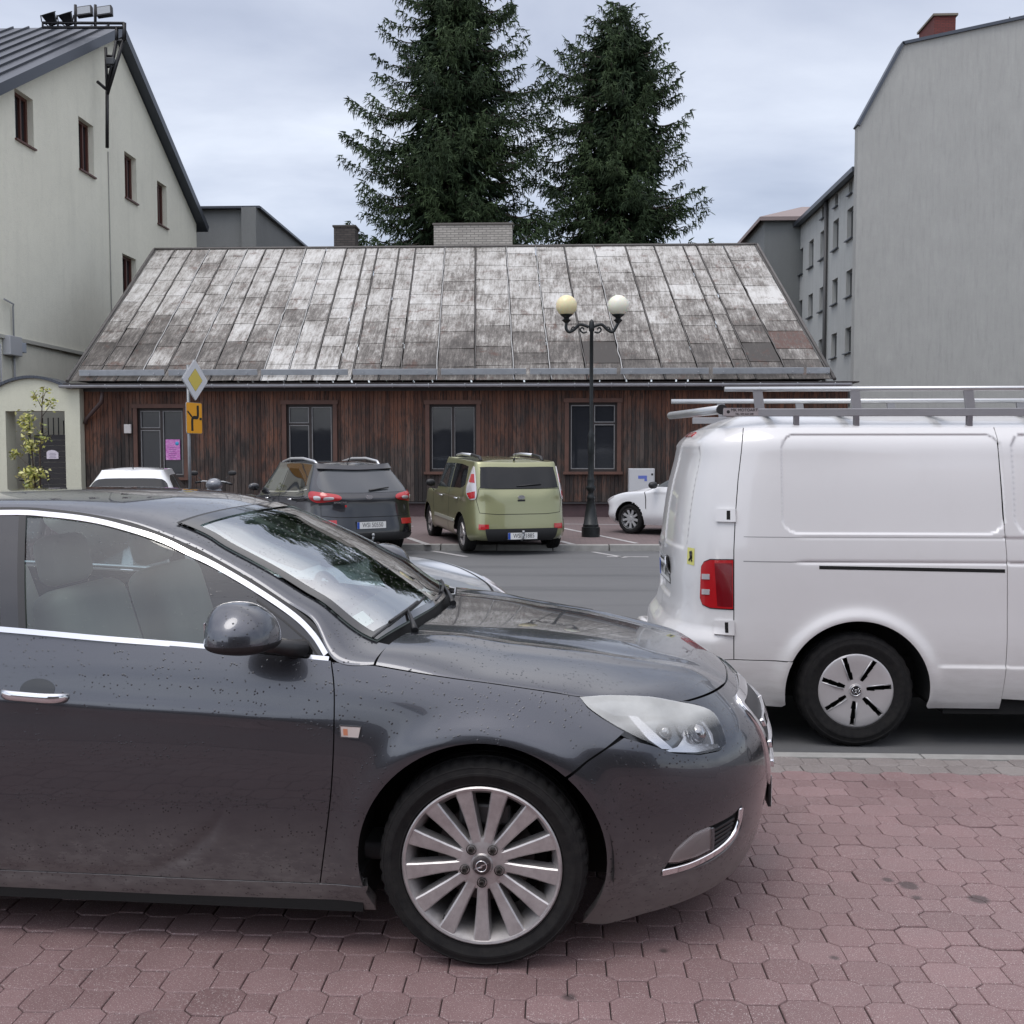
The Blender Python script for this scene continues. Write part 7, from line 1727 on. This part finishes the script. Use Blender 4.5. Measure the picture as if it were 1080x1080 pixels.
# =================================================================== spruces
def needle_mat():
    g = NG('spruce_needles'); t = attr(g); n = g.noise(.35, 4, .6)
    c = g.mix(t, (.013, .026, .012), (.058, .090, .034)); c = g.mix(g.math('MULTIPLY', n, .5), c, (.016, .030, .018))
    return g.out(g.bsdf(col=c, rough=.75, spec=.2))
M_NEED = needle_mat(); M_BARK = simple('spruce_bark', (.05, .038, .030), .9, var=.4)
def spruce(name, label, px, Y, ptop, widths, seed, z_low=5.0, lean=0.):
    r = random.Random(seed); b = atY(px, 400, Y); H = atY(px, ptop, Y)[2]; t = thing(name, label, 'tree', (b[0], Y, FARZ), 0, 'spruces behind the timber house')
    zs = [atY(px, p[0], Y)[2] for p in widths][::-1]; wl = [p[1] * Y / 1080 for p in widths][::-1]; wr = [p[2] * Y / 1080 for p in widths][::-1]
    bm = bmesh.new(); tube(bm, [(0, 0, 0), (0, 0, H * .5), (0, 0, H - .2)], [.38, .22, .03], 10)
    V = []; F = []; T = []
    rs = np.random.RandomState(seed)
    def blade(p, d, L, w, t_):
        d = d / (np.linalg.norm(d) + 1e-9); s = np.cross(d, rs.normal(size=3)); s /= np.linalg.norm(s) + 1e-9
        i = len(V); V.extend([p - s * w * .5, p + s * w * .5, p + d * L * .55 + s * w * .42, p + d * L, p + d * L * .55 - s * w * .42]); F.append((i, i + 1, i + 2, i + 3, i + 4)); T.append(t_)
    z = z_low
    while z < H - .15:
        fr = (H - z)
        for k in range(r.choice((5, 6, 6, 7)) if fr > 1.2 else 4):
            az = r.uniform(0, 2 * math.pi); cx_ = math.cos(az); sy = math.sin(az)
            wL = np.interp(z, zs, wl); wR = np.interp(z, zs, wr); W_ = (wR * max(0, cx_)**.6 + wL * max(0, -cx_)**.6) if abs(cx_) > .5 else (wL + wR) / 2 * .85
            W_ = max(.25, W_ * 1.12) * r.choice((.6, .75, .88, .95, 1.02, 1.12)) * r.uniform(.93, 1.05)
            drop = min(.55, .12 + .08 * fr / 4) * W_ * r.uniform(.6, 1.3); up = .28 * W_ * r.uniform(.4, 1.1)
            n = max(5, int(W_ / .16)); base = np.array([0, 0, z + r.uniform(-.2, .2)]); tone = r.gauss(.35, .18)
            pts = []
            for i in range(n + 1):
                f = i / n; rr_ = W_ * f; zz = -drop * math.sin(f * math.pi * .72) * 1.25 + up * max(0, f - .6)**1.5 * 2.2
                pts.append(base + np.array([cx_ * rr_, sy * rr_, zz]))
            if W_ > 1: tube(bm, pts[:max(2, int(n * .8)) + 1], [.05 * (1 - .9 * i / n) + .006 for i in range(max(2, int(n * .8)) + 1)], 4)
            dirb = np.array([cx_, sy, 0]); side = np.array([-sy, cx_, 0])
            for i in range(1 if W_ < 1 else max(1, int(n * .18)), n + 1):
                f = i / n; p = pts[i]; tw = (.30 + .38 * W_ / 4) * (1 - .45 * f) * r.uniform(.7, 1.2)
                for sgn in (-1, 1):
                    dd = dirb * r.uniform(.35, .8) + side * sgn * r.uniform(.5, 1.0) + np.array([0, 0, -r.uniform(.15, .65)]); dd /= np.linalg.norm(dd)
                    m = max(3, int(tw / .058))
                    for q in range(m):
                        pp = p + dd * tw * (q + .3) / m + np.array([0, 0, -.12 * (q / m)**2 * tw]) + rs.normal(size=3) * .025
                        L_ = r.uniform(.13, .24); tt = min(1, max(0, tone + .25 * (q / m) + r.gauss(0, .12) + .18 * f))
                        blade(pp, dd * .8 + rs.normal(size=3) * .35 + np.array([0, 0, -.15]), L_, r.uniform(.028, .05), tt)
                        if r.random() < .75: blade(pp, np.array([0, 0, -1.]) + rs.normal(size=3) * .28 + dirb * .25, r.uniform(.14, .30), r.uniform(.028, .045), tt * .8)
                if f > .8: blade(p, dirb + np.array([0, 0, .15]) + rs.normal(size=3) * .25, .28, .08, min(1, tone + .3))
        z += r.uniform(.17, .26) * (1 if fr > 3 else .6)
    # dense dark core so that the middle closes up
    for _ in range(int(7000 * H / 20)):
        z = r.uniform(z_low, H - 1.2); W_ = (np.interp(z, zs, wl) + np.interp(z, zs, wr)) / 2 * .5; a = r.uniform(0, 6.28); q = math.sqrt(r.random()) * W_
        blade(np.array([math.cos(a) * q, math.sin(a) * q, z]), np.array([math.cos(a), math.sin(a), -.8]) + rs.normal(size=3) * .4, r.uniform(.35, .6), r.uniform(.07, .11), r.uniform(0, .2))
    bm_obj('trunk', bm, M_BARK, t, smooth=True)
    o = mesh_obj('crown', V, F, M_NEED, t)
    if len(o.data.polygons) == len(F): rand_attr(o.data, T)
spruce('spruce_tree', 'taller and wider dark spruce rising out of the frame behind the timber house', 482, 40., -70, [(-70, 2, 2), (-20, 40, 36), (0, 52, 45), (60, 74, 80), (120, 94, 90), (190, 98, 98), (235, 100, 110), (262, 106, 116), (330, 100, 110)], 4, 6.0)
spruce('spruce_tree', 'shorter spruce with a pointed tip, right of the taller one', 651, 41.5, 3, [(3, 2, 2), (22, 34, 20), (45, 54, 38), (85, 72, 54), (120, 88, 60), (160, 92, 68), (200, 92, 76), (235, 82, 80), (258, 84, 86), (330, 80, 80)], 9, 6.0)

# =================================================================== white van
VZ = ROADZ
VPLAN = Plan([(-.09, 0), (-.084, .35), (-.052, .60), (.025, .77), (.14, .872), (.31, .928), (.7, .950), (1.5, .952), (2.4, .952), (3.3, .950), (4.1, .935), (4.5, .85), (4.75, .65), (4.87, .33), (4.90, 0)], .7)
vz = [.22, .35, .50, .62, .75, .95, 1.15, 1.35, 1.55, 1.70, 1.80, 1.87]
rr0 = [.02, 0, .0, .01, .045, .05, .055, .075, .11, .145, .18, .26]
sd0 = [.05, .02, .004, 0, 0, .0, .008, .032, .062, .090, .120, .175]
VT = Tab([VPLAN.u0, VPLAN.u0 + .55, .05, .22, .45, 1.0, 2.5, 3.6, 4.3, VPLAN.u1], vz, [rr0, rr0, [.03, .005, .0, .005, .025, .03, .038, .060, .095, .125, .155, .23], [.04, .015, .0, .0, .008, .012, .022, .048, .082, .115, .15, .21], sd0, sd0, sd0, sd0, sd0, sd0])
HUBX, HUBZ, VRA = .99, .335, .415
def rr_box(u, z, u0, u1, z0, z1, r, soft):
    du = np.maximum(np.maximum(u0 + r - u, u - u1 + r), 0); dz = np.maximum(np.maximum(z0 + r - z, z - z1 + r), 0)
    d = np.hypot(du, dz) - r; ins = np.minimum(np.minimum(u - u0, u1 - u), np.minimum(z - z0, z1 - z)); d = np.where((du > 0) & (dz > 0), d, -ins)
    d = np.where((du > 0) | (dz > 0), np.maximum(d, np.hypot(du, dz) - r), d)
    return 1 - sstep(d, -soft / 2, soft / 2)
VF = {}
def van_side(u, z):
    u = np.asarray(u, float); z = np.asarray(z, float); uu = np.clip(u, VPLAN.u0, VPLAN.u1)
    x, y, nx, ny = VPLAN(uu); p = VT(uu, z)
    for hx in (HUBX, HUBX + 3.0):
        r = np.hypot(u - hx, z - HUBZ); p = p - .028 * np.exp(-((r - VRA - .012) / .05)**2) * sstep(z, .15, .3)
    if VF:
        p = p + .013 * rr_box(u, z, *VF['w1'], .09, .014) + .013 * rr_box(u, z, *VF['w2'], .09, .014)
        w = sstep(u, .6, .7)
        p = p + w * .006 * np.exp(-((z - VF['z1']) / .006)**2)
        p = p - w * .010 * sstep(z, VF['z2'] - .014, VF['z2'] - .002) * (1 - sstep(z, VF['z2'] + .03, VF['z2'] + .25)) * 0
        p = p + w * .008 * np.exp(-((z - VF['z2'] - .008) / .009)**2)
        w3 = sstep(u, HUBX + .44, HUBX + .50); p = p - w3 * .012 * (1 - sstep(z, VF['z3'] - .010, VF['z3'] + .010)) * sstep(z, .2, .28)
        wr = 1 - sstep(u, .15, .30)                        # rear: bumper swell
        p = p - wr * .035 * (1 - sstep(z, .60, .70)) * sstep(z, .2, .35)
        for a0, a1 in VF['rw']: p = p + wr * .008 * rr_box(u, z, a0, a1, VF['rz'][0], VF['rz'][1], .07, .02)
        p = p + wr * .020 * rr_box(u, z, VPLAN.u0 - .5, VPLAN.u0 + .34, .80, 1.02, .04, .02)
    k = np.interp(z, [.2, .9, 1.15, 1.87], [0, 0, .35, .78]); X = x - nx * p; X = np.where(X > 3.3, 3.3 + (X - 3.3) * (1 - k), X)
    return np.stack([X, -(y - ny * p), z], -1)
hv = CAMP + ray(902.5, 738) * 5.97; VRZ = R(-.6)
ho = Matrix.Rotation(VRZ, 3, 'Z') @ Vector((HUBX, -.93, 0))
VORG = Vector((hv[0] - ho.x, hv[1] - ho.y, VZ)); VM = np.eye(4); VM[:3, :3] = np.array(Matrix.Rotation(VRZ, 3, 'Z')); VM[:3, 3] = VORG
van = thing('white_van', 'white panel van with red tail lamp, parked on the road along the kerb', 'van', VORG, VRZ)
IV = Inv(van_side, VM, (VPLAN.u0, 3.2), (.2, 1.87), .012)
q = [IV(*p) for p in ((823, 458), (1050, 563), (775.9, 565.9), (862, 594.7), (990, 703), (1053, 459))]
VF.update(w1=(q[0][0], q[5][0] - .0, q[1][1], q[0][1] + .0), w2=(q[5][0] + .06, q[5][0] + 1.3, q[1][1], q[0][1]), z1=float(q[2][1]), z2=float(q[3][1]), z3=float(q[4][1]), rw=[(VPLAN.u0 + .03, VPLAN.u0 + .72)], rz=(1.14, 1.76))
M_VAN = car_paint('van_white', (.66, .655, .655), 0., .42, drops=False)
def vandirt():
    g = NG('van_white_paint'); o = g.obj(); z = g.n('SeparateXYZ', ins={'Vector': o}).outputs[2]
    n = g.noise(2.5, 6, .7); n2 = g.noise(6, 5, .7, sc=(1, 1, 5)); f = g.n('MapRange', ins={'Value': z, 'From Min': .75, 'From Max': .2}).outputs[0]
    f = g.math('MINIMUM', g.math('MULTIPLY', f, g.math('MULTIPLY', n2, .95)), .6); f = g.math('ADD', f, g.math('MULTIPLY', g.math('MAXIMUM', g.math('SUBTRACT', n, .5), 0.), .25))
    c = g.mix(f, (.64, .635, .63), (.33, .31, .29))
    return g.out(g.bsdf(col=c, rough=.38, coat=.8, coatr=.06))
M_VAN = vandirt()
def vs(name, poly, mat, off=.0, sk=.010, sp=.03, mir=True, holes=(), parent=None): return panel(name, van_side, poly, mat, parent or van, sp, off, sk, mirror=mir, holes=holes)
uS = [IV(*p) for p in ((784, 447.5), (782, 475), (778.5, 505), (775.5, 545), (774, 580), (774, 640), (774, 693))]
zTOP = 1.868; gp_ = .0028
doorx = [IV(*p) for p in ((1050.5, 458), (1058.7, 551), (1062.5, 598), (1062.5, 672), (1061, 700), (1056, 737))]
def arcv(a0, a1, n=30, hx=HUBX): return [(hx + VRA * math.cos(R(a0 + (a1 - a0) * i / n)), HUBZ + VRA * math.sin(R(a0 + (a1 - a0) * i / n))) for i in range(n + 1)]
bz = IV(836, 698)[1]; a_b = 180 - math.degrees(math.asin((bz - HUBZ) / VRA)); zb_ = .235
side_o = [(uS[0][0] + gp_, zTOP)] + [(q[0] + gp_, q[1]) for q in uS[1:-1]] + [(uS[-1][0] + gp_, bz + gp_)] + [(HUBX + VRA * math.cos(R(a_b)), bz + gp_)] + arcv(a_b - 1, -12, 40)[0:] + [(HUBX + VRA + .0, zb_)] + [(doorx[-1][0] - gp_, zb_)] + [(q[0] - gp_, q[1]) for q in doorx[::-1][1:]] + [(doorx[0][0] - gp_, zTOP)]
vs('side_panel', side_o, M_VAN, 0, .02, .0125)
dx1 = doorx[0][0] + 1.15
vs('side_door', [(doorx[0][0] + gp_, zTOP)] + [(q[0] + gp_, q[1]) for q in doorx] + [(dx1, zb_), (dx1, zTOP)], M_VAN, 0, .02, .018)
fr_ = [(dx1 + gp_, zTOP), (dx1 + gp_, zb_)] + [(HUBX + 3.0 - VRA, zb_)] + arcv(190, -12, 30, HUBX + 3.0) + [(HUBX + 3 + VRA + .02, zb_), (VPLAN.u1, .26), (VPLAN.u1, zTOP)]
vs('front_body', fr_, M_VAN, 0, .02, .045)
vs('rear_bumper', [(VPLAN.u0, .24), (VPLAN.u0, bz - .04), (uS[-1][0] - .25, bz - .015), (uS[-1][0], bz - gp_)] + [(HUBX + VRA * math.cos(R(a_b)), bz - gp_)] + arcv(a_b + 2, 192, 8)[1:] + [(HUBX - VRA - .01, .235), (.3, .235)], M_VAN, .006, .03, .03)
vs('rear_door', [(VPLAN.u0 + .002, bz - .035), (VPLAN.u0 + .002, zTOP)] + [(u, zTOP) for u in np.linspace(VPLAN.u0 + .1, uS[0][0] - gp_, 12)] + [(q[0] - gp_, q[1]) for q in uS[1:-1]] + [(uS[-1][0] - gp_, bz + gp_), (uS[-1][0] - .25, bz - .01)], M_VAN, 0, .014, .022)
vs('inner_shell', [(VPLAN.u0, .3), (VPLAN.u0, 1.85), (VPLAN.u1, 1.85), (VPLAN.u1, .3), (HUBX + 3 + VRA + .02, .3)] + arcv(-5, 185, 20, HUBX + 3)[0:] + [(HUBX + VRA + .02, .3)] + arcv(-5, 185, 24), M_DARK, -.03, 0, .06)
vs('shut_line', ribbon([(VPLAN.u0 + .0, .62), (VPLAN.u0 + .0, 1.2), (VPLAN.u0, 1.80)], .008), M_DARK, .0008, 0, .03, False)
zr1 = VF['z2']
ua, ub = IV(864, 598.5), IV(1060, 602.3)
vs('door_rail', [(ua[0], ua[1] - .010), (ub[0], ub[1] - .010), (ub[0], ub[1] + .010), (ua[0], ua[1] + .010)], M_DARK, .0012, 0, .02)
vs('crease_shade', ribbon([(uS[0][0] + .01, VF['z1']), (1.5, VF['z1']), (doorx[1][0] - .004, VF['z1'])], .004), simple('crease_shade_grey', (.26, .26, .26), .6), .0006, 0, .02)  # grey strips lay the shade of the pressed creases onto the white paint
vs('crease_shade', ribbon([(uS[0][0] + .01, zr1 + .010), (1.0, zr1 + .010), (ua[0], zr1 + .006)], .006), bpy.data.materials['crease_shade_grey'], .0006, 0, .02)
# roof
def van_roof(s, t):
    E = van_side(s, np.full_like(s, zTOP)); a = np.clip(np.abs(t), 0, 1); sg = -np.sign(t)
    xc = np.clip(E[:, 0], .55, 3.2); x = E[:, 0] + (xc - E[:, 0]) * (1 - a)**.8 * 1.0; y = E[:, 1] * t; z = zTOP + .105 * (1 - a**2.3)
    return np.stack([x, y, z], -1)
S_, T_ = np.meshgrid(np.linspace(VPLAN.u0, VPLAN.u1, 120), np.linspace(-1, 1, 60), indexing='ij'); P_ = van_roof(S_.ravel(), T_.ravel()); Vv, F = grid_mesh(P_.reshape(120, 60, 3))
a = F[3000]; F = [f[::-1] for f in F] if np.cross(Vv[a[1]] - Vv[a[0]], Vv[a[3]] - Vv[a[0]])[2] < 0 else F
mesh_obj('roof', Vv, F, M_VAN, van, True)
bm = bmesh.new(); box(bm, (2.5, 0, .27), (2.0, 1.80, .14)); box(bm, (2.4, 0, .36), (4.3, 1.3, .25)); bm_obj('underbody', bm, M_DARK, van)  # floor, with a full width low box added to shade the road
for hx in (HUBX, HUBX + 3.0): arch_liner(van, hx, VRA + .012, -.93, -.62, M_DARK, HUBZ)
# windscreen etc at the front (outside the picture)
vs('cab_window', [(3.35, 1.12), (4.0, 1.12), (3.75, 1.66), (3.35, 1.70)], M_PRIV, .003, .004, .05); vs('windscreen', [(4.55, 1.10), (VPLAN.u1, 1.10), (VPLAN.u1, 1.76), (4.55, 1.76)], M_PRIV, .003, .004, .05)
vs('headlight', [(4.45, .72), (4.95, .70), (4.95, .86), (4.45, .88)], M_CLEARL, .003, .004, .05)
# tail lamp, hinges
tl = [IV(*p) for p in ((740, 598), (743, 593), (749, 590.6), (773.3, 590.8), (773.2, 642.3), (749, 640.7), (741.2, 637), (738.8, 630))]
lampo = vs('tail_lamp', tl, M_RED, .006, .02, .02)
vs('tail_lamp_surround', [np.mean(tl, 0) + (np.array(p) - np.mean(tl, 0)) * 1.045 for p in tl], M_BLACKP, .002, .01, .02)
vs('tail_lamp_dark', [IV(*p) for p in ((754, 594), (772.5, 594), (772.5, 640), (757, 639))], M_REDD, .0075, 0, .02)
for y0, y1 in ((605, 611), (621, 627)): vs('tail_lamp_clear', [IV(*p) for p in ((741, y0), (749, y0 + .4), (749, y1), (741, y1 - .3))], M_CLEARL, .010, .004, .02)
for (x0, x1, y0, y1, s0, s1) in ((755.7, 776.3, 536.8, 550.8, 767, 770.7), (753.2, 774.8, 654, 670, 765, 768.5)):
    vs('door_hinge', [IV(*p) for p in ((x0, y0), (x1, y0), (x1, y1), (x0, y1 - .6))], M_VAN, .016, .016, .02)
    vs('hinge_slot', [IV(*p) for p in ((s0, y0 + 2), (s1, y0 + 2), (s1, y1 - 2.5), (s0, y1 - 2.5))], M_DARK, .017, 0, .02)
# plate, emblem, sticker, lettering on the rear
def vrear(u, z, out=.004, mir=1):
    U = np.array([u]); Z = np.array([z]); P = van_side(U, Z)[0]; N = fn_normals(van_side, U, Z, 1)[0]; P = P * [1, mir, 1]; N = N * [1, mir, 1]
    n = Vector(N).normalized(); X = Vector((0, -1, 0)); X = (X - n * X.dot(n)).normalized(); Y = n.cross(X); P = Vector(P) + n * out
    return Matrix(((X.x, Y.x, n.x, P.x), (X.y, Y.y, n.y, P.y), (X.z, Y.z, n.z, P.z), (0, 0, 0, 1)))
qp = IV(694.5, 599.5); plate(van, vrear(VPLAN.u0 + .02, float(qp[1]) + .0, .012), 'WWY 3NW94')
qe = IV(706.2, 594.8)
Me = vrear(float(qe[0]), float(qe[1]), .006); bm = bmesh.new()
lathe(bm, [(.062, 0), (.062, .007), (.053, .009), (.050, .004)], 'Z', 36); 
for a_, b_ in (((-.036, .036), (-.012, -.006)), ((-.012, -.006), (0, .016)), ((0, .016), (.012, -.006)), ((.012, -.006), (.036, .036)), ((-.048, .010), (-.024, -.042)), ((-.024, -.042), (0, -.012)), ((0, -.012), (.024, -.042)), ((.024, -.042), (.048, .010))): tube(bm, [(a_[0], a_[1], .006), (b_[0], b_[1], .006)], .005, 4)
bmesh.ops.transform(bm, matrix=Me, verts=bm.verts); em = bm_obj('emblem', bm, M_CHROME, van)
bm = bmesh.new(); lathe(bm, [(.0005, .002), (.052, .002)], 'Z', 30); bmesh.ops.transform(bm, matrix=Me, verts=bm.verts); bm_obj('emblem_ground', bm, M_BLACKP, em)
vs('sticker', [IV(*p) for p in ((725.5, 577), (732.8, 578.5), (732.3, 596.5), (724.8, 594.5))], simple('sticker_yellow', (.62, .60, .18), .5), .002, 0, .02, False)
Ms = vrear(*[float(v) for v in IV(728.8, 587)], .005); bm = bmesh.new()
for a_, b_, r_ in (((-.012, .02), (.012, .028), .010), ((0, .02), (.006, -.012), .012), ((.004, 0), (-.014, -.026), .006), ((.006, -.01), (.016, -.028), .006)): tube(bm, [(a_[0], a_[1], 0), (b_[0], b_[1], 0)], r_, 4)
bmesh.ops.scale(bm, vec=(1, 1, .1), verts=bm.verts); bmesh.ops.transform(bm, matrix=Ms, verts=bm.verts); bm_obj('sticker_figure', bm, M_BLACKPRINT, van)
text_obj('model_letters', 'Transporter', .055, simple('letter_grey', (.2, .2, .21), .3, .6), van, vrear(VPLAN.u0 + .34, 1.09, .004, -1), sx=1.0)
vs('brake_light', [(VPLAN.u0, 1.825), (VPLAN.u0 + .17, 1.825), (VPLAN.u0 + .17, 1.852), (VPLAN.u0, 1.852)], M_RED, .008, .008, .02)
bm = bmesh.new()
for y_ in (.55,): tube(bm, [(-.01, y_, .42), (-.10, y_ + .05, .46), (-.13, y_ + .2, .47), (-.02, y_ + .36, .45)], .03, 8); 
box(bm, (-.05, .72, .43), (.12, .3, .05), bev=.015); bm_obj('rear_step', bm, M_VAN, van)
# wheels
M_COVER = simple('cover_grey', (.52, .51, .51), .40, .45, .2, var=.12, scale=8)
def van_wheel(x, sd):
    wh = bpy.data.objects.new('wheel', None); COL.objects.link(wh); wh.parent = van; wh.location = (x, -.83 * sd, HUBZ); wh.rotation_euler = (0, 0, 0 if sd == 1 else math.pi)
    tyre_mesh(wh, .335, .208, .215, 0, 0, 0, 80); yf = -.088; Rr = .216
    bm = bmesh.new(); ns_ = 7; segs = 336
    prof = [(.001, -.010), (.036, -.010), (.040, -.004), (.064, -.002), (.110, -.006), (.165, -.012), (.205, -.014), (.216, -.010), (.224, .000), (.226, .03)]
    rings = [[(r * math.cos(2 * math.pi * k / segs), yf + h, r * math.sin(2 * math.pi * k / segs)) for k in range(segs)] for r, h in prof]
    vv = [[bm.verts.new(v) for v in ring] for ring in rings]
    for i in range(len(prof) - 1):
        for k in range(segs):
            am = (2 * math.pi * (k + .5) / segs + math.pi / 2 + .10) % (2 * math.pi / ns_); am = min(am, 2 * math.pi / ns_ - am); rm = (prof[i][0] + prof[i + 1][0]) / 2
            if .068 < rm < .204 and am * rm < .0115 + .014 * (rm - .06): continue
            bm.faces.new((vv[i][k], vv[i][(k + 1) % segs], vv[i + 1][(k + 1) % segs], vv[i + 1][k]))
    bmesh.ops.recalc_face_normals(bm, faces=bm.faces)
    g2 = bmesh.ops.solidify(bm, geom=list(bm.faces), thickness=.006)
    bm_obj('rim', bm, M_COVER, wh, autosmooth=35)
    bm = bmesh.new()
    for k in range(ns_):
        a = 2 * math.pi * k / ns_ - math.pi / 2 - .10
        for s_ in (1,):
            pts = [(r * math.cos(a) - s_ * (w_ + .003) * math.sin(a), yf - .012 + (.005 if r < .1 else 0), r * math.sin(a) + s_ * (w_ + .003) * math.cos(a)) for r, w_ in ((.070, .0125), (.12, .0132), (.204, .0142))]; tube(bm, pts, .0035, 5)
    bm_obj('cover_ridge', bm, simple('ridge', (.55, .55, .56), .3, .6) if 'ridge' not in bpy.data.materials else bpy.data.materials['ridge'], wh)
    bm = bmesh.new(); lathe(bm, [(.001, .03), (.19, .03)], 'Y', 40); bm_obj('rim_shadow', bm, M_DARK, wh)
    bm = bmesh.new(); lathe(bm, [(.030, yf - .010), (.032, yf - .014), (.029, yf - .015), (.027, yf - .012)], 'Y', 30)
    for a_, b_ in (((-.017, .017), (-.006, -.003)), ((-.006, -.003), (0, .008)), ((0, .008), (.006, -.003)), ((.006, -.003), (.017, .017)), ((-.022, .005), (-.011, -.020)), ((-.011, -.020), (0, -.006)), ((0, -.006), (.011, -.020)), ((.011, -.020), (.022, .005))): tube(bm, [(a_[0], yf - .013, a_[1]), (b_[0], yf - .013, b_[1])], .0025, 4)
    em_ = bm_obj('emblem', bm, M_CHROME, wh)
    bm = bmesh.new(); lathe(bm, [(.001, yf - .0115), (.028, yf - .0115)], 'Y', 24); bm_obj('emblem_ground', bm, M_BLACKP, wh)
for x in (HUBX, HUBX + 3.0):
    for sd in (1, -1): van_wheel(x, sd)
# ---- roof rack ----------------------------------------------------------------
rk = thing('roof_rack', 'aluminium roof rack with a rear ladder roller on top of the white van', 'roof rack', (VORG.x, VORG.y, VZ), VRZ); ro = np.array(VORG)
Yn, Yf = VORG.y - .72, VORG.y + .72
def kq(px, py, Y): return Vector(Matrix.Rotation(-VRZ, 3, 'Z') @ Vector(atY(px, py, Y) - ro))
M_ALU = simple('aluminium', (.52, .53, .53), .35, .75, var=.1, scale=5); M_ALU2 = simple('dull_aluminium', (.30, .30, .31), .5, .5, var=.15, scale=5)
zt1 = kq(764, 410.5, Yn).z; xt0 = kq(764, 410, Yn).x; zf1 = kq(708, 423.5, Yf).z; xf0 = kq(708, 423, Yf).x
bm = bmesh.new(); tube(bm, [(xt0, -.72, zt1), (4.1, -.72, zt1)], .015, 10); bm_obj('top_rail', bm, M_ALU, rk)
bm = bmesh.new(); tube(bm, [(xf0, .72, zf1), (4.1, .72, zf1)], .018, 10); bm_obj('top_rail', bm, M_ALU, rk)
zl = kq(900, 435, Yn).z; xl0 = kq(762, 432, Yn).x
for y in (-.72, .72):
    bm = bmesh.new(); box(bm, ((xl0 + 4.1) / 2, y, zl), (4.1 - xl0, .035, .046), bev=.004); bm_obj('side_beam', bm, M_ALU2, rk)
    for x_ in [kq(px, 425, Yn).x for px in (800, 902, 1021)] + [2.6, 3.4]:
        bm = bmesh.new(); box(bm, (x_, y, (zl + zt1) / 2), (.055, .02, abs(zt1 - zl)), ry=R(-8), bev=.002); bm_obj('upright', bm, M_ALU2, rk)
    for x_ in [kq(px, 440, Yn).x for px in (839.5, 902.5, 1021)] + [2.6, 3.4]:
        bm = bmesh.new(); box(bm, (x_, y, zl - .065), (.03, .04, .10), bev=.004); bm_obj('foot', bm, simple('foot_dark', (.16, .15, .16), .5, .4) if 'foot_dark' not in bpy.data.materials else bpy.data.materials['foot_dark'], rk)
for x_ in (.55, 1.0, 1.55, 2.1, 2.65, 3.2, 3.75):
    bm = bmesh.new(); box(bm, (x_, 0, zl + .01), (.045, 1.42, .028), bev=.004); bm_obj('cross_bar', bm, M_ALU, rk)
a_ = kq(761, 431, Yn); b_ = kq(707, 438.5, Yf); a_.y, b_.y = -.70, .70; 
bm = bmesh.new(); tube(bm, [(a_.x, -.70, a_.z - .005), (b_.x, .70, b_.z)], .027, 14); bm_obj('ladder_roller', bm, M_ALU, rk)
bm = bmesh.new(); tube(bm, [(a_.x, -.735, a_.z - .005), (a_.x, -.70, a_.z - .005)], .030, 14); bm_obj('roller_cap', bm, M_BLACKP, rk)
ms = Matrix(((1, 0, 0, 0), (0, 0, -1, 0), (0, 1, 0, 0), (0, 0, 0, 1)))
xs0, xs1 = kq(762.5, 433, Yn).x, kq(799, 433, Yn).x
bm = bmesh.new(); box(bm, ((xs0 + xs1) / 2, -.7395, zl + .004), (xs1 - xs0, .003, .046)); stp = bm_obj('maker_plate', bm, simple('maker_plate', (.30, .27, .27), .5), rk)
bm = bmesh.new(); lathe(bm, [(.0005, -.7415), (.010, -.7415)], 'Y', 16, (xs0 + .028, 0, zl + .004)); bm_obj('plate_emblem', bm, M_BLACKPRINT, stp)
text_obj('plate_letters', 'MK MOTOART', .024, M_BLACKPRINT, stp, Matrix.Translation(((xs0 + xs1) / 2 + .02, -.742, zl + .014)) @ ms); text_obj('plate_letters', 'TEL. 603 624 248', .015, M_BLACKPRINT, stp, Matrix.Translation(((xs0 + xs1) / 2 + .02, -.742, zl - .009)) @ ms)
